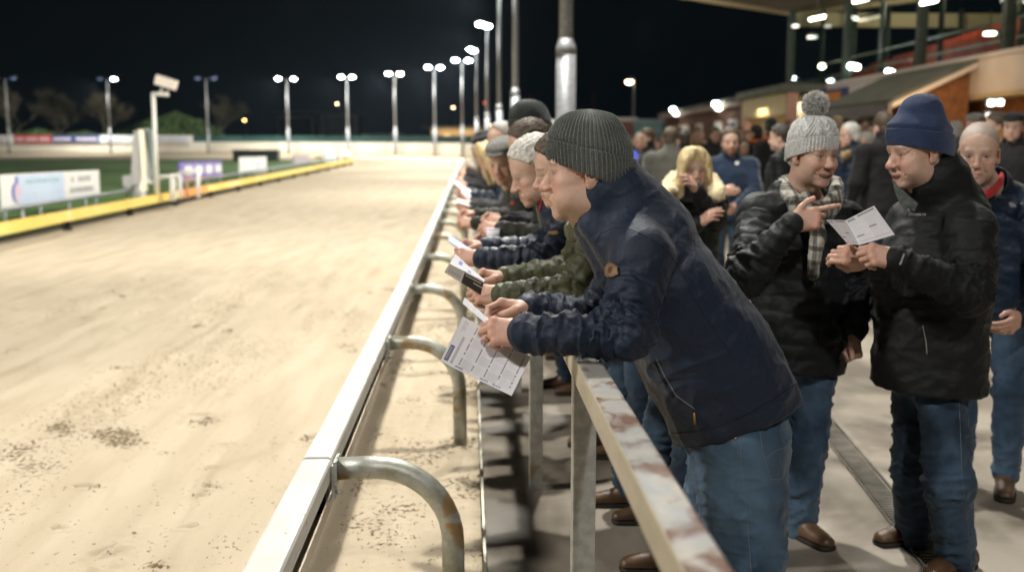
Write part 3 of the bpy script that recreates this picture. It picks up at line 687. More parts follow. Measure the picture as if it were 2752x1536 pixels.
# ---------------------------------------------------------------- trees
def tree(x, y, h, w, label, seed, kind='bare'):
    r = random.Random(seed); z0 = G(x, y)
    o = thing('bare_tree' if kind == 'bare' else 'evergreen_tree', label, 'tree', (x, y, z0), group='trees beyond the far wall')
    tr = MB(); cr = MB()
    def grow(p, d, L, rad, lv):
        n = 3; pts = [p]; q = p; dd = d
        for i in range(n):
            dd = (dd + Vector((r.uniform(-.2, .2), r.uniform(-.2, .2), r.uniform(-.05, .15)))).normalized(); q = q + dd * L / n; pts.append(q)
        rs = [rad * (1 - .5 * i / n) for i in range(n + 1)]
        (tr if lv < 1 else cr).tube(pts, [max(q_, .022) for q_ in rs], 6 if lv < 2 else 3, False)
        if lv >= 3:
            for _ in range(7):
                c0 = pts[r.randrange(4)]; t_ = (dd + Vector((r.gauss(0, .8), r.gauss(0, .8), r.gauss(.2, .6)))).normalized() * r.uniform(.3, .75); s_ = t_.orthogonal().normalized() * .013
                cr.add([c0 - s_, c0 + s_, c0 + t_ + s_ * .4, c0 + t_ - s_ * .4], [(0, 1, 2, 3)])
        if lv >= 5: return
        for k in range(3 if lv < 3 else 4):
            a = r.uniform(0, 2 * PI); sp_ = r.uniform(.45, 1.05)
            nd = (dd + Vector((math.cos(a), math.sin(a), .12)) * sp_).normalized()
            grow(pts[-1 if k else -2], nd, L * r.uniform(.62, .85), rad * .52, lv + 1)
    if kind == 'bare':
        grow(Vector((x, y, z0)), Vector((0, 0, 1)), h * .30, .24, 0)
        part('trunk', tr, M_bark, o); part('crown', cr, mat('twigs', (.15, .135, .09), (.23, .21, .14), .9), o)
    else:
        tr.tube([(x, y, z0), (x, y, z0 + h * .5)], [.25, .12], 8); part('trunk', tr, M_bark, o)
        for k in range(4200):
            a = r.uniform(0, 2 * PI); u = r.random() ** .45; v = r.random()
            rad = w / 2 * math.sin(PI * min(1, .12 + v * .88)) ** .6 * u * (1 + .25 * math.sin(a * 3 + seed + v * 5))
            c = Vector((x + rad * math.cos(a), y + rad * math.sin(a), z0 + .3 + v * (h - .4) * (1 - .1 * u)))
            t = Vector((r.gauss(0, 1), r.gauss(0, 1), r.gauss(0, 1))).normalized(); s = r.uniform(.12, .3); b_ = t.orthogonal().normalized() * s
            cr.add([c - b_, c + t * s * .5, c + b_, c - t * s * .5], [(0, 1, 2, 3)])
        part('crown', cr, M_leafd, o)
def tx(dx_, Y): return atY(dx_, 350, Y).x
tree(tx(35, 124), 124, 8.6, 6, 'leftmost bare tree beyond the far wall', 1)
tree(tx(145, 126), 126, 7.4, 6, 'bare tree between the first mast and the round bare tree', 2)
tree(tx(268, 122), 122, 8.0, 6, 'round bare tree just left of the mast with one lit lamp', 3)
tree(tx(560, 126), 126, 7.6, 6, 'reddish bare tree right of the unlit mast', 4)
tree(tx(445, 122), 122, 5.0, 9, 'broad evergreen behind the camera mast', 5, 'ever')
tree(tx(215, 121), 121, 2.6, 7, 'low evergreen bush under the round bare tree', 6, 'ever')
tree(tx(95, 121), 121, 2.9, 6, 'low evergreen bush at the far left', 7, 'ever')
tree(tx(360, 123), 123, 3.9, 6, 'evergreen bush left of the camera mast', 8, 'ever')

# ================================================================== GRANDSTAND
SX, SY0, SY1 = 10.2, 7.0, 32.0
st = thing('grandstand', 'glass fronted grandstand with red seats and a cantilevered roof', 'grandstand', (12, 20, 0))
m = MB(); m.bx(SX - .12, SX + .05, SY0, SY1, 2.78, 3.46, .01); part('fascia', m, M_fascia, st)
m = MB(); m.bx(SX - .16, SX + .08, SY0, SY1 + .02, 3.461, 3.55, .01); part('sill', m, M_fascia, st)
m = MB(); m.bx(SX + .5, SX + .8, SY0, SY1, 0, 2.78); part('ground_floor_wall', m, M_brick, st)
m = MB(); m.bx(SX - .1, SX + 7, SY0, SY1, 2.70, 2.779); part('soffit', m, M_cream, st)
for i, y in enumerate((15.6, 17.9, 20.1, 22.3, 24.7, 27.4)):
    if i % 2 == 0:
        m = MB(); m.bx(SX + .46, SX + .497, y - .6, y + .6, .6, 2.2); w_ = part('window', m, M_whitep, st)
        m = MB(); m.bx(SX + .445, SX + .459, y - .52, y + .52, .68, 2.12); part('pane', m, mat('lit_room', (1, .85, .6), emit=.8, ecol=(1, .8, .5)), w_)
M_glass = mat('stand_glass', (.6, .7, .68), rough=.03, spec=.8)
gn = M_glass.node_tree; pb = gn.nodes['Principled BSDF']
tb = gn.nodes.new('ShaderNodeBsdfTransparent'); tb.inputs[0].default_value = (.80, .88, .85, 1); gb = gn.nodes.new('ShaderNodeBsdfGlossy'); gb.inputs['Roughness'].default_value = .015; gb.inputs[0].default_value = (.9, .95, .95, 1)
lw = gn.nodes.new('ShaderNodeLayerWeight'); lw.inputs[0].default_value = .5; pw_ = gn.nodes.new('ShaderNodeMath'); pw_.operation = 'POWER'; pw_.inputs[1].default_value = 3.2; gn.links.new(lw.outputs['Facing'], pw_.inputs[0]); fr = gn.nodes.new('ShaderNodeMath'); fr.operation = 'MULTIPLY_ADD'; fr.inputs[1].default_value = .55; fr.inputs[2].default_value = .05; gn.links.new(pw_.outputs[0], fr.inputs[0]); mx = gn.nodes.new('ShaderNodeMixShader')
gn.links.new(fr.outputs[0], mx.inputs[0]); gn.links.new(tb.outputs[0], mx.inputs[1]); gn.links.new(gb.outputs[0], mx.inputs[2])
gn.links.new(mx.outputs[0], gn.nodes['Material Output'].inputs[0])
my = [SY1 - .1, 27.1, 22.6, 18.9, 15.4, 12, 9, SY0]
for y in my:
    m = MB(); m.bx(SX - .10, SX + .10, y - .09, y + .09, 3.551, 7.2, .01); part('mullion', m, M_green, st)
for a_, b_ in zip(my[:-1], my[1:]):
    m = MB(); m.bx(SX - .012, SX + .012, b_ + .09, a_ - .09, 3.551, 7.2); part('window_pane', m, M_glass, st)
m = MB()
vs = [(5.2, SY1, 6.80), (SX, SY1, 6.10), (18, SY1, 7.6), (18, SY1, 7.9), (5.2, SY1, 7.05)]
vs = [(5.4, 6.72), (SX, 6.02), (11.2, 6.1), (18, 7.2), (18, 7.6), (5.4, 7.0)]
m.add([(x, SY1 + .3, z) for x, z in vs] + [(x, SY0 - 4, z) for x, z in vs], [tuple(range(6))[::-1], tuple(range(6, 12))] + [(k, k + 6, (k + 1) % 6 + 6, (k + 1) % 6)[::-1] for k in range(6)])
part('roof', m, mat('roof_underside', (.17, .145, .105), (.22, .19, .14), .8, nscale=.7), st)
for y in (31.9, 27.1, 22.6, 18.9, 15.4, 12):
    m = MB(); m.tube([(SX + .2, y, 5.95), (18, y, 6.9)], .09, 6); m.tube([(SX - 4.5, y, 6.62), (SX - .1, y, 5.98)], .08, 6); part('roof_beam', m, M_cream, st)
m = MB(); m.bx(SX + .1, 17.6, SY1 - .28, SY1 - .12, 5.55, 5.98); part('end_beam', m, M_cream, st)
m = MB(); m.bx(17.3, 17.5, SY0, SY1 - .3, 3, 7.0); part('back_wall', m, M_cream, st)
for y in np.arange(9, 31, 2.4):
    m = MB(); m.bx(17.24, 17.297, y - .05, y + .05, 4.4, 6.9); m.bx(17.25, 17.296, y, y + 2.3, 5.9, 6.0); part('wall_batten', m, M_green, st)
# terraces and seats
for i in range(8):
    x = 11.6 + i * .72; z = 3.30 + i * .235
    m = MB(); m.bx(x - .36, x + .36, SY0 + .2, SY1 - .5, z - .25, z); part('terrace_step', m, M_conc, st)
    m = MB(); y = SY0 + 1
    while y < SY1 - .8:
        if True:
            m.box((x, y, z + .40), (.40, .42, .05), None, .015); m.box((x + .22, y, z + .62), (.05, .42, .42), Matrix.Rotation(-.15, 3, 'Y'), .015)
            m.bx(x + .1, x + .16, y - .03, y + .03, z, z + .38)
        y += .5
    part('seat_row', m, M_redseat, st)
m = MB(); m.tube([(11.1, y, z) for y, z in ((SY0 + 1, 4.35), (SY1 - 1, 4.35))], .03, 6); m.tube([(11.1, y, z) for y, z in ((SY0 + 1, 3.95), (SY1 - 1, 3.95))], .02, 6)
part('handrail', m, M_galv, st)
m = MB(); m.bx(17.6, 17.75, SY0, SY1, 2.7, 7); part('rear_wall', m, M_green, st)
# vertical inner posts that read as streaks behind the glass
for (x, y) in ((11.0, 31.3), (12.0, 31.3), (13.1, 31.4), (14.2, 31.2), (15.4, 31.4), (11.3, 27.5), (11.3, 24), (11.3, 20.4)):
    m = MB(); m.tube([(x, y, 3.4), (x, y, 6.1)], .07, 6); part('inner_post', m, M_green, st)
# fluorescent battens
def tubeat(dx_, dy_, Y, L=.9, lab='', m=M_tube, rot=0):
    p = atY(dx_, dy_, Y); o = thing('strip_light', lab, 'strip light', tuple(p), group='strip lights under the grandstand roof')
    b = MB(); b.box(p, (L, .16, .07), Matrix.Rotation(rot, 3, 'Y'), .02); part('tube', b, m, o)
    b = MB(); b.box(p + Vector((0, 0, .07)), (L * 1.05, .2, .06), Matrix.Rotation(rot, 3, 'Y')); part('housing', b, M_housing, o)
    b = MB(); b.tube([p + Vector((0, 0, .09)), p + Vector((0, 0, .5))], .012, 5); part('hanger', b, M_housing, o)
tubeat(2165, 1, 22, .30, 'strip light at the top edge left of centre of the glass front', rot=-.2)
tubeat(2337, 5, 20, .30, 'strip light at the top edge right of the middle mullion', rot=-.2)
tubeat(2056, 46, 28, .42, 'strip light nearest the far end of the stand', rot=-.2)
tubeat(2187, 47, 26, .50, 'dimmer warm strip light in the middle of the glass front', m=mat('dim_tube', (1, 1, 1), emit=1.0, ecol=(1, .75, .5)), rot=-.2)
tubeat(2490, 85, 21, .20, 'strip light over the red seats at the right')
tubeat(2043, 94, 30, .25, 'small lamp low behind the far glass pane', m=mat('dim_tube2', (1, 1, 1), emit=2.2, ecol=(1, .95, .8)))
tubeat(2001, 66, 30, .16, 'tiny lamp beside the end mullion of the stand', m=MATS['dim_tube2'])
def glow(dx_, dy_, Y, r, lab, mm=M_lampw):
    p = atY(dx_, dy_, Y); o = thing('spot_lamp_or_reflection', lab, 'lamp', tuple(p), group='lamps and floodlight reflections seen in the stand glass')
    b = MB(); b.ellip(p, (r, .08, r * .8), 12); part('lens', b, mm, o); b = MB(); b.ellip(p + Vector((0, .08, 0)), (r * 1.05, .07, r * .85), 12); part('housing', b, M_housing, o)
glow(2068, 167, 30.5, .10, 'single yellowish lamp behind the first pane', mat('yell_lens', (1, 1, 1), emit=22, ecol=(1, .95, .6)))
for a_, b_, Y, n_ in ((2142, 167, 27, 'left'), (2155, 169, 27, 'right')): glow(a_, b_, Y, .095, n_ + ' floodlight reflection of the bright pair, built as a lamp behind the second pane')  # floodlight reflections in the glass, modelled as glowing discs
for a_, b_, Y, n_ in ((2235, 180, 25, 'left'), (2249, 183, 25, 'right')): glow(a_, b_, Y, .075, n_ + ' lamp of the lower pair in front of the red seats')
for a_, b_, Y, n_ in ((2516, 159, 19.5, 'left'), (2534, 158, 19.5, 'right')): glow(a_, b_, Y, .055, n_ + ' lamp of the pair just above the white fascia at the right')
for a_, b_, Y, n_ in ((2494, 259, 17.6, 'left'), (2516, 258, 17.6, 'right')):
    p = atY(a_, b_, Y); o = thing('ceiling_lamp', n_ + ' square lamp glowing under the white fascia at the right', 'lamp', tuple(p)); b = MB(); b.box(p, (.10, .06, .10), None, .02); part('diffuser', b, M_tube, o); b = MB(); b.box(p + Vector((0, .05, .02)), (.17, .05, .16)); part('housing', b, M_housing, o)
p = atY(2488, 289, 17.6); o = thing('ceiling_lamp', 'small dim square lamp below the pair under the fascia', 'lamp', tuple(p)); b = MB(); b.box(p, (.10, .06, .07), None, .02); part('diffuser', b, MATS['dim_tube2'], o); b = MB(); b.box(p + Vector((0, .05, .02)), (.18, .05, .12)); part('housing', b, M_housing, o)

# lean-to with brick gable
lt = thing('brick_lean_to', 'brick lean-to with a sloping grey roof against the grandstand', 'building', (9.4, 21, .3))
a = atY(2272, 246, 20); b_ = atY(2458, 166, 20); xa, za, xb, zb = a.x, a.z, min(b_.x, SX - .14), b_.z
m = MB(); m.add([(xa, 20, .2), (xb, 20, .2), (xb, 20, zb - .06), (xa, 20, za - .06), (xa, 23.6, .2), (xb, 23.6, .2), (xb, 23.6, zb - .06), (xa, 23.6, za - .06)], [(0, 1, 2, 3), (7, 6, 5, 4), (0, 3, 7, 4), (1, 5, 6, 2), (3, 2, 6, 7)]); part('wall', m, M_brick, lt)
m = MB(); e = .35; zs = (zb - za) / (xb - xa)
m.add([(xa - e, 19.7, za - e * zs), (xb, 19.7, zb), (xb, 19.7, zb + .12), (xa - e, 19.7, za - e * zs + .12), (xa - e, 24, za - e * zs), (xb, 24, zb), (xb, 24, zb + .12), (xa - e, 24, za - e * zs + .12)], [(0, 1, 2, 3), (7, 6, 5, 4), (0, 3, 7, 4), (3, 2, 6, 7), (0, 4, 5, 1)]); part('roof', m, M_roofd, lt)
m = MB(); m.add([(xa - e, 19.66, za - e * zs - .05), (xb, 19.66, zb - .05), (xb, 19.66, zb + .05), (xa - e, 19.66, za - e * zs + .05), (xa - e, 19.70, za - e * zs - .05), (xb, 19.70, zb - .05), (xb, 19.70, zb + .05), (xa - e, 19.70, za - e * zs + .05)], [(0, 1, 2, 3), (7, 6, 5, 4), (0, 3, 7, 4), (1, 5, 6, 2), (3, 2, 6, 7), (0, 4, 5, 1)]); part('barge_board', m, M_fascia, lt)
m = MB(); m.bx(xa - e - .06, xa - e - .005, 19.7, 24.2, za - e * zs - .18, za - e * zs + .06); part('gutter', m, mat('grey_gutter', (.3, .28, .27), rough=.6), lt)
m = MB(); m.bx(xa - .04, xa - .003, 20.8, 21.6, .5, 2.4); part('door', m, mat('brown_door', (.07, .04, .02), rough=.6), lt)
p = atY(2247, 290, 22); o = thing('wall_poster', 'small white poster on the wall under the lean-to eave', 'poster', (xa - .06, 22.4, 2.0)); m = MB(); m.bx(xa - .06, xa - .045, 22.1, 22.7, 1.75, 2.5); part('sheet', m, M_bw, o); m = MB(); m.bx(xa - .064, xa - .0605, 22.2, 22.6, 2.1, 2.35); part('print', m, M_inkp, o)
# sign on the fascia
o = thing('fascia_sign', 'blue and orange sign panel on the white fascia of the grandstand', 'sign', (SX - .16, 27.5, 3.0))
Ya = SX * 2675.6 / (2200 - 1262) * 1.0; Yb = SX * 2675.6 / (2292 - 1262)
m = MB(); m.bx(SX - .20, SX - .125, Yb, Ya, 2.62, 3.36, .01); part('panel', m, mat('sign_blue', (.03, .06, .20), (.045, .08, .26), .5), o)
m = MB(); m.bx(SX - .206, SX - .201, Yb + .4, Ya - .3, 3.06, 3.28); part('orange_band', m, M_orange, o)
m = MB(); m.bx(SX - .206, SX - .201, Ya - .28, Ya - .02, 2.66, 3.3); part('orange_band', m, mat('sign_red', (.5, .12, .06), rough=.5), o)
m = MB(); 
for i in range(9): m.bx(SX - .207, SX - .201, Yb + .5 + i * .26, Yb + .5 + i * .26 + .18, 2.74, 2.94)
part('lettering', m, M_bw, o)

# lobby with lit cream interior, and kiosk row
lb = thing('entrance_lobby', 'cream walled entrance lobby glowing with warm light', 'building', (9.5, 31, .6))
M_lob = mat('lobby_cream', (.66, .54, .30), (.72, .60, .36), .7)
m = MB(); m.bx(9.0, 9.25, 28.4, 32.9, 2.72, 3.32); part('lintel', m, M_lob, lb)
m = MB(); m.bx(10.8, 11, 28.4, 32.9, .2, 3.2); part('back_wall', m, M_lob, lb)
m = MB(); m.bx(9.0, 11, 32.9, 33.05, .2, 3.3); part('side_wall', m, M_lob, lb)
m = MB(); m.bx(8.8, 11.2, 28.2, 33.1, 3.33, 3.55); part('roof', m, M_roofd, lb)
m = MB(); m.bx(9.0, 9.3, 28.25, 28.45, .3, 3.31); part('pillar', m, mat('pink_pillar', (.60, .34, .26), rough=.7), lb); m = MB(); m.bx(9.0, 9.2, 32.6, 32.85, .3, 2.71); part('pillar', m, MATS['pink_pillar'], lb)
o = thing('lobby_lamp', 'round warm lamp on the back wall of the cream lobby', 'lamp', (10.6, 30.6, 2.3)); m = MB(); m.ellip((10.7, 30.6, 2.35), (.08, .3, .25), 12); part('lens', m, mat('lobby_lens', (1, 1, 1), emit=3, ecol=(1, .85, .45)), o); m = MB(); m.ellip((10.76, 30.6, 2.35), (.04, .34, .3), 12); part('housing', m, M_housing, o)
kk = thing('kiosk_row', 'low brown brick kiosk row with a dark felt roof and pale fascia', 'building', (9.6, 40, .6))
m = MB(); m.bx(9.1, 13, 33.2, 46.6, .2, 3.2); part('wall', m, mat('kiosk_brick', (.12, .06, .045), (.17, .085, .06), .85, nscale=4), kk)
m = MB(); m.bx(8.85, 9.0, 33.1, 46.9, 3.16, 3.42); part('fascia', m, mat('kiosk_fascia', (.42, .33, .29), rough=.7), kk)
m = MB(); m.add([(8.8, 33.08, 3.42), (13.5, 33.08, 4.5), (13.5, 33.08, 4.4), (8.8, 33.08, 3.3), (8.8, 47, 3.42), (13.5, 47, 4.5), (13.5, 47, 4.4), (8.8, 47, 3.3)], [(0, 1, 2, 3), (7, 6, 5, 4), (0, 3, 7, 4), (0, 4, 5, 1), (3, 2, 6, 7)]); part('roof', m, M_roofd, kk)
for y, m_ in ((34.4, M_bnavy), (36.4, M_bw), (39.5, mat('olive_panel', (.30, .26, .14), rough=.7)), (42, M_bw), (44.6, mat('warm_door', (1, .6, .4), emit=.9, ecol=(1, .62, .38)))):
    m = MB(); m.bx(9.04, 9.097, y - .5, y + .5, .6, 2.75); w_ = part('window', m, M_whitep, kk); m = MB(); m.bx(9.02, 9.038, y - .42, y + .42, .7, 2.65); part('pane', m, m_, w_)
for dx_, dy_, n_ in ((1693, 276, 'far'), (1801, 262, 'near')):
    for k_ in (0, 1):
        Y = (8.7 * 2675.6) / (dx_ * 1.0683 + 8 * k_ - 1262); p = atY(dx_ + 7 * k_, dy_ + 10 * k_, Y)
        o = thing('eave_floodlight', ('upper', 'lower')[k_] + ' lamp of the ' + n_ + ' pair on the kiosk eave', 'floodlight', tuple(p), group='lamps on the kiosk eave')
        m = MB(); m.ellip(p, (.12, .08, .09), 12); part('lens', m, M_lampg if not k_ else mat('soft_lens', (1, 1, 1), emit=9, ecol=(1, 1, .85)), o); m = MB(); m.box(p + Vector((.06, .08, .06)), (.2, .12, .16), None, .02); part('housing', m, M_housing, o)
bldg('teal_cabin', 'teal and white flat cabin left of the kiosk row', 'cabin', (1598, 300), (1668, 420), 49, 53, mat('teal_cladding', (.20, .34, .34), (.26, .40, .40), .7, nscale=2, stretch=(3, 1, 1)), mat('teal_roof', (.35, .42, .42), rough=.6), .1, .18, [(.15, .85, .1, .6, mat('dark_teal', (.05, .13, .13), rough=.6))])
bldg('brick_booth', 'pink brick booth with a white roof between the mast and the teal cabin', 'booth', (1545, 296), (1597, 420), 49.5, 52, mat('pink_brick', (.22, .085, .07), (.27, .11, .09), .85, nscale=5), M_fascia, .1, .18, [(.3, .7, .3, .7, M_dark)])

# ================================================================== LIGHTS
def spot(loc, tgt, power, size=.25, angle=150, col=(1, .97, .90), blend=.6, name='floodlight'):  # default name also borne by the added unseen lights and fills
    ld = bpy.data.lights.new(name, 'SPOT'); ld.energy = power; ld.shadow_soft_size = size; ld.spot_size = math.radians(angle); ld.spot_blend = blend; ld.color = col
    o = bpy.data.objects.new(name, ld); COL.objects.link(o); o.location = loc
    o.rotation_euler = (Vector(tgt) - Vector(loc)).to_track_quat('-Z', 'Y').to_euler(); return o
def area(loc, tgt, power, sx, sy, col=(1, .9, .75), name='area_light'):
    ld = bpy.data.lights.new(name, 'AREA'); ld.energy = power; ld.shape = 'RECTANGLE'; ld.size = sx; ld.size_y = sy; ld.color = col
    o = bpy.data.objects.new(name, ld); COL.objects.link(o); o.location = loc
    o.rotation_euler = (Vector(tgt) - Vector(loc)).to_track_quat('-Z', 'Y').to_euler(); return o
WH = (1., .975, .90)
for (x, y, z, n) in LAMPS:
    if n:
        spot((x - .9, y - .5, z - .45), (x - 8, y - 2, 0), (5600 if y < 20 else 7600) if y < 80 else 5600, .3, 140 if y < 80 else 170, WH)
# unseen floodlights without masts: one inferred from hoop shadows, one behind the camera
spot((.9, 7.6, 9.6), (-2.4, 5.2, 0), 3700, .16, 140, WH)
spot((1.4, -7.5, 9.4), (-.5, 3, 0), 2900, .30, 150, (1, .97, .92))
spot((-9.5, 55, 9.5), (-6, 70, 0), 3000, .3, 165, WH)  # unseen light over the infield, no mast modelled
# unseen fill added from the infield side, then soft fill over the terrace
spot((-15, 4, 9), (-9, 26, 1), 12000, .3, 75, WH)  # unseen fill added to brighten the boards and finish post
spot((-10, 2.0, 8), (2.4, 4.6, .9), 4200, .35, 60, (1, .96, .90))  # unseen fill added from the left for the men's faces
for y, e_ in ((2, 45), (8, 55), (13.5, 70), (19, 80), (25, 80)):
    ld = bpy.data.lights.new('terrace_fill_light', 'POINT'); ld.energy = e_; ld.color = (1, .90, .76); ld.shadow_soft_size = .15; o = bpy.data.objects.new('terrace_fill_light', ld); COL.objects.link(o); o.location = (7.4, y, 6.0)  # soft terrace fill added below the roof, no fixtures there
for y in (12, 18, 24, 29):
    ld = bpy.data.lights.new('strip_light_glow', 'POINT'); ld.energy = 150; ld.color = (1, .90, .70); ld.shadow_soft_size = .12; o = bpy.data.objects.new('strip_light_glow', ld); COL.objects.link(o); o.location = (13.2, y, 6.1)
area((9.9, 30.7, 3.1), (10.3, 30.7, .5), 75, 1, 3, (1, .82, .5), 'lobby_glow')
area((8.4, 18.2, 2.62), (9.4, 20.6, 2.2), 26, .4, 1.5, (1, .62, .28), 'leanto_glow')
area((9.3, 36, 3.0), (8, 36, 1), 40, .3, 5, (1, .85, .65), 'kiosk_glow')
area((9.3, 43, 3.0), (8, 43, 1), 40, .3, 5, (1, .85, .65), 'kiosk_glow')
area((-1.5, 128, 3.9), (-1.5, 131, 2.4), 160, 6, .4, (1, .72, .42), 'clubhouse_glow')

hz = MB(); hz.bx(-420, 420, -110, 620, -3, 40)
M_haze = bpy.data.materials.new('haze'); M_haze.use_nodes = True; nt = M_haze.node_tree; nt.nodes.clear(); out = nt.nodes.new('ShaderNodeOutputMaterial'); vp = nt.nodes.new('ShaderNodeVolumePrincipled')
vp.inputs['Density'].default_value = .00016; vp.inputs['Color'].default_value = (.62, .80, 1., 1); vp.inputs['Anisotropy'].default_value = .6
nt.links.new(vp.outputs[0], out.inputs['Volume']); hz.obj('haze', M_haze, kind='stuff')
SC.cycles.volume_bounces = 0
# ================================================================== SIGNED DISTANCE MODELLING
f32 = np.float32
def A(*v): return np.array(v if len(v) > 1 else v[0], f32)
def nrmz(v): v = np.asarray(v, f32); return v / max(1e-9, float(np.linalg.norm(v)))
class Sdf:
    def __init__(s): s.p = []
    def raw(s, fn, lo, hi, k=.01, op='u'): s.p.append((fn, np.minimum(lo, hi), np.maximum(lo, hi), k, op)); return s
    def cap(s, a, b, ra, rb=None, k=.01, op='u'):
        a = A(a); b = A(b); rb = ra if rb is None else rb; ab = b - a; L2 = max(float(ab @ ab), 1e-9)
        def fn(P):
            v = P - a; t = np.clip((v @ ab) / L2, 0, 1); v = v - t[..., None] * ab
            return np.sqrt((v * v).sum(-1)) - (ra + (rb - ra) * t)
        return s.raw(fn, np.minimum(a - ra, b - rb), np.maximum(a + ra, b + rb), k, op)
    def ell(s, c, r, k=.01, op='u', R=None):
        c = A(c); r = A(r); m = float(r.max()); R_ = None if R is None else np.array(R, f32)
        def fn(P):
            v = P - c
            if R_ is not None: v = v @ R_      # columns of R are the local axes
            k0 = np.sqrt(((v / r) ** 2).sum(-1)); k1 = np.sqrt(((v / (r * r)) ** 2).sum(-1)) + 1e-9
            return k0 * (k0 - 1) / k1
        e = np.full(3, m, f32) if R_ is not None else r
        return s.raw(fn, c - e, c + e, k, op)
    def tube(s, pts, ra, rb, lat, k=.02, op='u', res=12):
        """spline tube with elliptical section; lat = sideways direction"""
        pts = np.array([list(p) for p in pts], f32); n = len(pts)
        ra = np.array(ra, f32); rb = np.array(rb, f32)
        tt = np.linspace(0, n - 1, res + 1); Q = []; RA = np.interp(tt, np.arange(n), ra); RB = np.interp(tt, np.arange(n), rb)
        for t in tt:
            i = min(int(t), n - 2); u = t - i
            p0, p1, p2, p3 = pts[max(i - 1, 0)], pts[i], pts[i + 1], pts[min(i + 2, n - 1)]
            Q.append(.5 * ((2 * p1) + (-p0 + p2) * u + (2 * p0 - 5 * p1 + 4 * p2 - p3) * u * u + (-p0 + 3 * p1 - 3 * p2 + p3) * u ** 3))
        Q = np.array(Q, f32); lats = [nrmz(lat)] * len(Q) if np.ndim(lat) == 1 else [nrmz((1 - t / (n - 1)) * A(lat[0]) + t / (n - 1) * A(lat[1])) for t in tt]
        def fn(P):
            best = None
            for i in range(len(Q) - 1):
                a, b = Q[i], Q[i + 1]; ab = b - a; L = float(np.linalg.norm(ab)) + 1e-9; nn = ab / L
                v = P - a; h = v @ nn; t = np.clip(h / L, 0, 1); ov = h - t * L
                la = lats[i] - nn * float(lats[i] @ nn); la = la / np.linalg.norm(la); fb = np.cross(nn, la)
                u = v @ la; w = v @ fb; a_ = RA[i] + (RA[i + 1] - RA[i]) * t; b_ = RB[i] + (RB[i + 1] - RB[i]) * t; m = np.minimum(a_, b_)
                k0 = np.sqrt((u / a_) ** 2 + (w / b_) ** 2 + (ov / m) ** 2); k1 = np.sqrt((u / a_ ** 2) ** 2 + (w / b_ ** 2) ** 2 + (ov / m ** 2) ** 2) + 1e-6
                d = k0 * (k0 - 1) / k1
                best = d if best is None else np.minimum(best, d)
            return best
        e = float(max(RA.max(), RB.max()))
        return s.raw(fn, Q.min(0) - e, Q.max(0) + e, k, op)
    def plane(s, p, n, op='c', k=.004):     # keep the side opposite to n
        p = A(p); n = nrmz(n); return s.raw(lambda P: (P - p) @ n, A(-99, -99, -99), A(99, 99, 99), k, op)
    def grid(s, h):
        lo = np.min([q[1] for q in s.p if q[4] == 'u'], 0) - 3 * h; hi = np.max([q[2] for q in s.p if q[4] == 'u'], 0) + 3 * h
        n = np.ceil((hi - lo) / h).astype(int) + 1
        D = np.full(tuple(n), .5, f32); ax = [lo[i] + h * np.arange(n[i], dtype=f32) for i in range(3)]
        for fn, a, b, k, op in s.p:
            mg = max(4 * h, k * 1.2)
            i0 = np.clip(np.floor((a - mg - lo) / h).astype(int), 0, n); i1 = np.clip(np.ceil((b + mg - lo) / h).astype(int) + 1, 0, n)
            if (i1 <= i0).any(): continue
            sl = tuple(slice(i0[i], i1[i]) for i in range(3))
            P = np.stack(np.meshgrid(*[ax[i][sl[i]] for i in range(3)], indexing='ij'), -1)
            d = fn(P).astype(f32); c = D[sl]
            if op == 'u': q = np.clip(k - np.abs(c - d), 0, None) / k; D[sl] = np.minimum(c, d) - q * q * k * .25
            elif op == 's': d = -d; q = np.clip(k - np.abs(c - d), 0, None) / k; D[sl] = np.maximum(c, d) + q * q * k * .25
            else: q = np.clip(k - np.abs(c - d), 0, None) / k; D[sl] = np.maximum(c, d) + q * q * k * .25
        return D, lo
    def mesh(s, h, smooth=1):
        D, lo = s.grid(h); V, F = surf_nets(D, lo, h)
        for _ in range(smooth): V = laplace(V, F, .45)
        return V, F
CORN = np.array([(i, j, k) for i in (0, 1) for j in (0, 1) for k in (0, 1)])
EDG = [(a, b) for a in range(8) for b in range(8) if a < b and np.abs(CORN[a] - CORN[b]).sum() == 1]
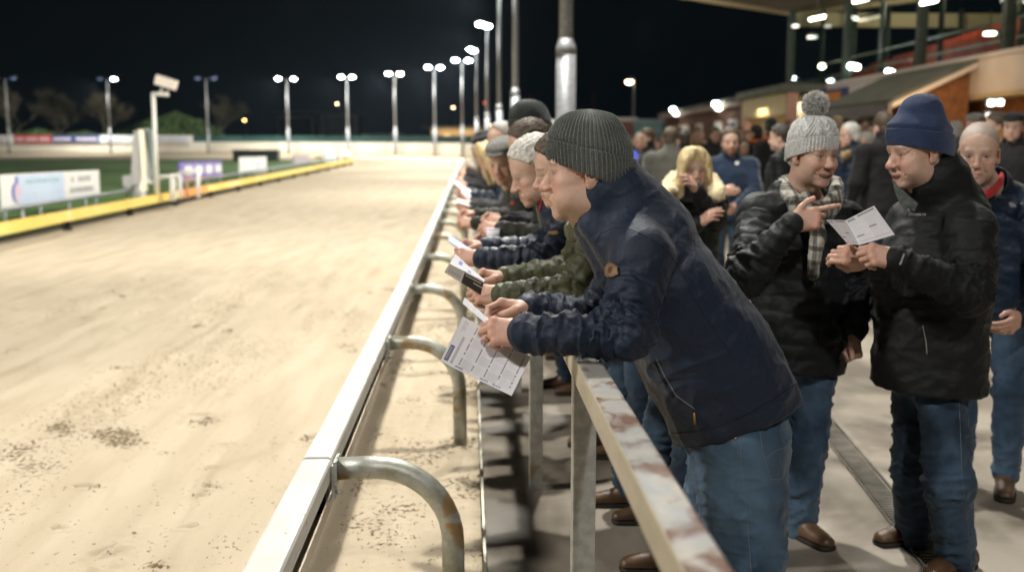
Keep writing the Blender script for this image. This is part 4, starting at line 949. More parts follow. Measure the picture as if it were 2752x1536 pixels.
def surf_nets(D, lo, h):
    S = D < 0; nx, ny, nz = D.shape
    cnt = np.zeros((nx - 1, ny - 1, nz - 1), np.uint8)
    for (i, j, k) in CORN: cnt += S[i:nx - 1 + i, j:ny - 1 + j, k:nz - 1 + k]
    mask = (cnt > 0) & (cnt < 8); ci = np.argwhere(mask); idx = np.full(mask.shape, -1, np.int64); idx[mask] = np.arange(len(ci))
    val = np.stack([D[ci[:, 0] + c[0], ci[:, 1] + c[1], ci[:, 2] + c[2]] for c in CORN], 1)
    acc = np.zeros((len(ci), 3)); num = np.zeros(len(ci))
    for a, b in EDG:
        va, vb = val[:, a], val[:, b]; m = (va < 0) != (vb < 0); t = np.where(m, va / np.where(m, va - vb, 1), 0)
        acc += np.where(m[:, None], CORN[a] + t[:, None] * (CORN[b] - CORN[a]), 0); num += m
    V = (ci + acc / num[:, None]) * h + lo
    Fs = []
    for axs in range(3):
        sl0 = [slice(None)] * 3; sl1 = [slice(None)] * 3; sl0[axs] = slice(0, -1); sl1[axs] = slice(1, None)
        cr = S[tuple(sl0)] != S[tuple(sl1)]; e = np.argwhere(cr)
        u, v = [(1, 2), (2, 0), (0, 1)][axs]
        ok = (e[:, u] > 0) & (e[:, v] > 0) & (e[:, u] < D.shape[u] - 1) & (e[:, v] < D.shape[v] - 1); e = e[ok]
        ins = S[e[:, 0], e[:, 1], e[:, 2]]
        def cell(du, dv):
            q = e.copy(); q[:, u] += du; q[:, v] += dv; return idx[q[:, 0], q[:, 1], q[:, 2]]
        q = np.stack([cell(-1, -1), cell(0, -1), cell(0, 0), cell(-1, 0)], 1); q[~ins] = q[~ins][:, ::-1]
        Fs.append(q)
    F = np.concatenate(Fs); F = F[(F >= 0).all(1)]
    return V, F
def laplace(V, F, w=.5):
    n = len(V); acc = np.zeros((n, 3)); c = np.zeros(n)
    for a, b in ((0, 1), (1, 2), (2, 3), (3, 0)):
        for i, j in ((a, b), (b, a)):
            for d in range(3): acc[:, d] += np.bincount(F[:, i], V[F[:, j], d], n)
            c += np.bincount(F[:, i], minlength=n)
    return V + w * (acc / np.maximum(c, 1)[:, None] - V)
def vnormals(V, F):
    a, b, c, d = (V[F[:, i]] for i in range(4)); fn = np.cross(c - a, d - b); n = np.zeros_like(V)
    for i in range(4):
        for k in range(3): n[:, k] += np.bincount(F[:, i], fn[:, k], len(V))
    return n / np.maximum(np.linalg.norm(n, axis=1), 1e-12)[:, None]
def axis_frame(a, b, V):
    a = A(a); b = A(b); ab = b - a; L = float(np.linalg.norm(ab)); n = ab / L; e1 = nrmz(np.cross(n, [.31, .2, .93])); e2 = np.cross(n, e1)
    v = V - a; return v @ n, v @ e1, v @ e2, L
def folds(V, N, a, b, r, amp, lam=.03, seed=0, around=1., t0=0., t1=1., soft=.06, rmax=1.6, sharp=2.):
    """ring-like cloth folds along the limb a-b"""
    t, x, y, L = axis_frame(a, b, V); rad = np.sqrt(x * x + y * y)
    w = sstep(t0 * L - soft, t0 * L + soft * .3, t) * (1 - sstep(t1 * L - soft * .3, t1 * L + soft, t)) * (1 - sstep(r * rmax * .8, r * rmax, rad))
    s = w > .01
    if not s.any(): return V
    q = np.stack([t[s] / lam, x[s] / r * around + seed * 3.1, y[s] / r * around], 1)
    q[:, 0] += 1.3 * vnoise(np.stack([x[s] / r * 1.3, y[s] / r * 1.3, t[s] / .12], 1) + seed, 5) + .5 * x[s] / r
    g = 1 - np.abs(2 * vnoise(q, seed) - 1); g2 = 1 - np.abs(2 * vnoise(q * np.array([2.1, 1.6, 1.6]) + 9, seed + 1) - 1)
    d = amp * (g ** sharp - .4) + amp * .35 * (g2 ** sharp - .4)
    out = V.copy(); out[s] += N[s] * (d * w[s])[:, None]; return out
def baffles(V, N, a, b, r, amp, lam=.06, seed=0, rmax=1.7, t0=0., t1=1., soft=.03, pw=.55):
    t, x, y, L = axis_frame(a, b, V); rad = np.sqrt(x * x + y * y)
    w = sstep(t0 * L - soft, t0 * L, t) * (1 - sstep(t1 * L, t1 * L + soft, t)) * (1 - sstep(r * rmax * .85, r * rmax, rad))
    tw = t + .010 * (vnoise(np.stack([x / r, y / r, t * 3], 1) * 1.5 + seed, seed) - .5)
    g = np.abs(np.sin(PI * tw / lam)) ** pw
    pk = vnoise(np.stack([x / .022, y / .022, t / .05], 1), seed + 3) - .5
    return V + N * ((amp * (g - .7) + amp * .5 * pk * (1 - g * .5)) * w)[:, None]

def rot_from(fwd, up=(0, 0, 1)):
    """3x3 with columns right, forward, up"""
    y = nrmz(fwd); x = nrmz(np.cross(y, A(up))); z = np.cross(x, y); return np.stack([x, y, z], 1)
def merge(parts):
    V = []; F = []; C = []; n = 0
    for p in parts:
        V.append(p[0]); F.append(p[1] + n); n += len(p[0])
        C.append(p[2] if len(p) > 2 and p[2] is not None else np.tile(A(.5, .3, .22), (len(p[0]), 1)))
    return np.concatenate(V), np.concatenate(F), np.concatenate(C)
def put(name, V, F, m, parent, C=None, smooth=True, **k):
    org = np.array(parent_origin(parent)) if parent is not None else 0
    o = mesh_np(name, V - org, F, m, smooth, parent, **k)
    if C is not None:
        ca = o.data.color_attributes.new('Col', 'FLOAT_COLOR', 'POINT')
        ca.data.foreach_set('color', np.concatenate([C, np.ones((len(C), 1))], 1).astype(f32).ravel())
    return o

# ================================================================== HEADS
SK = A(.55, .365, .275)
HEADC = {}
def head_mesh(res=.0022, smile=0., jaw=1., cheek=1., nose=1., brow=(.20, .14, .10), skin=(1, 1, 1), stub=0., age=.5, eyes=.78, beard=None, female=False, seed=0, look=0., scalp=None):
    key = (res, smile, jaw, cheek, nose, brow, skin, stub, age, eyes, beard, female, seed, look, scalp)
    if key in HEADC: return HEADC[key]
    s = Sdf(); j = jaw
    s.ell((0, -.018, .045), (.074, .094, .082), .01)
    s.ell((0, .034, .034), (.060, .050, .058), .03)
    s.ell((0, .026, -.035), (.059 * (.5 + .5 * j), .058, .074), .03)
    s.ell((0, .012, -.074), (.056 * j, .056, .036), .03)
    s.ell((0, .069, -.100), (.023 * j, .018, .017), .022)
    s.ell((0, .064, -.062), (.030, .026, .028), .02)
    s.cap((-.032, .074, .020), (.032, .074, .020), .0115, .0115, .014)
    for q in (-1, 1):
        s.ell((q * .042, .054, -.024), (.021, .020, .017), .018)
        s.ell((q * .039, .046, -.060 + .012 * smile), (.021 * cheek, .024 * cheek, .026), .02)
        if smile: s.ell((q * .037, .068, -.034), (.018, .015, .014), .012)
        s.ell((q * .031, .094, .001), (.017, .014, .0105), .012, 's')
        s.ell((q * .031, .0665, .0), (.0135, .0140, .0125), .004)
        s.ell((q * .031, .0675, .0085), (.0165, .0130, .0060), .006)
        s.ell((q * .031, .0650, -.010), (.0150, .0120, .0045), .007)
    s.cap((0, .080, .010), (0, .100, -.028), .0068, .0098 * nose, .010)
    s.ell((0, .1025, -.033), (.0125 * nose, .0115 * nose, .0105 * nose), .007)
    for q in (-1, 1):
        s.ell((q * .0125 * nose, .094, -.036), (.0075 * nose, .0105, .0078), .005)
        s.ell((q * .006, .099, -.0445), (.0032, .0045, .003), .003, 's')
        # nasolabial fold
        s.cap((q * .020, .089, -.040), (q * (.034 + .006 * smile), .070, -.066), .0022, .0015, .010 + .004 * smile, 's')
    s.cap((0, .092, -.046), (0, .0885, -.060), .0015, .0015, .008, 's')
    w = .024 + .012 * smile; up = .010 * smile
    zc = -.0715
    for q in (-1, 1):
        s.cap((0, .0890, zc + .0055 + .003 * smile), (q * w, .0770 - .003 * smile, zc + up), .0045, .0022, .005)
        s.cap((0, .0872, zc - .0055 - .003 * smile), (q * w, .0765 - .003 * smile, zc + up), .0056, .0022, .005)
    if smile:
        def well(c, r, k, op):
            c = A(c); r = A(r)
            def fn(P):
                v = P - c; v = np.stack([v[..., 0], v[..., 1], v[..., 2] - ((up + .004) * (P[..., 0] / w) ** 2 - .004)], -1)
                k0 = np.sqrt(((v / r) ** 2).sum(-1)); k1 = np.sqrt(((v / (r * r)) ** 2).sum(-1)) + 1e-9; return k0 * (k0 - 1) / k1
            s.raw(fn, c - r - A(0, 0, .01), c + r + A(0, 0, .02), k, op)
        well((0, .088, zc), (.015 + .014 * smile, .019, .0030 + .0036 * smile), .002, 's')
        well((0, .0690, zc + .0030), (.014 + .013 * smile, .0155, .0066), .001, 'u')
        for q in (-1, 1):
            for aa in (-.5, 0., .5): s.cap((q * .049, .064, .002 - .006 * aa), (q * .060, .050, .004 - .020 * aa), .0008, .0008, .004, 's')
    else:
        s.cap((-w * .9, .081, zc), (0, .0950, zc), .0016, .0022, .002, 's'); s.cap((w * .9, .081, zc), (0, .0950, zc), .0016, .0022, .002, 's')
    R = lambda q: np.array(Euler((0, 0, q * -.22)).to_matrix())
    for q in (-1, 1):
        s.ell((q * .0735, -.014, -.006), (.0055, .0180, .030), .004, 'u', R(q))
        s.ell((q * .0775, -.010, -.002), (.0045, .0105, .018), .004, 's', R(q))
        s.ell((q * .0715, -.008, -.030), (.0055, .010, .011), .005)
    s.tube([(0, -.030, -.030), (0, -.034, -.09), (0, -.042, -.145)], [.055, .055 * j, .054 * j], [.055, .057 * j, .056], (1, 0, 0), .03, res=4)
    if not female: s.ell((0, .028, -.125), (.010, .012, .014), .02)
    V, F = s.mesh(res, 1)
    # crease noise
    N = vnormals(V, F); fore = np.exp(-((V[:, 2] - .058) / .022) ** 2) * (V[:, 1] > .05)
    V = V - N * (age * .0009 * fore * (np.abs(np.sin(V[:, 2] * 420)) < .35))[:, None]
    V = V + N * ((fbm(V * 90, 2, 3) - .5) * .0014 * age)[:, None]
    # pigment
    x, y, z = V.T; C = np.tile(SK * A(skin), (len(V), 1)).astype(float)
    def blend(m, col, a=1.): C[:] = C + (np.asarray(col) - C) * (np.clip(m, 0, 1) * a)[:, None]
    g = lambda cx, cy, cz, r: np.exp(-(((np.abs(x) - cx) ** 2 + (y - cy) ** 2 + (z - cz) ** 2) / r ** 2))
    red = SK * A(1.08, .72, .70)
    blend(g(0, .11, -.034, .018), red, .7); blend(g(.040, .068, -.034, .024), red, .6); blend(g(.078, -.01, -.005, .03), red, .5); blend(g(0, .075, -.10, .02), red, .25)
    blend(np.clip((fbm(V * 26, 3, 8) - .5) * 3, 0, 1), red, .12 * age + .05)
    blend(g(.031, .080, .012, .010) + g(.031, .080, -.012, .009), SK * A(.70, .55, .55), .6)
    if stub: blend(sstep(.0, .5, ((z < -.045) & (y > -.01)).astype(float)) * sstep(-.035, -.06, z) * sstep(-.03, .02, y) * (1 - np.exp(-((x / .02) ** 2 + ((z + .07) / .010) ** 2))), A(.30, .25, .22), stub)
    if beard is not None:
        bm_ = sstep(-.040, -.058, z) * sstep(-.02, .01, y) * (1 - np.exp(-((x / .022) ** 2 + ((z + .072) / .008) ** 2) * 1.2)); blend(bm_ + (np.exp(-((z + .056) / .006) ** 2) * (np.abs(x) < .028) * (y > .07)), A(beard), .85)
    xr = (np.abs(x) / w) ** 2
    lip = (np.exp(-((z - (zc + .0055 + .003 * smile + (up - .0055 - .003 * smile) * xr)) / .0042) ** 4) + np.exp(-((z - (zc - .0055 - .003 * smile + (up + .0055 + .005 * smile) * xr)) / .0050) ** 4)) * (np.abs(x) < w) * (y > .070)
    blend(lip, SK * A(.82, .52, .50), .75)
    if scalp is not None:
        fm = (y * .66 - (z - .088) * .75 < .062 * .66 - 0) & (z > .030 + .0 * y); hl = sstep(.0, .012, .040 - y * .75 + (z - .060) * .66 + (vnoise(V * 160, 5) - .5) * .010) ; side = sstep(.034, .048, z) + sstep(.024, .012, y) * sstep(-.050, -.040, z) * (1 - ((y > -.034) & (y < .0) & (z < .020)))
        blend(np.clip(hl * np.clip(side, 0, 1), 0, 1) * (.75 + .25 * vnoise(V * 300, 9)), A(scalp), .85)
    # brows
    bz = .0205 - .002 * smile + .004 * np.cos((np.abs(x) - .027) / .022 * 1.7)
    blend(np.exp(-((z - bz) / (.0044 - .06 * np.clip(np.abs(x) - .030, 0, 1))) ** 4) * (np.abs(x) > .012) * (np.abs(x) < .050) * (y > .05) * (.6 + .4 * vnoise(V * A(400, 200, 200), 2)), A(brow), .8)
    # eyes
    ex = np.abs(x) - .031; ez = z - 0.0; oh = .0050 * eyes * (1 - .45 * smile)
    lidz = oh * np.sqrt(np.clip(1 - (ex / .0125) ** 2, 0, 1))
    inside = (np.abs(ex) < .0125) & (np.abs(ez) < lidz) & (y > .068)
    near = (np.abs(ex) < .0138) & (ez > -lidz - .0016) & (ez < lidz + .0024) & (y > .066)
    blend(near.astype(float), A(.10, .06, .05), .8); blend(((np.abs(ex) < .015) & (ez > lidz) & (ez < lidz + .006) & (y > .06)).astype(float), SK * A(.75, .6, .58), .5)
    C[inside] = (.36, .32, .29)
    lx = x - np.sign(x) * .031 - look * .004
    iris = inside & (lx ** 2 + ez ** 2 < .0056 ** 2); C[iris] = (.055, .05, .045); pup = inside & (lx ** 2 + ez ** 2 < .0026 ** 2); C[pup] = (.01, .01, .01)
    if smile:
        zz_ = z - ((up + .004) * (x / w) ** 2 - .004)
        mo = ((x / (.016 + .014 * smile)) ** 2 + ((zz_ - zc) / (.0036 + .0040 * smile)) ** 2 < 1) & (y < .0868) & (y > .04)
        C[mo] = (.10, .025, .025); te = mo & (zz_ > zc - .0034) & (np.abs(x) < .0215 * smile) & (zz_ < zc + .0062); C[te] = (.74, .68, .58)
    HEADC[key] = (V, F, C); return HEADC[key]

def hand_mesh(res, side, curls, thumb=None, spread=.0, size=1., rings=None):
    """local frame: origin wrist, +y to the knuckles, +z back of the hand, thumb on side*x. curls: 4 x (mcp,pip,dip) degrees"""
    s = Sdf(); kx = [.029, .0095, -.0105, -.0285]; ky = [.090, .095, .089, .078]; L = [(.044, .026, .021), (.048, .030, .022), (.044, .028, .022), (.034, .021, .019)]
    R0 = [.0098, .0100, .0094, .0084]
    s.tube([(0, -.022, 0), (0, 0, 0), (0, .03, -.002)], [.026, .025, .030], [.019, .018, .017], (1, 0, 0), .012, res=4)
    for i in range(4): s.cap((side * kx[i] * .55, .012, -.001), (side * kx[i], ky[i], 0), .0155, .0118, .016)
    s.ell((side * .004, .052, -.008), (.034, .036, .014), .014)
    s.ell((-side * .020, .035, -.010), (.014, .028, .013), .012)
    nail = []
    for i in range(4):
        p = A(side * kx[i], ky[i], 0); a = 0; sp = math.radians(spread * (1.2 - .8 * i)) * side
        s.ell(p + A(0, 0, .003), (.0105, .0110, .0095), .008)
        for jn in range(3):
            a += math.radians(curls[i][jn]); d = A(math.sin(sp) * math.cos(a), math.cos(a) * math.cos(sp), -math.sin(a)); q = p + d * L[i][jn]
            r0 = R0[i] * (1 - .09 * jn); s.cap(p, q, r0, r0 * .90, .003 if jn else .006)
            if jn < 2: s.ell(q, (r0 * .97,) * 3, .002)
            if jn == 2: nail.append((q + A(0, math.sin(a), math.cos(a)) * r0 * .75, r0))
            p = q
    th = thumb or [(.024, .022, -.010), (.044, .052, -.020), (.050, .084, -.026), (.046, .108, -.030)]
    tp = [A(side * t[0], t[1], t[2]) for t in th]; tr = [.0165, .0125, .0108, .0090]
    for i in range(3): s.cap(tp[i], tp[i + 1], tr[i], tr[i + 1], .014 if i == 0 else .004)
    V, F = s.mesh(res, 1)
    C = np.tile(SK * A(1.02, .93, .92), (len(V), 1)).astype(float)
    def bl(m, col, a): C[:] = C + (np.asarray(col) - C) * (np.clip(m, 0, 1) * a)[:, None]
    kd = np.zeros(len(V))
    for i in range(4): kd = np.maximum(kd, np.exp(-((V - A(side * kx[i], ky[i], .008)) ** 2).sum(1) / .012 ** 2))
    bl(kd, SK * A(1.1, .72, .68), .55); bl(np.clip((fbm(V * 60, 3, 4) - .5) * 3, 0, 1), SK * A(1.05, .75, .7), .35)
    for q, r in nail: bl((((V - q) ** 2).sum(1) < (r * .8) ** 2).astype(float), SK * A(1.2, 1.05, 1.0), .6)
    return V * size, F, C
def place(M3, o, V): return V @ np.asarray(M3, float).T + np.asarray(o, float)

# ================================================================== HATS AND HAIR
def lathe(prof, nth, a0, b0, disp=None, cy=-.018):
    """prof: list (radius factor, z); elliptical plan a0 x b0"""
    th = np.linspace(0, 2 * PI, nth, endpoint=False); P = np.array(prof); n = len(P)
    T, I = np.meshgrid(th, np.arange(n)); r = P[I, 0]; z = P[I, 1]
    X = np.cos(T) * r * a0; Y = np.sin(T) * r * b0 + cy; Z = z.copy()
    if disp is not None: X, Y, Z = disp(X, Y, Z, T, I, r)
    V = np.stack([X, Y, Z], -1).reshape(-1, 3)
    i, k = np.meshgrid(np.arange(n - 1), np.arange(nth), indexing='ij'); a = (i * nth + k).ravel(); b = (i * nth + (k + 1) % nth).ravel()
    return V, np.stack([a, b, b + nth, a + nth], -1)
def smooth_prof(P, n):
    P = np.array(P); t = np.linspace(0, len(P) - 1, n); out = []
    for q in t:
        i = min(int(q), len(P) - 2); u = q - i; p0, p1, p2, p3 = P[max(i - 1, 0)], P[i], P[i + 1], P[min(i + 2, len(P) - 1)]
        out.append(.5 * ((2 * p1) + (-p0 + p2) * u + (2 * p0 - 5 * p1 + 4 * p2 - p3) * u * u + (-p0 + 3 * p1 - 3 * p2 + p3) * u ** 3))
    return out
def beanie(Mh, oh, sc, parent, m, cuffm=None, ribs=64, H=.17, cuff=.062, zf=.034, zb=-.030, slouch=(0, 0), nth=512, n=70, rib=.0016, top=1., fat=1., cable=False, name='beanie', cuffh=None):
    a0, b0 = .0810 * fat, .1035 * fat; cyo = .0035
    def dsp(X, Y, Z, T, I, r):
        fr = (Y + .1) / .2; base = zb + (zf - zb) * np.clip(fr, -.1, 1.1)
        q = np.clip(Z / H, 0, 1); bm_ = (zf + zb) / 2; zz = bm_ + (base - bm_) * (1 - .75 * q) + Z
        amp = rib * np.where(r > .25, 1, r / .25) * np.where(r > 1.04, 1, .8)
        cr = np.cos(T * ribs); cr = np.sign(cr) * np.abs(cr) ** .7
        if cable:
            cb = .0030 * np.sin(T * 14) + .0022 * np.sin(Z * 230 + np.where(np.sin(T * 7) > 0, 1, -1) * T * 40)
            cr = np.where(Z > cuff + .004, 0, cr); X = X + np.cos(T) * np.where(Z > cuff + .004, cb, 0) * np.minimum(1, r * 2); Y = Y + np.sin(T) * np.where(Z > cuff + .004, cb, 0) * np.minimum(1, r * 2)
        X = X + np.cos(T) * amp * cr; Y = Y + np.sin(T) * amp * cr
        X = X + slouch[0] * q ** 2; Y = Y + slouch[1] * q ** 2
        w = fbm(np.stack([X, Y, zz], -1).reshape(-1, 3) * 22, 2, 7).reshape(X.shape) - .5
        return X + np.cos(T) * w * .007, Y + cyo + np.sin(T) * w * .007, zz + w * .004
    c = cuff
    pc = [(1.0, .006), (1.01, .0), (1.06, .0), (1.085, .006), (1.10, c * .5), (1.095, c - .006), (1.085, c), (1.05, c + .001), (1.00, c - .004)]
    V, F = lathe(smooth_prof(pc, 26), nth, a0, b0, dsp); V2 = place(Mh, oh, V * sc); put('cuff', V2, F[:, ::-1], cuffm or m, parent)
    pd = [(.99, .004), (1.0, c * .5), (1.02, c), (1.035, c + .010), (1.02, c + .022), (.94 * top, c + (H - c) * .45), (.80 * top, c + (H - c) * .70), (.58 * top, c + (H - c) * .88), (.32 * top, c + (H - c) * .97), (.10, H), (.0, H)]
    V, F = lathe(smooth_prof(pd, n), nth, a0, b0, dsp); V2 = place(Mh, oh, V * sc); put(name, V2, F[:, ::-1], m, parent)
def pompom(c, r, parent, m, n=2600, seed=1):
    rg = np.random.default_rng(seed); d = rg.normal(size=(n, 3)); d /= np.linalg.norm(d, axis=1)[:, None]; L = r * rg.uniform(.86, 1.04, n)
    b = d * L[:, None]; t = np.cross(d, rg.normal(size=(n, 3))); t /= np.linalg.norm(t, axis=1)[:, None]; w = r * .040
    jit = rg.normal(size=(n, 3)) * r * .05
    V = np.stack([d * r * .5 - t * w, d * r * .5 + t * w, b + jit + t * w * .5, b + jit - t * w * .5], 1).reshape(-1, 3) + np.asarray(c)
    F = np.arange(4 * n).reshape(-1, 4)
    s = Sdf(); s.ell(c, (r * .82,) * 3); v2, f2 = s.mesh(r / 14, 0)
    put('pompom', np.concatenate([V, v2]), np.concatenate([F, f2 + 4 * n]), m, parent, smooth=False)
def hair_mesh(kind, res=.004, seed=0, hat=False):
    s = Sdf()
    if kind in ('short', 'crop', 'receding'):
        th = .007 if kind == 'short' else .003
        s.ell((0, -.022, .048), (.075 + th, .094 + th, .081 + th), .01)
        s.ell((0, .0, .058), (.068 + th, .085 + th * .6, .074 + th * .6), .02)
        s.ell((0, -.055, -.02), (.062, .055, .05), .02)
        zf = {'short': .074, 'crop': .074, 'receding': .100}[kind]; yf = {'short': .062, 'crop': .06, 'receding': .034}[kind]
        s.plane((0, yf, zf), (0, .75, -.66)); s.raw(lambda P: -np.maximum(-(P[..., 1] - .012 - .0 * P[..., 2]), (P[..., 2] - .046)), A(-9, -9, -9), A(9, 9, 9), .008, 'c')
        s.plane((0, 0, -.058), (0, .4, -1)); s.raw(lambda P: -np.maximum(np.maximum(-(P[..., 1] + .034), (P[..., 1] - .0)), (P[..., 2] - .018)), A(-9, -9, -9), A(9, 9, 9), .006, 'c')
    elif kind == 'long':
        s.ell((0, -.020, .050), (.088, .104, .092), .01)
        for q in (-1, 1):
            s.tube([(q * .020, .060, .115), (q * .066, .060, .06), (q * .085, .035, -.04), (q * .090, .03, -.13), (q * .080, .035, -.22)], [.030, .026, .026, .032, .020], [.030, .036, .042, .040, .02], (1, 0, 0), .02)
        s.tube([(0, -.05, .02), (0, -.075, -.08), (0, -.08, -.20)], [.08, .095, .09], [.05, .05, .035], (1, 0, 0), .03, res=6)
        s.raw(lambda P: np.sqrt(((P / A(.060, .2, .088) - A(0, .085 / .2 + .55, -.02 / .088)) ** 2).sum(-1)) * .05 - .05, A(-9, -9, -9), A(9, 9, 9), .01, 's')
    elif kind == 'bob':
        s.ell((0, -.022, .045), (.086, .104, .094), .01); s.ell((0, -.045, -.03), (.088, .078, .075), .03)
        s.plane((0, .050, .06), (0, .8, -.5))
        s.raw(lambda P: -np.maximum(-(P[..., 1] - .03), (P[..., 2] - .05)), A(-9, -9, -9), A(9, 9, 9), .01, 'c')
    if hat: s.plane((0, 0, .035), (0, 0, 1))
    V, F = s.mesh(res, 1); N = vnormals(V, F)
    q = V * (A(60, 60, 18) if kind in ('long', 'bob') else A(110, 45, 60))
    d = (fbm(q, 3, seed) - .5) * {'long': .016, 'bob': .014, 'short': .015, 'crop': .004, 'receding': .003}[kind]
    return V + N * d[:, None], F
def cap_mesh(res=.005):
    s = Sdf(); s.ell((0, -.012, .088), (.092, .118, .040), .01); s.ell((0, -.02, .060), (.083, .103, .050), .02); s.ell((0, .075, .070), (.062, .055, .012), .012)
    s.plane((0, 0, .040), (0, .10, -1)); V, F = s.mesh(res, 1); N = vnormals(V, F); return V + N * ((fbm(V * 25, 2, 5) - .5) * .006)[:, None], F
# ================================================================== CLOTH MATERIALS
def cloth(name, c, c2=None, rough=.62, sheen=.15, wave=420, bump=.35, b2=.30, **k):
    return mat(name, c, c2 or tuple(x * 1.35 for x in c), rough, nscale=3.5, ndetail=5, sheen=sheen, wave=wave, bump=bump, bscale=260, bump2=b2, b2scale=26, spec=.28, **k)
M_skin = mat('skin', (.5, .3, .2), rough=.48, vcol=True, nscale=140, ndetail=3, bump=.38, bscale=380, sss=.10, spec=.45)
M_skinc = mat('skin_far', (.5, .3, .2), rough=.5, vcol=True, nscale=140)
M_navy = cloth('navy_padded_nylon', (.0080, .0150, .0320), rough=.50, sheen=.08)
M_navyin = cloth('navy_quilted_nylon', (.006, .013, .028), rough=.38, sheen=.05)
M_olive = cloth('olive_padded_nylon', (.052, .056, .026), rough=.42, sheen=.1)
M_blackp = cloth('black_padded_nylon', (.0060, .0078, .0082), rough=.56, sheen=.02)
M_blacks = cloth('black_softshell', (.0045, .0052, .0054), rough=.62, sheen=.05)
M_darkolive = cloth('dark_olive_cloth', (.022, .024, .017), rough=.7)
M_charcoal = cloth('charcoal_wool', (.030, .031, .030), rough=.85, sheen=.3)
M_greywool = cloth('grey_wool_coat', (.075, .072, .062), rough=.9, sheen=.3)
M_fleece = cloth('navy_fleece', (.010, .020, .042), rough=.9, sheen=.4)
M_brownc = cloth('brown_jacket', (.085, .045, .020), rough=.7)
M_tan = cloth('tan_jacket', (.22, .14, .06), rough=.75)
M_redc = cloth('red_cloth', (.30, .020, .022), rough=.7)
M_bluec = cloth('bright_blue_cloth', (.05, .07, .40), rough=.7)
M_greenc = cloth('green_cloth', (.05, .07, .03), rough=.75)
M_creamf = cloth('cream_fur', (.66, .55, .34), rough=.95, sheen=.5)
def denim(name, c, hi):
    return mat(name, c, hi, .82, nscale=5, ndetail=8, sheen=.15, wave=520, bump=.4, bscale=300, bump2=.35, b2scale=22, spec=.25, c3=tuple(x * 1.55 for x in hi), c3t=.56, c3w=.28, c3scale=5, stretch=(1, 1, .55))
M_denim = denim('blue_denim', (.024, .048, .084), (.060, .102, .155))
M_denimd = denim('dark_denim', (.014, .027, .048), (.034, .060, .094))
M_black = cloth('black_cloth', (.008, .008, .009), rough=.8)
M_knitg = mat('grey_green_knit', (.070, .078, .070), (.115, .125, .115), .95, nscale=160, ndetail=2, bump=.9, bscale=520, sheen=.5)
M_knitl = mat('light_grey_knit', (.46, .465, .445), (.72, .72, .69), .95, nscale=120, ndetail=2, bump=.9, bscale=420, sheen=.5)
M_knitn = mat('navy_knit', (.012, .026, .075), (.022, .042, .105), .92, nscale=200, ndetail=2, bump=.6, bscale=600, sheen=.35)
M_knitb = mat('black_knit', (.012, .016, .015), (.022, .028, .026), .95, nscale=90, sheen=.4)
M_tweed = mat('grey_tweed', (.10, .095, .085), (.17, .16, .145), .9, nscale=60, sheen=.3)
M_pom = mat('pompom_wool', (.50, .50, .47), (.72, .72, .69), .95, nscale=60)
M_hairg = mat('grey_hair', (.26, .24, .21), (.42, .40, .36), .6, nscale=90, stretch=(1, .3, 1))
M_hairs = mat('silver_hair', (.42, .40, .36), (.62, .60, .55), .6, nscale=90, stretch=(1, .3, 1))
M_hairb = mat('brown_hair', (.040, .027, .017), (.10, .070, .042), .6, nscale=90, stretch=(1, .3, 1))
M_hairk = mat('dark_hair', (.02, .016, .012), (.045, .035, .026), .55, nscale=90, stretch=(1, .3, 1))
M_hairy = mat('blonde_hair', (.52, .38, .17), (.74, .60, .34), .5, nscale=60, stretch=(1, 1, .15), bump=.5, bscale=90)
M_hairr = mat('ginger_hair', (.20, .09, .035), (.30, .15, .06), .6, nscale=80)
M_leather = mat('brown_leather', (.075, .040, .020), (.13, .072, .036), .42, nscale=14, bump=.3, bscale=180, coat=.1)
M_sole = mat('rubber_sole', (.02, .016, .012), rough=.7)
M_zip = mat('zip_metal', (.5, .5, .48), rough=.35, metal=.8)
M_brass = mat('brass', (.45, .25, .10), rough=.4, metal=.7)
M_patch = mat('tan_leather_patch', (.17, .095, .048), (.24, .14, .075), .6, nscale=40, bump=.4, bscale=260)
M_stitch = mat('pale_stitching', (.16, .17, .17), rough=.8)
M_seam = mat('dark_seam', (.004, .006, .012), rough=.9)  # dark cord colour for seams and zips

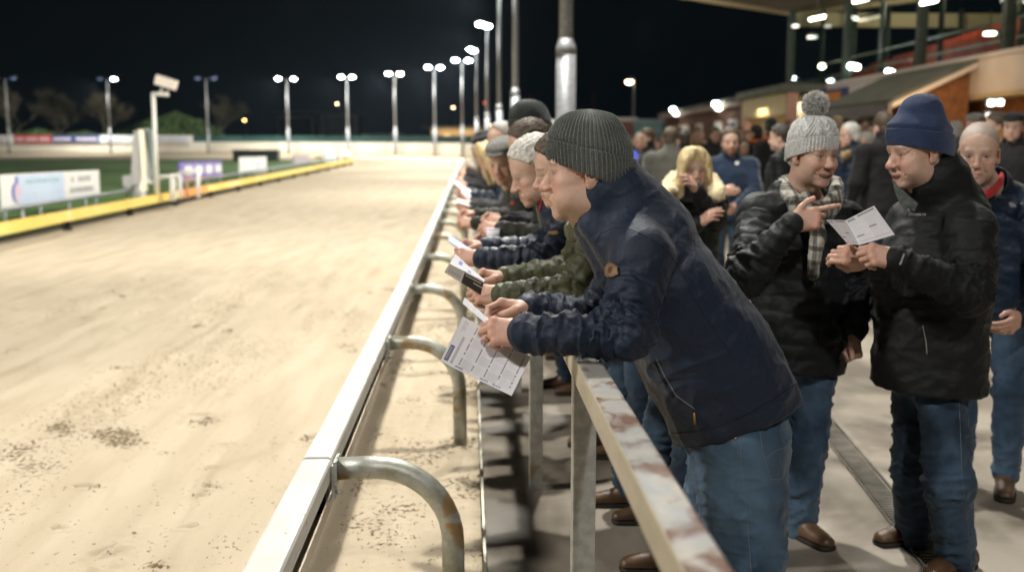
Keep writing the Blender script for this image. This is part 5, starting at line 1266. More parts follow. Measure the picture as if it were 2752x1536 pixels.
RELAX = [(18, 25, 12), (22, 30, 15), (26, 34, 18), (30, 38, 20)]
GRIP = [(48, 62, 30), (56, 66, 32), (62, 70, 34), (66, 72, 34)]
FIST = [(72, 88, 50), (76, 90, 50), (78, 90, 50), (80, 90, 50)]
def stand(x, y, face, h=1.75, z=None, build=1., lean=0., headturn=0., headtilt=0., wr=None, el=None, stance=.1):
    """joints of a standing figure; face = compass angle in degrees, 0 looks along +Y, 90 looks towards -X"""
    s = h / 1.75; a = math.radians(face); R = np.array([[math.cos(a), -math.sin(a), 0], [math.sin(a), math.cos(a), 0], [0, 0, 1]]); z = G(x, y) + .01 if z is None else z
    o = np.array([x, y, z]); L = math.radians(lean)
    def up(v):       # bend at the waist
        v = np.array(v, float); 
        if v[2] > .95: d = v - (0, 0, .95); v = np.array([d[0], d[1] * math.cos(L) + d[2] * math.sin(L), .95 + d[2] * math.cos(L) - d[1] * math.sin(L)])
        return v
    Jl = dict(pelvis=(0, 0, .95), waist=(0, .01, 1.09), chest=(0, .01, 1.30), neck=(0, -.025, 1.465), head=(0, .03, 1.625), shR=(.185 * build, -.015, 1.405), shL=(-.185 * build, -.015, 1.405),
              elR=(.25 * build, -.045, 1.13), elL=(-.25 * build, -.045, 1.13), wrR=(.25 * build, .07, .90), wrL=(-.25 * build, .07, .90),
              hipR=(.095, 0, .92), hipL=(-.095, 0, .92), knR=(stance, .03, .50), knL=(-stance, .03, .50), anR=(stance * 1.05, -.01, .09), anL=(-stance * 1.05, -.01, .09))
    if wr: Jl.update({k: v for k, v in wr.items()})
    J = {}
    for k, v in Jl.items():
        v = np.array(v, float)
        if k[:2] not in ('hi', 'kn', 'an') and k != 'pelvis': v = up(v)
        J[k] = o + (R @ v) * s
    J['R'] = R; J['s'] = s; J['o'] = o
    hf = math.radians(headturn); fw = R @ np.array([-math.sin(hf), math.cos(hf), -math.tan(math.radians(headtilt))]); J['hR'] = rot_from(fw)
    J['hs'] = s * 1.0
    return J

def dress(J, label, jacket, trousers, hat=None, hatm=None, hair=None, hairm=None, res=.012, hres=.004, hand=RELAX, fat=1., style='plain', collar='stand', hood=None, long=0., head=None, skinm=None,
          group=None, legs=True, shoe=None, lat=None, scarf=None, hands=True, cat='person', fur=None, belly=0., sleeve=1., tpar=None, pamp=1., famp=1., jextra=None, tfine=1., lump=.009, tamp=.008, handM=None, thumbs=None, puff=.06, torso=None, boots=True, hdres=.004, seed=1):
    o = thing('person', label, cat, tuple(J['o']), 0, group); s = J['s']; Rm = J['R']; X = Rm[:, 0] if lat is None else A(lat); Yf = Rm[:, 1]
    skm = skinm or M_skinc
    # ---- body
    head = head or {}
    hv, hf_, hc = head_mesh(res=hres, **head); hs = J['hs']; bodyparts = [(place(J['hR'], J['head'], hv * hs), hf_, hc)]
    b = Sdf(); nb = A(J['neck'])
    b.tube([J['pelvis'], J['waist'], J['chest'], nb], [.13 * s, .12 * s, .13 * s, .06 * s], [.09 * s, .09 * s, .09 * s, .06 * s], X, .02, res=5)
    b.cap(nb, A(J['head']) + A(J['hR'][:, 2]) * -.06 * hs - A(J['hR'][:, 1]) * .03 * hs, .052 * s * (.6 + .4 * fat), .050 * s, .03)
    for q in 'RL':
        b.cap(J['sh' + q], J['el' + q], .042 * s, .034 * s, .03); b.cap(J['el' + q], J['wr' + q], .034 * s, .024 * s, .02); b.cap(nb, J['sh' + q], .05 * s, .045 * s, .03)
        b.cap(J['hip' + q], J['kn' + q], .07 * s, .05 * s, .04); b.cap(J['kn' + q], J['an' + q], .046 * s, .034 * s, .02)
    V, F = b.mesh(.018, 1); bodyparts.append((V, F, np.tile(SK * A(head.get('skin', (1, 1, 1))), (len(V), 1))))
    if hands:
        for qi, q in enumerate('RL'):
            if handM and q in handM: M3, org = handM[q]
            else:
                d = nrmz(A(J['wr' + q]) - A(J['el' + q])); inn = nrmz(A(X) * (-1 if q == 'R' else 1)); zz = nrmz(-inn + d * float(inn @ d)); xx = np.cross(d, zz); M3 = np.stack([xx, d, zz], 1); org = J['wr' + q]
            hv2, hf2, hc2 = hand_mesh(hdres, -1 if q == 'R' else 1, hand[q] if isinstance(hand, dict) else hand, (thumbs or {}).get(q), size=s)
            bodyparts.append((place(M3, org, hv2), hf2, hc2))
    V, F, C = merge(bodyparts); put('body', V, F, skm, o, C)
    # ---- jacket
    j = Sdf(); hem = A(J['pelvis']) + (A(J['pelvis']) - A(J['waist'])) * (.35 + long / .14)
    P0 = torso or dict(a=(.190, .192, .205, .105), b=(.140 + belly * .6, .145 + belly, .140 + belly * .3, .085))
    fa = [v * s * fat for v in P0['a']]; fb = [v * s * fat for v in P0['b']]
    if torso is None: fa[0] += .012; fb[0] += .022
    pts = [hem, J['waist'], J['chest'], nb - (nb - A(J['chest'])) * .12]
    pts[1] = A(pts[1]) + A(Yf) * belly * .5
    j.tube(pts, fa, fb, X, .03)
    ext = J.get('hemdir'); axis = nrmz(A(J['waist']) - hem) if ext is None else nrmz(ext)
    j.plane(hem - axis * .0, -axis)
    for q in 'RL':
        j.cap(nb - A(0, 0, .035 * s), J['sh' + q], .075 * s, .078 * s * fat, .04)
        j.cap(J['sh' + q], J['el' + q], .076 * s * fat * sleeve, .066 * s * fat * sleeve, .035)
        w_ = A(J['wr' + q]) + nrmz(A(J['el' + q]) - A(J['wr' + q])) * .005
        j.cap(J['el' + q], w_, .066 * s * fat * sleeve, .047 * s * sleeve, .02)
    if isinstance(collar, dict):
        cp = [A(q_) for q_ in collar['pts']]; cn = nrmz(collar['n'])
        j.tube(cp, collar['a'], collar['b'], X, .03, res=4)
        j.cap(cp[-1] + cn * collar['in'] * .8, cp[-1] + cn * .22, collar['in'], collar['in'] * 1.15, .006, 's')
    elif collar == 'stand':
        up_ = nrmz((A(J['head']) - nb)); top = nb + up_ * .105 * s
        j.tube([nb - up_ * .03, top], [.088 * s, .080 * s], [.085 * s, .078 * s], X, .025, res=2)
        j.cap(nb + up_ * .035 * s + A(Yf) * .008, nb + up_ * .22 * s + A(Yf) * .02, .064 * s, .066 * s, .006, 's')
    elif collar == 'hood':
        up_ = nrmz((A(J['head']) - nb)); bk = nb - A(Yf) * .07 * s + up_ * .02
        j.ell(bk, (.125 * s, .085 * s, .075 * s), .04, 'u', rot_from(Yf)); j.tube([nb - A(Yf) * .05 * s + up_ * .05 - A(X) * .11 * s, nb - A(Yf) * .09 * s + up_ * .045, nb - A(Yf) * .05 * s + up_ * .05 + A(X) * .11 * s], [.04 * s] * 3, [.035 * s] * 3, up_, .03, res=6)
        for q in (-1, 1): j.cap(nb + A(X) * q * .10 * s + up_ * .04 - A(Yf) * .04 * s, nb + A(X) * q * .045 * s - up_ * .08 * s + A(Yf) * .10 * s, .036 * s, .026 * s, .03)
        j.cap(nb + up_ * .03 * s + A(Yf) * .03, nb + up_ * .22 * s + A(Yf) * .04, .078 * s, .09 * s, .01, 's')
    for (ea, eb, er, er2) in (jextra or []): j.cap(ea, eb, er, er2, .03)
    V, F = j.mesh(res, 1); N = vnormals(V, F)
    hi = 1 if res < .01 else 0
    for qi, q in enumerate('RL'):
        sh, el, wr_ = J['sh' + q], J['el' + q], J['wr' + q]; r = .066 * s * fat * sleeve
        if style == 'puffer': V = baffles(V, N, sh, el, r, .012 * pamp, puff, 2 + qi, t0=.1); V = baffles(V, N, el, wr_, r, .010 * pamp, puff, 4 + qi, t1=.97)
        V = folds(V, N, sh, el, r, (.009 if style != 'puffer' else .006) * famp, .045, seed + qi, .8, .35, 1.)
        V = folds(V, N, el, wr_, r, (.012 if style != 'puffer' else .008) * famp, .030, seed + 3 + qi, .8, .0, .98, sharp=3.2)
        V = folds(V, N, sh, el, r, .010 * famp, .026, seed + 8 + qi, .8, .70, 1.05)
        if res < .009:
            N2 = vnormals(V, F); V = folds(V, N2, el, wr_, r, .0042 * famp, .019, seed + 12 + qi, 1.6, .0, .97, sharp=4); V = folds(V, N2, sh, el, r, .0040 * famp, .024, seed + 14 + qi, 1.5, .3, 1.0, sharp=4)
    if style == 'puffer': V = baffles(V, N, hem, nb, .2 * s * fat, .013 * pamp, puff * 1.25, 9, 1.25, t1=.96)
    V = folds(V, N, hem, J['chest'],   .2 * s * fat, tamp, .075, seed + 5, 2.2, 0, 1.3, .08, 1.5)
    if res < .009: V = folds(V, vnormals(V, F), hem, nb, .26 * s * fat, .0045 * famp * tfine, .040, seed + 40, 3.2, 0, 1.2, sharp=4)
    V = V + vnormals(V, F) * ((fbm(V * 18, 3, seed) - .5) * lump)[:, None]
    put(jn(style, long), V, F, jacket, o)
    # hem band
    # ---- trousers
    if legs:
        t = Sdf(); pv = A(J['pelvis'])
        tp = tpar or {}; pv = A(tp.get('p', pv)); t.tube([pv + A(0, 0, .02 * s), pv - A(0, 0, .05 * s)], [tp.get('a', .142 * s * fat)] * 2, [tp.get('b', .104 * s * fat)] * 2, X, .03, res=2); th_ = tp.get('th', .090 * s * fat); kr = tp.get('kr', .072 * s)
        for q in 'RL':
            t.cap(J['hip' + q], J['kn' + q], th_, kr, .03); t.cap(J['kn' + q], J['an' + q], kr, .060 * s, .03)
        t.plane(A(J['anR']) * .5 + A(J['anL']) * .5 - A(0, 0, .035 * s), (0, 0, -1))
        V, F = t.mesh(min(res * 1.1, .014), 1); N = vnormals(V, F)
        for qi, q in enumerate('RL'):
            V = folds(V, N, J['hip' + q], J['kn' + q], th_, .009, .05, 20 + qi + seed, 1, .05, .7, .1)
            V = folds(V, N, J['hip' + q], J['kn' + q], max(.08, kr), .014, .035, 30 + qi + seed, .9, .75, 1.2, .08)
            V = folds(V, N, J['kn' + q], J['an' + q], max(.065, kr), .013, .030, 24 + qi + seed, .9, .55, 1.1, .1)
            V = folds(V, N, J['kn' + q], J['an' + q], max(.065, kr), .009, .06, 27 + qi + seed, .9, .0, .6, .1)
        if res < .009:
            for qi, q in enumerate('RL'): V = folds(V, vnormals(V, F), J['hip' + q], J['kn' + q], th_ * 1.1, .0060, .034, 50 + qi + seed, 1.8, -.2, 1.1, sharp=3.5); V = folds(V, vnormals(V, F), J['kn' + q], J['an' + q], max(.075, kr), .0055, .026, 60 + qi + seed, 1.6, .1, 1.1, sharp=3.5)
        V = V + vnormals(V, F) * ((fbm(V * 14, 3, 4 + seed) - .5) * .010)[:, None]
        put('trousers', V, F, trousers, o)
        if boots:
            for q in 'RL':
                f = A(J.get('foot' + q, Yf)); f[2] = 0; f = nrmz(f); an = A(J['an' + q]); g0 = float(J['o'][2]) if 'fz' not in J else J['fz']
                sh_ = Sdf(); base = A(an[0], an[1], g0)
                sd = np.cross(f, A(0, 0, 1))
                sh_.cap(base - f * .045 * s + A(0, 0, .05 * s), base + f * .02 * s + A(0, 0, .075 * s), .040 * s, .040 * s, .02); sh_.cap(base + A(0, 0, .09 * s), base + A(0, 0, .13 * s) - f * .01, .048 * s, .046 * s, .02)
                sh_.tube([base - f * .05 * s + A(0, 0, .03 * s), base + f * .07 * s + A(0, 0, .035 * s), base + f * .165 * s + A(0, 0, .028 * s)], [.036 * s, .044 * s, .036 * s], [.040 * s, .045 * s, .030 * s], sd, .03, res=6)
                sh_.plane(base + A(0, 0, .022 * s), (0, 0, -1)); V, F = sh_.mesh(.006 if res < .01 else .010, 1); b_ = put('boot', V, F, shoe or M_leather, o)
                so = Sdf(); so.tube([base - f * .052 * s + A(0, 0, .012 * s), base + f * .07 * s + A(0, 0, .012 * s), base + f * .165 * s + A(0, 0, .012 * s)], [.043 * s, .050 * s, .043 * s], [.03 * s] * 3, sd, .02, res=6)
                so.plane(base + A(0, 0, .021 * s), (0, 0, 1)); so.plane(base, (0, 0, -1)); V, F = so.mesh(.006 if res < .01 else .010, 0); put('sole', V, F, M_sole, b_)
    # ---- head wear
    hm, ho = J['hR'], J['head']
    if hair:
        V, F = hair_mesh(hair, max(.004, hres), hat=hat is not None); put('hair', place(hm, ho, V * hs), F, hairm, o)
    if hat == 'flatcap': V, F = cap_mesh(max(.005, hres)); put('flat_cap', place(hm, ho, V * hs), F, hatm, o)
    elif hat == 'beanie': beanie(hm, ho, hs, o, hatm, nth=120 if res > .01 else 400, n=30, ribs=30, rib=.0015)
    elif isinstance(hat, dict): hq = dict(hat); beanie(hm, ho, hs * hq.pop('hsc', 1.), o, hatm, **hq)
    return o
def jn(style, long): return {'puffer': 'padded_jacket', 'plain': 'jacket', 'fleece': 'fleece_jacket', 'coat': 'coat'}[style] if long < .15 else 'coat'

def raycast_on(objs, dx_, dy_):
    """point and normal where the sight line through a survey point first meets the given meshes"""
    r = ray(dx_, dy_); best = None
    for ob in objs:
        org = Vector(parent_origin(ob.parent)) if ob.parent else Vector()
        if 'bvh' not in BV or ob.name not in BV: BV[ob.name] = BVHTree.FromPolygons([tuple(v.co) for v in ob.data.vertices], [tuple(p.vertices) for p in ob.data.polygons])
        loc, n, i, d = BV[ob.name].ray_cast(CAM - org, r.normalized())
        if loc is not None and (best is None or d < best[2]): best = (loc + org, n, d)
    return best
BV = {}
def strand_on(ob, pts, r, m, name, parent, lift=.0, dash=None, n=14):
    """thin cord laid on a mesh along survey points"""
    out = []
    for i in range(len(pts) - 1):
        for t in np.linspace(0, 1, n, endpoint=(i == len(pts) - 2)):
            x = pts[i][0] + (pts[i + 1][0] - pts[i][0]) * t; y = pts[i][1] + (pts[i + 1][1] - pts[i][1]) * t
            h = raycast_on([ob], x, y)
            if h: out.append(h[0] + h[1] * lift)
    if len(out) < 2: return None
    mb = MB()
    if dash:
        for i in range(0, len(out) - 1): 
            a_, b_ = out[i], out[i + 1]; mb.tube([a_, a_ + (b_ - a_) * dash], r, 5)
    else: mb.tube(out, r, 6)
    return part(name, mb, m, parent)
def patch_on(ob, cx, cy, w, h, m, name, parent, n=9, th=.003, rnd=.25, ang=0., lift=.002):
    """small badge draped on a mesh around a survey point; w, h in survey px"""
    vs = []; ca, sa = math.cos(ang), math.sin(ang)
    for i in range(n):
        for j_ in range(n):
            u = (i / (n - 1) - .5) * 2; v = (j_ / (n - 1) - .5) * 2
            su = u * (1 - rnd * .5 * v ** 4); sv = v * (1 - rnd * .5 * u ** 4)
            x = cx + (su * ca - sv * sa) * w / 2; y = cy + (su * sa + sv * ca) * h / 2
            hh = raycast_on([ob], x, y)
            if hh is None: return None
            vs.append(hh[0] + hh[1] * lift)
    nrm = (vs[1] - vs[0]).cross(vs[n] - vs[0]).normalized(); 
    if nrm.dot(CAM - vs[0]) < 0: nrm = -nrm
    top = [v + nrm * th for v in vs]; fs = [(i * n + j_, (i + 1) * n + j_, (i + 1) * n + j_ + 1, i * n + j_ + 1) for i in range(n - 1) for j_ in range(n - 1)]
    rim = [i * n for i in range(n)] + [(n - 1) * n + j_ for j_ in range(1, n)] + [i * n + n - 1 for i in range(n - 2, -1, -1)] + [j_ for j_ in range(n - 2, 0, -1)]
    k = n * n; fs += [(a_, b_, b_ + k, a_ + k) for a_, b_ in zip(rim, rim[1:] + rim[:1])]
    mb = MB(); mb.add([v for v in vs], []); 
    mb = MB(); mb.v = [tuple(v) for v in vs + top]; F1 = [tuple(q + k for q in f) for f in fs[:(n - 1) ** 2]]; mb.f = F1 + fs[(n - 1) ** 2:]; mb.mi = [0] * len(mb.f); mb.sm = [True] * len(F1) + [False] * (len(mb.f) - len(F1))
    return part(name, mb, m, parent)
def sheet(name, c, nx, ny, paint, parent=None, curl=0., label=None, cat=None, th=.0006, group=None, m=None):
    """paper from four corners (TL, TR, BR, BL) with printed marks in vertex colour"""
    TL, TR, BR, BL = [np.array(q, float) for q in c]; u, v = np.meshgrid(np.linspace(0, 1, nx), np.linspace(0, 1, ny), indexing='ij')
    U, V_ = u[..., None], v[..., None]; P = TL * (1 - U) * (1 - V_) + TR * U * (1 - V_) + BR * U * V_ + BL * (1 - U) * V_
    n = nrmz(np.cross(TR - TL, BL - TL)); P = P + n * (curl * np.sin(PI * U) + curl * .3 * np.sin(V_ * 5 + U * 3))
    C = np.tile(A(.76, .75, .79), (nx, ny, 1)).astype(float); paint(C, u, v)
    V = P.reshape(-1, 3); i, j_ = np.meshgrid(np.arange(nx - 1), np.arange(ny - 1), indexing='ij'); a_ = (i * ny + j_).ravel(); F = np.stack([a_, a_ + ny, a_ + ny + 1, a_ + 1], -1)
    k = len(V); V = np.concatenate([V, V - n * th]); F = np.concatenate([F, F[:, ::-1] + k]); C = np.concatenate([C.reshape(-1, 3)] * 2)
    o = mesh_np(name, V - (0 if parent is None else np.array(parent_origin(parent))), F, m or M_paper, False, parent, label=label, cat=cat, group=group)
    ca = o.data.color_attributes.new('Col', 'FLOAT_COLOR', 'POINT'); ca.data.foreach_set('color', np.concatenate([C, np.ones((len(C), 1))], 1).astype(f32).ravel())
    return o
M_paper = mat('paper', (.8, .8, .8), rough=.7, vcol=True, nscale=3)
# ================================================================== THE MAN IN THE GREY BEANIE
def V3(dx_, dy_, Y): return np.array(atY(dx_, dy_, Y))
CR = np.array(CROT)   # columns: image right, image up, towards camera
def scr(x, y, z): return CR @ np.array([x, y, z], float)
J = {}
g0 = G(.8, 2.9) + .012
J['o'] = np.array([.86, 2.9, g0]); J['s'] = 1.; J['hs'] = 1.17
J['R'] = rot_from((-1, .03, 0))
J['pelvis'] = V3(1838, 1020, 2.90); J['waist'] = V3(1782, 905, 2.88); J['chest'] = V3(1668, 715, 2.86); J['neck'] = V3(1562, 520, 2.85)
J['head'] = V3(1473, 430, 2.84); J['hR'] = rot_from((-1, .10, -.07), (0, 0, 1))
J['shL'] = V3(1612, 640, 2.66); J['shR'] = V3(1590, 640, 3.04)
J['elL'] = V3(1578, 842, 2.56); J['wrL'] = V3(1312, 838, 2.62)
J['elR'] = V3(1500, 805, 3.10); J['wrR'] = V3(1328, 778, 2.86)
J['hipL'] = V3(1862, 1120, 2.82); J['hipR'] = V3(1850, 1110, 3.00)
J['knL'] = V3(1876, 1480, 2.80); J['knR'] = V3(1800, 1400, 3.06)
J['anL'] = np.array([J['knL'][0] + .08, 2.8, g0 + .09]); J['anR'] = np.array([J['knR'][0] + .0, 3.1, g0 + .09])
J['hemdir'] = CR @ np.array([-.34, .94, 0.])
def HM(y, z):   # hand frame from knuckle direction and back-of-hand direction
    y = nrmz(y); z = A(z); z = nrmz(z - y * float(z @ y)); return np.stack([np.cross(y, z), y, z], 1)
PINCH = [(.024, .022, -.012), (.038, .048, -.030), (.030, .078, -.040), (.018, .096, -.036)]
HOLD = [(48, 58, 28), (52, 62, 30), (58, 66, 32), (62, 68, 34)]
handM = {'L': (HM(scr(-.97, .06, -.12), scr(.10, .35, .93)), J['wrL'] + scr(.012, 0, 0)),
         'R': (HM(scr(-.98, .05, .10), scr(0, .80, -.60)), J['wrR'] + scr(.01, 0, 0))}
p1 = dress(J, 'man in grey ribbed beanie and navy padded jacket leaning on the rusty barrier', M_navy, M_denim,
           hat=dict(hsc=.95, ribs=62, H=.162, cuff=.064, zf=.040, zb=-.050, slouch=(0, -.006), nth=900, n=90, rib=.0027, fat=1.0, top=.98), hatm=M_knitg,
           res=.0052, hres=.0022, hdres=.0018, hand=dict(L=[(46, 50, 25), (50, 56, 28), (54, 60, 30), (58, 62, 30)], R=[(30, 50, 30), (42, 60, 30), (50, 64, 30), (56, 66, 30)]), thumbs=dict(L=PINCH, R=PINCH),
           handM=handM, skinm=M_skin, lat=(0, 1, 0), torso=dict(a=(.205, .215, .225, .115), b=(.200, .200, .165, .090)), fat=1.0, sleeve=1.0, tpar=dict(p=V3(1856, 1090, 2.90), a=.175, b=.150, th=.140, kr=.115), collar=dict(pts=[V3(1640, 600, 2.85), V3(1575, 530, 2.85), V3(1524, 482, 2.85)], a=[.13, .115, .110], b=[.13, .122, .122], n=scr(-.74, .67, 0), **{'in': .086}),
           head=dict(smile=0., jaw=1.2, cheek=1.35, nose=1.15, age=.8, brow=(.2, .17, .14), scalp=(.2, .18, .16)), seed=3, famp=1.3, lump=.004, tamp=.008, tfine=.35, jextra=[(V3(1482, 572, 2.85), V3(1560, 660, 2.85), .046, .085), (V3(1488, 566, 2.78), V3(1560, 640, 2.75), .034, .06)])
def child(o, n):
    for c in o.children:
        if c.name.split('.')[0] == n: return c
def kids(o, *ns): return [c for c in o.children if c.name.split('.')[0] in ns]
jk = child(p1, 'jacket'); tr = child(p1, 'trousers')
patch_on(jk, 1541, 679, 31, 35, M_patch, 'arm_patch', p1, 13, .002, .5, 0., .007)
q = child(p1, 'arm_patch')
qq = raycast_on([jk], 1541, 679)
for rr_ in (.0085, .0055):
    m = MB(); cc = qq[0] + qq[1] * .0094; e1 = qq[1].orthogonal().normalized(); e2 = qq[1].cross(e1); m.tube([cc + (e1 * math.cos(t) + e2 * math.sin(t)) * rr_ for t in np.linspace(0, 2 * PI, 20)], .0006, 5, False); part('patch_emblem', m, M_brownc, p1)
for pts in ([(1494, 618), (1510, 588), (1545, 572), (1590, 578), (1640, 600), (1680, 632), (1708, 672), (1722, 700)],
            [(1722, 700), (1738, 735), (1760, 775), (1795, 828), (1840, 890)], [(1722, 700), (1742, 668), (1752, 640), (1745, 600)]):
    strand_on(jk, pts, .0009, M_seam, 'seam', p1, .0002)
strand_on(jk, [(1645, 905), (1665, 950), (1695, 1000), (1745, 1035)], .0022, M_seam, 'pocket_zip', p1, .0006)
strand_on(jk, [(1652, 903), (1673, 947), (1702, 995), (1748, 1028)], .0012, M_stitch, 'pocket_edge', p1, .0004)
h = raycast_on([jk], 1747, 1036); h2 = raycast_on([jk], 1752, 1062)
if h and h2:
    m = MB(); m.tube([h[0] + h[1] * .004, h2[0] + h2[1] * .006], [.0028, .0042], 6); part('zip_pull', m, M_brass, p1)
strand_on(jk, [(1668, 1092), (1760, 1082), (1860, 1052), (1950, 1002), (2003, 962)], .0014, M_seam, 'seam', p1, .0004)
strand_on(tr, [(1862, 1100), (1866, 1180), (1878, 1290), (1890, 1436)], .0009, M_stitch, 'trouser_stitching', p1, .0004)
for pts in ([(1910, 1075), (1918, 1130), (1937, 1200), (1940, 1205)], [(1940, 1205), (1968, 1203), (1975, 1180), (1985, 1110)], [(1925, 1155), (1950, 1132), (1985, 1122)]):
    strand_on(tr, pts, .0009, M_stitch, 'pocket_stitching', p1, .0004)
strand_on(tr, [(1730, 1122), (1790, 1120), (1850, 1104)], .0009, M_stitch, 'pocket_stitching', p1, .0004)
h = raycast_on([tr], 1851, 1102)
if h: m = MB(); m.ellip(h[0] + h[1] * .001, (.0045, .0035, .0045), 8); part('rivet', m, M_brass, p1)
# wedding ring on the near hand
wr = handM['L'][0]; rp = place(wr, handM['L'][1], np.array([[-.0105, .089, 0.]]))[0]; a_ = math.radians(54); dr_ = wr @ np.array([0, math.cos(a_), -math.sin(a_)]); c_ = rp + dr_ * .020
m = MB(); e1 = Vector(wr @ np.array([1., 0, 0])); e2 = Vector(dr_).cross(e1).normalized(); m.tube([Vector(c_) + (e1 * math.cos(t) + e2 * math.sin(t)) * .0105 for t in np.linspace(0, 2 * PI, 25)], .0011, 6, False)
part('ring', m, mat('gold_ring', (.8, .5, .15), rough=.25, metal=1.), p1)

# ---- papers held by him
def C4(pts, Ys): return [V3(p[0], p[1], y) for p, y in zip(pts, Ys)]
def paint_card(C, u, v):
    rg = np.random.default_rng(4)
    def bar(u0, u1, v0, v1, col, a=1.): m_ = (u > u0) & (u < u1) & (v > v0) & (v < v1); C[m_] = C[m_] * (1 - a) + np.array(col) * a
    for k_ in range(5):
        x0 = .235 + k_ * .175
        if k_ < 4:
            for r_ in range(4): bar(x0 + .02, x0 + .165, .04 + r_ * .235, .235 + r_ * .235, (.60, .59, .64), .55 if (r_ + k_) % 2 else .25)
            for i in range(42):
                vv = .05 + i * .021; L = rg.uniform(.3, .95); bar(x0 + .03, x0 + .03 + .125 * L, vv, vv + .006, (.40, .40, .44), .45)
        x1 = x0 - .012
        for i in range(26):
            if rg.random() < .86: bar(x1, x1 + .020, .05 + i * .033, .05 + i * .033 + .024, (.06, .06, .09), .9)
    bar(.03, .085, .60, .93, (.07, .07, .14)); bar(.042, .054, .63, .90, (.5, .5, .55), .8); bar(.064, .072, .63, .90, (.5, .5, .55), .6)
    for i in range(20): bar(.115, .15, .36 + i * .029, .36 + i * .029 + .018, (.12, .12, .16), .75)
    for i in range(9): bar(.05 + .03 * (i % 2), .075 + .03 * (i % 2), .05 + i * .025, .066 + i * .025, (.2, .2, .24), .7)
    for k_ in (0, 2, 3): 
        for i in range(5): bar(.20 + k_ * .175 + i * .022, .216 + k_ * .175 + i * .022, .93, .965, (.10, .10, .25), .85)
    bar(.72, .74, .92, .95, (.05, .40, .35))
    for i in range(30): bar(.945, .955, .06 + i * .03, .075 + i * .03, (.45, .45, .48), .5)
sheet('race_card', C4([(1165, 795), (1335, 897), (1287, 995), (1107, 908)], [2.70, 2.665, 2.62, 2.66]), 230, 170, paint_card, None, .004,
      label='large printed race card hanging from the hands of the grey beanie man', cat='race card')
def paint_slip(C, u, v):
    rg = np.random.default_rng(2)
    for i in range(14):
        m_ = (v > .2) & (v < .2 + .6 * rg.uniform(.3, 1)) & (u > .06 + i * .066) & (u < .06 + i * .066 + .02); C[m_] = C[m_] * .6 + np.array((.4, .4, .5)) * .4
sheet('betting_slip', C4([(1169, 748), (1228, 800), (1222, 812), (1163, 763)], [2.72, 2.70, 2.66, 2.67]), 60, 24, paint_slip, None, .001, label='narrow white betting slip pinched between the hands of the man in the grey beanie', cat='slip')

# ================================================================== OTHER MEN LEANING ALONG THE BARRIER
def leaner(Y, hx, hy, pn=(1., 0), dY=0., hs=1.05, yaw=0., pitch=.25, hands=((1240, 745), (1255, 700)), dyw=.11, elx=.46, bodyx=.0, up=0.):
    """hx, hy: survey point of the head centre; hands: near and far wrist points"""
    J = {}; g = G(.8, Y); hd = V3(hx, hy, Y); z = hd[2]
    J['o'] = np.array([hd[0] + .50 + bodyx, Y, g + .01]); J['s'] = 1.; J['hs'] = hs; J['R'] = rot_from((-1, 0, 0))
    J['head'] = hd; J['hR'] = rot_from((-math.cos(yaw), -math.sin(yaw), -pitch))
    nx_, nz = hd[0] + .10, z - .155
    J['neck'] = np.array([nx_, Y, nz]); J['pelvis'] = np.array([nx_ + .36 + bodyx, Y, g + .95 + up]); J['waist'] = J['pelvis'] * .70 + J['neck'] * .30 + (0, 0, .01); J['chest'] = J['pelvis'] * .32 + J['neck'] * .68 + np.array([.01, 0, .01])
    J['shL'] = J['neck'] + (.03, -.17, -.075); J['shR'] = J['neck'] + (.03, .17, -.075)
    wn = V3(hands[0][0], hands[0][1], Y - dyw); wf = V3(hands[1][0], hands[1][1], Y + dyw)
    J['wrL'] = wn; J['wrR'] = wf
    for q_, w_ in (('L', wn), ('R', wf)):
        sh = J['sh' + q_]; e = w_ + nrmz(np.array([.30, (-.10 if q_ == 'L' else .08), .02])) * .275
        J['el' + q_] = np.array([e[0], e[1], max(1.165, min(e[2], 1.20))])
    J['hipL'] = J['pelvis'] + (0, -.095, -.03); J['hipR'] = J['pelvis'] + (0, .095, -.03)
    J['knL'] = J['pelvis'] + (.02, -.10, -.47); J['knR'] = J['pelvis'] + (-.06, .10, -.46); J['anL'] = np.array([J['knL'][0] + .05, Y - .11, g + .1]); J['anR'] = np.array([J['knR'][0] + .04, Y + .11, g + .1])
    J['hM'] = {'L': (HM(scr(-.97, .10, -.1), scr(.1, .4, .9)), wn), 'R': (HM(scr(-.97, .12, .1), scr(0, .85, -.5)), wf)}
    return J
GR = 'people leaning along the trackside barrier'
def railman(Y, hx, hy, label, jm, tm=None, **k):
    kw = {q: k.pop(q) for q in ('hs', 'yaw', 'pitch', 'hands', 'dyw', 'bodyx', 'up') if q in k}
    J = leaner(Y, hx, hy, **kw); far = Y > 7
    kk_ = dict(res=.010 if not far else .014, hres=.003 if not far else .0042, hdres=.0024 if not far else .0036, hand=HOLD, thumbs=dict(L=PINCH, R=PINCH), handM=J['hM'], group=GR, lat=(0, 1, 0), skinm=M_skin if not far else M_skinc)
    kk_.update(k); return dress(J, label, jm, tm or M_denimd, **kk_)
p2 = railman(3.62, 1415, 428, 'man in olive green padded jacket reading a booklet beside the man in the grey beanie', M_olive, hands=((1262, 744), (1272, 700)), hair='short', hairm=M_hairb, style='puffer', puff=.045, collar='hood', yaw=.05,
             head=dict(jaw=1.05, cheek=1.1, nose=1.1, age=.7, seed=2), res=.008, hdres=.0021)
p3 = railman(4.35, 1348, 432, 'grey haired man in blue quilted jacket looking at his phone by the barrier', M_navyin, hands=((1212, 650), (1218, 622)), hair='short', hairm=M_hairs, style='puffer', puff=.040, yaw=.12, pitch=.40,
             head=dict(jaw=1.06, cheek=1.15, nose=1.2, age=.9, seed=3, brow=(.35, .33, .3)), res=.009, hs=1.16)
m = MB(); h = child(p3, 'padded_jacket')
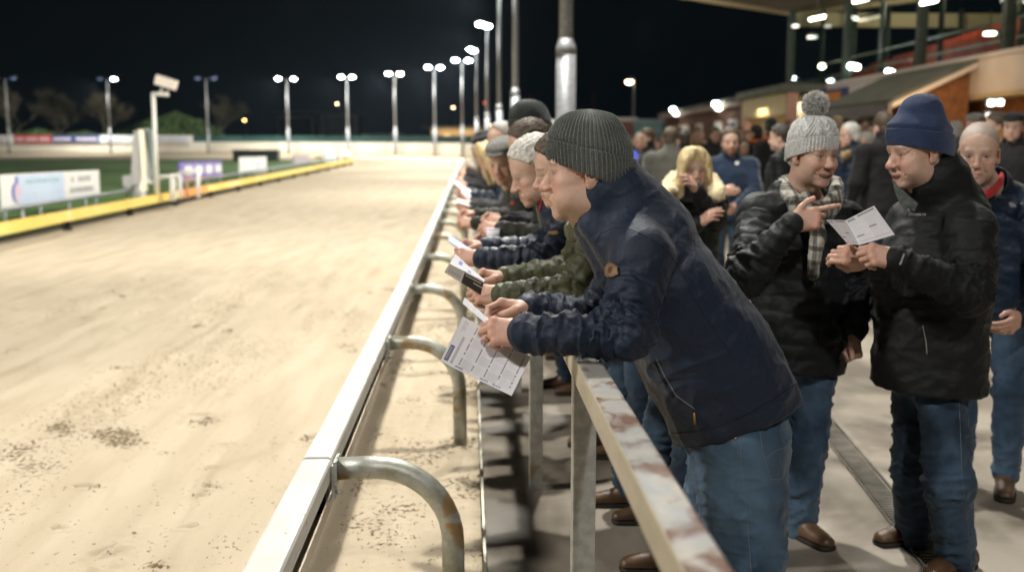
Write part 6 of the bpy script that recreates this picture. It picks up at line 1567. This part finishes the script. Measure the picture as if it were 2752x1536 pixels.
strand_on(h, [(1372, 470), (1364, 500), (1358, 530)], .006, M_redc, 'red_zip_lining', p3, .002)
patch_on(h, 1392, 585, 26, 8, M_tan, 'chest_logo', p3, 7, .002, .3)
p4 = railman(5.3, 1330, 372, 'brown curly haired man in dark olive coat holding a paper cup', M_darkolive, hands=((1262, 578), (1250, 600)), hair='short', hairm=M_hairb, yaw=.1, pitch=.3, head=dict(age=.6, seed=4), bodyx=-.02, hs=1.1)
p5 = railman(6.1, 1330, 335, 'tall man in a black beanie standing behind the flat capped man', M_black, hands=((1270, 560), (1262, 548)), hat=dict(ribs=40, H=.17, cuff=.055, nth=200, n=30, fat=1.05), hatm=M_knitb, yaw=.4, pitch=.1, head=dict(age=.6, seed=5), hs=1.18, bodyx=.05)
p6 = railman(6.7, 1268, 405, 'man in a tweed flat cap and olive jacket looking down over the barrier', M_darkolive, hands=((1196, 562), (1198, 540)), hat='flatcap', hatm=M_tweed, hair='short', hairm=M_hairg, yaw=1.05, pitch=.35, head=dict(age=.9, jaw=1.08, nose=1.2, seed=6, brow=(.3, .28, .25)), hs=1.22, style='puffer', collar='hood')
patch_on(child(p6, 'padded_jacket'), 1290, 512, 7, 9, M_redc, 'badge', p6, 5, .003)
p7 = railman(7.9, 1262, 358, 'balding man in dark clothes behind the tweed flat cap', M_charcoal, hands=((1190, 520), (1188, 512)), hair='receding', hairm=M_hairg, yaw=.3, pitch=.2, head=dict(age=.8, seed=7), hs=1.2)
m = MB()
p8 = railman(9.3, 1232, 395, 'blonde woman in navy quilted jacket with a yellow scarf at the barrier', M_navyin, hands=((1190, 492), (1180, 484)), hair='long', hairm=M_hairy, yaw=.3, pitch=.3, head=dict(age=.2, seed=8, female=True), style='puffer', hs=1.1)
p9 = railman(10.8, 1222, 372, 'man in a black cap and black jacket farther along the barrier', M_black, hands=((1182, 468), (1172, 462)), hat='flatcap', hatm=M_black, hair='short', hairm=M_hairk, yaw=.3, pitch=.25, head=dict(age=.5, seed=9), hs=1.15)
p10 = railman(12.6, 1208, 385, 'fair haired man in a grey coat bending low over the barrier', M_charcoal, hands=((1170, 455), (1168, 450)), hair='short', hairm=M_hairs, yaw=.5, pitch=.5, head=dict(age=.5, seed=10), hs=1.1)
p11 = railman(14.4, 1216, 352, 'man in dark flat cap third from the far end of the barrier line', M_black, hands=((1176, 440), (1172, 436)), hat='flatcap', hatm=M_charcoal, hair='short', hairm=M_hairg, yaw=.4, pitch=.2, head=dict(age=.5, seed=11), hs=1.1)
p12 = railman(17.0, 1204, 366, 'dark haired man in black coat second from the barrier line end', M_black, hands=((1175, 430), (1172, 428)), hair='short', hairm=M_hairk, yaw=.4, pitch=.3, head=dict(age=.5, seed=12), hs=1.1)
p13 = railman(20.0, 1200, 355, 'farthest person leaning at the barrier, in brown', M_brownc, hands=((1177, 422), (1175, 420)), hair='short', hairm=M_hairb, yaw=.2, pitch=.2, head=dict(age=.5, seed=13), hs=1.1)

# booklet held by the olive man
def CD(x, y): return ((1150 + x / 2.877) / 1.0683, (600 + y / 2.877) / 1.0683)
def paint_a(C, u, v):
    m_ = (np.abs(u - .25) < .05) & (np.abs(v - .35) < .2); C[m_] = (.18, .28, .62); m_ = (np.abs(u - .55) < .05) & (np.abs(v - .6) < .15); C[m_] = (.28, .36, .66)
def paint_b(C, u, v):
    C[u < .47] = C[u < .47] * .6 + np.array((.62, .55, .44)) * .4; C[(u > .47) & (v > .12)] = (.035, .03, .028)
    for i in range(12): m_ = (u > .06) & (u < .42) & (v > .15 + i * .06) & (v < .175 + i * .06); C[m_] = C[m_] * .55
    C[(u > .45) & (u < .475)] = (.10, .10, .10); C[(u > .5) & (u < .95) & (np.abs(v - .25) < .04)] = (.5, .42, .3); C[(u > .75) & (np.abs(v - .5) < .05)] = (.5, .45, .35)
o = thing('booklet', 'folded race booklet with a black panel held by the man in the olive jacket', 'booklet', tuple(V3(*CD(300, 400), 3.5)))
sheet('page', [V3(*CD(210, 235), 3.60), V3(*CD(440, 438), 3.56), V3(*CD(430, 452), 3.49), V3(*CD(165, 318), 3.47)], 70, 24, paint_a, o, .001)
sheet('cover', [V3(*CD(165, 310), 3.47), V3(*CD(432, 445), 3.49), V3(*CD(408, 552), 3.50), V3(*CD(125, 378), 3.475)], 90, 50, paint_b, o, .001)
# phone
o = thing('mobile_phone', 'pale mobile phone held by the grey haired man in the blue quilted jacket', 'phone', tuple(V3(1160, 620, 4.3)))
a_, b_ = Vector(V3(1138, 606, 4.33)), Vector(V3(1180, 634, 4.28)); d_ = (b_ - a_).normalized(); M_ = Matrix((d_, Vector((0, 1, .35)).normalized(), d_.cross(Vector((0, 1, .35)).normalized()))).transposed()
m = MB(); m.box((a_ + b_) / 2, (.145, .072, .010), M_, .003); part('body', m, mat('phone_shell', (.55, .55, .62), rough=.3), o)
m = MB(); m.box((a_ + b_) / 2 - (M_ @ Vector((0, 0, 1))) * -.0062, (.132, .064, .002), M_); part('screen', m, mat('phone_screen', (.5, .55, .8), rough=.15, emit=.35, ecol=(.75, .8, 1)), o)
# cup
def cup(c, label, s=1., grp=None):
    o = thing('paper_cup', label, 'cup', tuple(c)); m = MB(); c = Vector(c); m.tube([c, c + Vector((0, 0, .09 * s))], [.028 * s, .037 * s], 16); part('cup_body', m, mat('cup_paper', (.70, .68, .74), rough=.6), o)
    m = MB(); m.tube([c + Vector((math.cos(t) * .037 * s, math.sin(t) * .037 * s, .09 * s)) for t in np.linspace(0, 2 * PI, 20)], .0025, 5, False); part('rim', m, MATS['cup_paper'], o)
cup(V3(1240, 618, 5.15), 'white paper cup in the hand of the brown curly haired man')
for c4, Ys, lab in (([(1146, 452), (1186, 480), (1180, 488), (1142, 462)], 9.1, 'white race card held by the blonde woman at the barrier'), ([(1150, 498), (1192, 512), (1188, 520), (1150, 508)], 7.8, 'white card held by the balding man'), ([(1160, 470), (1186, 492), (1180, 500), (1160, 484)], 8.9, 'small white slip below the race card of the blonde woman')):
    sheet('race_card', C4(c4, [Ys + .05, Ys + .05, Ys - .06, Ys - .06]), 20, 12, lambda C, u, v: None, None, .002, label=lab, cat='race card')

# ================================================================== THE THREE MEN ON THE RIGHT
def setw(J, **k):
    for n_, v in k.items(): J[n_] = np.array(V3(*v))
    return J
J = stand(1.34, 4.08, 203, 1.79, build=1.12)
J = setw(J, head=(2046, 388, 4.00), neck=(2028, 508, 4.08), shR=(1912, 540, 4.00), shL=(2120, 560, 4.16), chest=(2020, 620, 4.08), elR=(1872, 702, 3.74), wrR=(1992, 562, 3.66), elL=(2160, 730, 4.06), wrL=(2148, 836, 3.92), waist=(2012, 790, 4.08), pelvis=(2000, 880, 4.08),
         hipL=(2045, 910, 4.08), hipR=(1955, 910, 4.10), knL=(2034, 1110, 4.02), knR=(1930, 1110, 4.12), anL=(2012, 1330, 4.06), anR=(1925, 1330, 4.22))
J['hR'] = rot_from((.34, -.92, -.10)); J['hs'] = 1.08; J['footL'] = (.35, -.9, 0)
hm_ = {'R': (HM(scr(.96, .22, .15), scr(-.12, .15, .97)), J['wrR']), 'L': (HM(scr(.1, -.9, .3), scr(.9, 0, .3)), J['wrL'])}
POINT = [(4, 8, 6), (58, 74, 40), (66, 78, 42), (70, 78, 42)]
p20 = dress(J, 'laughing man in a pale grey pom-pom hat, checked scarf and black padded jacket', M_blackp, M_denim, hat=dict(ribs=46, H=.150, cuff=.058, zf=.030, zb=-.036, nth=700, n=80, rib=.0024, cable=True, fat=.95), hatm=M_knitl, hair='short', hairm=M_hairg,
            res=.008, hres=.0022, hdres=.0020, hand=dict(R=POINT, L=FIST), thumbs=dict(R=[(.026, .022, .0), (.050, .046, .004), (.064, .070, .010), (.070, .094, .014)]), handM=hm_, skinm=M_skin, style='puffer', puff=.052, collar='hood', fat=1.12, pamp=.62, famp=1.3,
            head=dict(smile=1., jaw=1.04, cheek=1.1, nose=1.2, age=.8, brow=(.16, .12, .09)), shoe=M_leather, long=.02)
tp = J['head'] + J['hR'][:, 2] * (.182) * 1.08 + J['hR'][:, 1] * -.02
pompom(tp, .054, p20, M_pom, 5200)
# scarf
def scarfmesh(J, path, w, th, parent, m, name='scarf', res=.005):
    s_ = Sdf(); s_.tube(path, [w] * len(path), [th] * len(path), [(0, 0, 1), (0, 0, 1)], .01, res=14); V, F = s_.mesh(res, 1); V = V + vnormals(V, F) * ((fbm(V * np.array([60, 60, 30]), 2, 5) - .5) * .012)[:, None]; return put(name, V, F, m, parent)
M_check = mat('checked_scarf', (.36, .34, .29), (.46, .44, .38), .9, nscale=20, sheen=.4)
nt = M_check.node_tree; bs = nt.nodes['Principled BSDF']; tcn = [n for n in nt.nodes if n.type == 'TEX_COORD'][0]
src = bs.inputs['Base Color'].links[0].from_socket
for ax, sc_ in (('X', 16.), ('Z', 12.), ('DIAGONAL', 9.)):
    wv = nt.nodes.new('ShaderNodeTexWave'); wv.bands_direction = ax; wv.inputs['Scale'].default_value = sc_ / 2.2; wv.inputs['Distortion'].default_value = 1.2; wv.wave_profile = 'SIN'; nt.links.new(tcn.outputs['Object'], wv.inputs['Vector'])
    cr_ = nt.nodes.new('ShaderNodeValToRGB'); cr_.color_ramp.elements[0].position = .16; cr_.color_ramp.elements[1].position = .30; cr_.color_ramp.elements[0].color = (.22, .22, .20, 1); nt.links.new(wv.outputs['Fac'], cr_.inputs['Fac'])
    mm = nt.nodes.new('ShaderNodeMix'); mm.data_type = 'RGBA'; mm.blend_type = 'MULTIPLY'; mm.inputs[0].default_value = .85; nt.links.new(src, mm.inputs[6]); nt.links.new(cr_.outputs[0], mm.inputs[7]); src = mm.outputs[2]
nt.links.new(src, bs.inputs['Base Color'])
scarfmesh(J, [V3(2100, 470, 4.16), V3(2030, 455, 4.20), V3(1972, 470, 4.12), V3(1985, 500, 3.98), V3(2022, 532, 3.90), V3(2062, 540, 3.88), V3(2098, 508, 3.94), V3(2106, 478, 4.06)], .046, .030, p20, M_check)
scarfmesh(J, [V3(2022, 500, 3.92), V3(2046, 545, 3.84), V3(2058, 590, 3.82), V3(2050, 640, 3.83), V3(2046, 690, 3.86)], .030, .022, p20, M_check, 'scarf_end')
jk = kids(p20, 'padded_jacket')[0]
strand_on(jk, [(2052, 640), (2056, 720), (2060, 800), (2062, 890)], .0028, M_seam, 'front_zip', p20, .001)
h = raycast_on([jk], 2050, 648)
if h: m = MB(); m.tube([h[0] + h[1] * .006, h[0] + h[1] * .007 + Vector((0, 0, -.03))], .0035, 6); part('zip_pull', m, M_zip, p20)

J = stand(1.74, 3.78, 119, 1.82, build=1.12)
J = setw(J, head=(2306, 380, 3.72), neck=(2386, 500, 3.78), shL=(2440, 578, 3.58), shR=(2290, 560, 3.98), chest=(2358, 650, 3.78), elL=(2440, 742, 3.44), wrL=(2252, 652, 3.40), elR=(2262, 770, 3.86), wrR=(2196, 650, 3.56), waist=(2345, 800, 3.78), pelvis=(2338, 905, 3.78),
         hipL=(2366, 965, 3.71), hipR=(2305, 955, 3.86), knL=(2385, 1210, 3.60), knR=(2300, 1180, 3.86), anL=(2410, 1460, 3.68), anR=(2300, 1425, 3.98))
J['hR'] = rot_from((-.97, -.16, -.16)); J['hs'] = 1.13; J['fz'] = .012; J['footR'] = (-1, -.25, 0)
hm_ = {'L': (HM(scr(-.93, .18, .0), scr(.1, .30, .95)), J['wrL'] + scr(.01, 0, 0)), 'R': (HM(scr(-.80, .25, .35), scr(-.3, .3, .85)), J['wrR'] + scr(-.03, -.01, 0))}
p21 = dress(J, 'smiling man in a navy beanie and black jacket holding an open leaflet', M_blacks, M_denimd, hat=dict(ribs=150, H=.185, cuff=.062, zf=.040, zb=-.034, slouch=(0, -.026), nth=600, n=60, rib=.0004, fat=.99, top=.84), hatm=M_knitn,
            res=.008, hres=.0022, hdres=.0020, hand=dict(L=[(55, 60, 30), (60, 64, 30), (64, 68, 30), (68, 70, 30)], R=[(50, 60, 30), (58, 64, 30), (62, 68, 30), (66, 70, 30)]), thumbs=dict(L=PINCH, R=PINCH), handM=hm_, skinm=M_skin, style='plain', fat=1.10, belly=.02, long=.04, collar=dict(pts=[V3(2400, 540, 3.78), V3(2372, 480, 3.76), V3(2350, 446, 3.75)], a=[.13, .118, .116], b=[.13, .124, .124], n=scr(-.60, .80, 0), **{'in': .082}),
            head=dict(smile=.7, jaw=1.16, cheek=1.3, nose=1.25, age=.8, brow=(.25, .2, .16), scalp=(.22, .19, .16)), shoe=M_leather, seed=11, tpar=dict(th=.092, kr=.084))
M_logo = mat('pale_embroidery', (.40, .40, .42), rough=.6)
jk = kids(p21, 'jacket')[0]
def text_on(ob, cx, cy, hpx, txt, m, name, parent, ang=0.):
    """short embroidered word: letters made of small strokes draped on the cloth"""
    G5 = {'c': ['011', '100', '100', '100', '011'], 'o': ['010', '101', '101', '101', '010'], 'l': ['010', '010', '010', '010', '010'], 'u': ['000', '101', '101', '101', '011'], 'm': ['000', '110', '111', '101', '101'], 'b': ['100', '100', '110', '101', '110'],
          'i': ['010', '000', '010', '010', '010'], 'a': ['000', '011', '101', '101', '011'], 'r': ['000', '101', '110', '100', '100'], 'e': ['010', '101', '111', '100', '011'], 'g': ['011', '101', '011', '001', '110'], 'h': ['100', '100', '110', '101', '101']}
    mb = MB(); px = hpx / 5; x = 0; ca, sa = math.cos(ang), math.sin(ang)
    for chx in txt:
        for r_, row in enumerate(G5[chx]):
            for c__, b_ in enumerate(row):
                if b_ == '1':
                    u, v = x + c__ * px, r_ * px; hh = raycast_on([ob], cx + u * ca - v * sa, cy + u * sa + v * ca)
                    if hh: mb.ellip(hh[0] + hh[1] * .001, (.0017, .0015, .0017), 5)
        x += px * 3.8
    if mb.v: part(name, mb, m, parent)
text_on(jk, 2288, 536, 7, 'columbia', M_logo, 'chest_logo', p21)
text_on(jk, 2262, 664, 5, 'omniheat'.replace('n', 'm').replace('t', 'l'), M_logo, 'sleeve_logo', p21, -1.2)
bn = kids(p21, 'cuff')[0]
patch_on(bn, 2240, 318, 9, 15, mat('hat_tag', (.42, .42, .45), rough=.6), 'hat_tag', p21, 6, .002, .2, .15)
# grey collar lining
def plate(pts, th, m, name, parent, d=(0, 1, 0)):
    a_ = [Vector(p) for p in pts]; n = len(a_); b_ = [v + Vector(d) * th for v in a_]; mb = MB(); mb.add(a_ + b_, [tuple(range(n)), tuple(range(n, 2 * n))[::-1]] + [(k, k + n, (k + 1) % n + n, (k + 1) % n) for k in range(n)]); return part(name, mb, m, parent)
plate([V3(2246, 452, 3.58), V3(2262, 470, 3.58), V3(2290, 492, 3.585), V3(2310, 512, 3.60), V3(2300, 532, 3.60), V3(2284, 520, 3.585), V3(2278, 536, 3.58), V3(2256, 490, 3.575)], .008, mat('grey_lining', (.10, .115, .11), (.16, .18, .17), .8, nscale=60), 'collar_flap', p21)
strand_on(jk, [(2322, 820), (2330, 860), (2332, 890)], .002, M_zip, 'pocket_zip', p21, .001)
tr = kids(p21, 'trousers')[0]
strand_on(tr, [(2410, 960), (2416, 1080), (2420, 1200), (2436, 1330), (2444, 1436)], .0009, M_stitch, 'trouser_stitching', p21, .0004)
def paint_leaf(C, u, v):
    rg = np.random.default_rng(8)
    def bar(u0, u1, v0, v1, col, a=1.): m_ = (u > u0) & (u < u1) & (v > v0) & (v < v1); C[m_] = C[m_] * (1 - a) + np.array(col) * a
    for i in range(16): bar(.05 + i * .055, .095 + i * .055, .04, .085, (.12, .12, .14), .85 if i not in (4, 5) else 0)
    bar(.05, .3, .10, .13, (.2, .2, .22), .7)
    for i in range(28):
        vv = .2 + i * .027
        for c_ in (0, 1): bar(.06 + c_ * .46, .06 + c_ * .46 + .40 * rg.uniform(.3, 1), vv, vv + .009, (.5, .5, .54), .45)
    bar(.52, .74, .50, .54, (.12, .12, .14), .85); bar(.06, .28, .68, .72, (.12, .12, .14), .85); bar(.05, .95, .88, .90, (.4, .4, .42), .6)
o = thing('leaflet', 'open folded white leaflet held up by the man in the navy beanie', 'leaflet', tuple(V3(2165, 580, 3.5)))
sheet('right_page', C4([(2127, 554), (2199, 517), (2251, 590), (2162, 616)], [3.50, 3.42, 3.40, 3.47]), 110, 120, paint_leaf, o, .001)
sheet('left_page', C4([(2079, 553), (2127, 554), (2162, 616), (2134, 614)], [3.62, 3.50, 3.47, 3.54]), 70, 100, paint_leaf, o, .001)

J = stand(2.50, 4.62, 152, 1.80, build=1.15)
J = setw(J, head=(2462, 388, 4.42), neck=(2515, 500, 4.55), shL=(2615, 560, 4.42), shR=(2450, 560, 4.78))
J['hR'] = rot_from((-.50, -.86, -.12)); J['hs'] = 1.12
J['elL'] = V3(2650, 740, 4.3); J['wrL'] = V3(2568, 800, 4.15)
p22 = dress(J, 'short haired man in navy jacket with red collar near the right edge', M_navyin, M_denim, res=.010, hres=.0024, hdres=.0026, hand=RELAX, skinm=M_skin, fat=1.10, long=.03,
            head=dict(smile=0., jaw=1.0, cheek=1.0, nose=1.1, age=1., stub=.25, brow=(.28, .24, .2), scalp=(.27, .24, .21)), seed=15)
jk = kids(p22, 'jacket')[0]
s_ = Sdf(); s_.tube([V3(2440, 470, 4.42), V3(2480, 490, 4.36), V3(2515, 462, 4.42), V3(2520, 440, 4.50)], [.022] * 4, [.012] * 4, (0, 0, 1), .01); V, F = s_.mesh(.005, 1); put('red_collar', V, F, M_redc, p22)
for k_ in range(3):
    r_ = 4 + k_ * 4.2; strand_on(jk, [(2540 + 16 + r_ * math.cos(t) - 14, 521 - r_ * math.sin(t) * .85) for t in np.linspace(0, PI * .62, 5)], .0032, M_logo, 'chest_logo', p22, .001, n=4)

# ================================================================== PEOPLE FURTHER BACK
GC = 'people standing on the terrace'
def crowd(dx_, dy_, Y, face, label, jm, hairk='short', hairm=M_hairb, hat=None, hatm=None, tm=None, head=None, hs=1.0, build=1., **k):
    Y = Y * 1.3 if Y > 7 else Y
    p = atY(dx_, dy_ + (16 if Y > 12 else 8 if Y > 7 else 3), Y); g = G(p.x, Y); h = min(1.95, max(1.5, (p.z - g) / 1.625 * 1.75)); J = stand(p.x, Y, face, h, build=build, headturn=k.pop('turn', 0), headtilt=k.pop('tilt', 5)); J['hs'] *= hs
    for n_ in ('wrR', 'elR', 'wrL', 'elL'):
        if n_ in k: J[n_] = V3(*k.pop(n_))
    hd = dict(age=.5, seed=int(dx_) % 9); hd.update(head or {})
    kk_ = dict(res=.014 if Y < 9 else .019, hres=.0034 if Y < 9 else .005, hdres=.0034 if Y < 9 else .005, group=GC, style='plain', seed=int(dx_) % 17); kk_.update(k)
    return dress(J, label, jm, tm or M_denimd, hat=hat, hatm=hatm, hair=hairk, hairm=hairm, head=hd, **kk_)
pw = crowd(1740, 428, 6.35, 184, 'blonde woman in black padded coat with cream fur hood, hand on cheek', M_blackp, 'long', M_hairy, head=dict(female=True, age=.1, jaw=.9, nose=.85), hs=1.12, elR=(1705, 600, 6.2), wrR=(1760, 560, 6.05),
           elL=(1800, 560, 6.2), wrL=(1752, 478, 6.02), style='puffer', long=.30, handM=None)
s_ = Sdf(); s_.tube([V3(1682, 485, 6.22), V3(1694, 455, 6.38), V3(1740, 445, 6.52), V3(1788, 455, 6.38), V3(1806, 488, 6.22)], [.052] * 5, [.050] * 5, (0, 0, 1), .02, res=14); V, F = s_.mesh(.010, 1); V = V + vnormals(V, F) * ((fbm(V * 45, 3, 2) - .4) * .035)[:, None]; put('fur_trim', V, F, M_creamf, pw)
pf = crowd(1836, 352, 7.5, 172, 'bearded man in navy fleece standing behind the blonde woman', M_fleece, 'short', M_hairb, head=dict(beard=(.16, .08, .04), age=.4), elL=(1900, 480, 9.6), wrL=(1852, 520, 9.35), elR=(1780, 470, 9.6), wrR=(1822, 478, 9.3), build=1.08, hs=1.05)
patch_on(kids(pf, 'jacket')[0], 1854, 411, 9, 8, M_bw, 'chest_logo', pf, 5, .002)
crowd(1686, 345, 9.0, -25, 'man in a grey wool coat seen from behind, left of the blonde woman', M_greywool, 'short', M_hairb, build=1.12, fat=1.1)
crowd(1579, 345, 13, 160, 'man with a pink face directly right of the grey ribbed beanie', M_brownc, 'short', M_hairb)
crowd(1614, 343, 11.5, 150, 'person in a bright blue top between two dark coats', M_bluec, 'short', M_hairg)
crowd(1632, 334, 10.8, 100, 'man in a long dark coat beside the bright blue top', M_black, 'short', M_hairb, long=.25)
crowd(1656, 356, 16, 170, 'person in a red top far behind the grey wool coat', M_redc, 'short', M_hairk)
crowd(1722, 340, 10.2, 10, 'dark haired man in black seen from behind above the blonde woman', M_black, 'short', M_hairk, build=1.05)
crowd(1750, 326, 13.5, 190, 'man with a tan collar standing in front of the kiosk window', M_tan, 'short', M_hairr)
crowd(1776, 345, 15.5, 120, 'woman in a brown jacket in front of the kiosk row', M_brownc, 'bob', M_hairb)
crowd(1795, 326, 12.5, 200, 'man in a black coat just left of the bearded man', M_black, 'short', M_hairb)
crowd(1858, 322, 15, 180, 'brown haired man above the shoulder of the bearded man', M_charcoal, 'short', M_hairb)
crowd(1871, 356, 11.5, 175, 'shorter person in a pale top behind the navy fleece', M_greywool, 'bob', M_hairk)
p = crowd(1905, 322, 11.8, 30, 'man in black with an orange collar in front of the cream lobby', M_black, 'short', M_hairk)
c_ = atY(1905, 356, 15.34); m = MB(); m.tube([c_ + Vector((math.cos(t) * .105, math.sin(t) * .10, 0)) for t in np.linspace(0, 2 * PI, 16)], .035, 8, False); part('orange_collar', m, mat('orange_cloth', (.62, .13, .02), rough=.8, emit=.0), p)
p = crowd(1943, 314, 11.0, 15, 'tall man in a black hat with an orange collar left of the pom-pom hat', M_black, 'short', M_hairk, hat='beanie', hatm=M_knitb)
c_ = atY(1943, 349, 14.3); m = MB(); m.tube([c_ + Vector((math.cos(t) * .105, math.sin(t) * .10, 0)) for t in np.linspace(0, 2 * PI, 16)], .032, 8, False); part('orange_collar', m, MATS['orange_cloth'], p)
crowd(1968, 342, 8.0, 60, 'dark haired person in black hooded jacket half hidden by the pom-pom man', M_blackp, 'short', M_hairk, collar='hood', style='puffer')
crowd(1986, 305, 16, 200, 'red faced man in front of the brick wall left of the pom-pom', M_brownc, 'receding', M_hairb)
pq = crowd(2142, 336, 8.2, 100, 'grey blonde woman in navy coat with fur hood between the two hats', M_navyin, 'bob', M_hairs, style='puffer', head=dict(female=True), long=.15)
s_ = Sdf(); s_.tube([V3(2126, 392, 10.5), V3(2146, 384, 10.7), V3(2164, 378, 10.65), V3(2168, 396, 10.5)], [.05] * 4, [.045] * 4, (0, 0, 1), .02); V, F = s_.mesh(.012, 1); V = V + vnormals(V, F) * ((fbm(V * 40, 3, 2) - .4) * .05)[:, None]; put('fur_trim', V, F, mat('brown_fur', (.22, .15, .07), (.34, .25, .13), .95, nscale=30), pq)
crowd(2106, 300, 13, 150, 'fair haired man in a tan jacket above the pom-pom hat man shoulder', M_tan, 'short', M_hairy)
crowd(2131, 306, 14.5, 190, 'man in black beneath the blue and orange sign', M_black, 'short', M_hairk)
crowd(2166, 306, 12.5, 200, 'man with a ruddy face left of the dark door', M_black, 'short', M_hairb)
crowd(2194, 318, 11.5, 140, 'woman with brown hair near the lean-to wall', M_charcoal, 'bob', M_hairb)
crowd(2212, 296, 13, 170, 'bald man in front of the lean-to door', M_black, 'crop', M_hairg)
crowd(2226, 315, 7.6, 5, 'man in long black jacket, back turned, left of the navy beanie', M_black, 'short', M_hairb, build=1.08, long=.05, tm=M_denim)
crowd(2185, 345, 9.5, 90, 'person in a dark olive coat between the leaflet men', M_darkolive, 'short', M_hairg)
crowd(2404, 318, 10.0, 20, 'person with pale grey hair behind the navy beanie', M_darkolive, 'bob', M_hairg)
crowd(2453, 292, 8.6, 150, 'man in a grey flat cap behind the short haired man', M_charcoal, 'short', M_hairg, hat='flatcap', hatm=M_tweed)
crowd(2514, 300, 8.0, 75, 'man in an orange brown jacket behind the short haired man', M_brownc if 0 else mat('rust_jacket', (.26, .11, .03), (.34, .15, .045), .8, nscale=4), 'short', M_hairb)
crowd(2552, 288, 7.2, 140, 'man in a black flat cap at the right edge of the photo', M_black, 'short', M_hairk, hat='flatcap', hatm=M_black)
for i, (dx_, dy_, Y, f_, lab, jm, hk, hm2) in enumerate((
        (1648, 338, 20, 150, 'person in black near the teal cabin', M_black, 'short', M_hairk), (1668, 332, 24, 190, 'person in tan before the far kiosk lamp', M_tan, 'short', M_hairb), (1706, 334, 21, 10, 'person in charcoal before the pale kiosk door', M_charcoal, 'short', M_hairk),
        (1738, 336, 23, 170, 'person in olive near the kiosk windows', M_olive, 'bob', M_hairb), (1764, 328, 19, 180, 'ruddy man in black under the kiosk eave', M_black, 'receding', M_hairb), (1812, 330, 20, 30, 'person in navy before the white kiosk window', M_navyin, 'short', M_hairk),
        (1880, 326, 18, 200, 'person in brown at the left edge of the cream lobby', M_brownc, 'short', M_hairb), (1925, 330, 16, 160, 'person in dark green inside the lobby light', M_greenc, 'bob', M_hairy), (1962, 322, 19, 190, 'person in black by the pink pillar', M_black, 'short', M_hairk),
        (2020, 300, 19, 180, 'person in grey below the white fascia', M_greywool, 'short', M_hairb), (2080, 300, 17, 170, 'person in red brown below the blue sign', M_brownc, 'short', M_hairr), (2148, 300, 19, 190, 'person in tan cap before the brick wall', M_tan, 'short', M_hairy),
        (2240, 305, 15, 180, 'person in charcoal beside the small white poster', M_charcoal, 'short', M_hairb), (1598, 338, 18, 170, 'person in brown before the teal cabin', M_brownc, 'short', M_hairb), (1560, 345, 20, 180, 'person in black just right of the thick mast', M_black, 'short', M_hairk))):
    crowd(dx_, dy_, Y, f_, lab, jm, hk, hm2)
for i, (x, y, z, f_, jm, lab) in enumerate(((12.3, 19.6, 3.2, 95, M_black, 'dark spectator seated low in the red seats'), (12.6, 17.9, 3.3, 80, M_navyin, 'spectator in blue in the stand at the right edge'), (13.2, 21.2, 3.45, 100, M_charcoal, 'spectator in grey midway up the red seats'),
                                          (13.6, 18.6, 3.6, 90, M_brownc, 'spectator in brown high in the red seats'), (12.1, 22.8, 3.2, 85, M_black, 'spectator in black farthest along the red seats'), (14.6, 19.0, 3.9, 95, M_black, 'spectator in black in the upper rows of the stand'), (12.2, 16.6, 3.25, 90, M_greywool, 'spectator in pale grey beside the one in blue'))):
    J = stand(x, y, f_, 1.2, z=z); dress(J, lab, jm, M_black, hair='short', hairm=M_hairb, res=.022, hres=.006, hdres=.007, group='spectators in the grandstand')
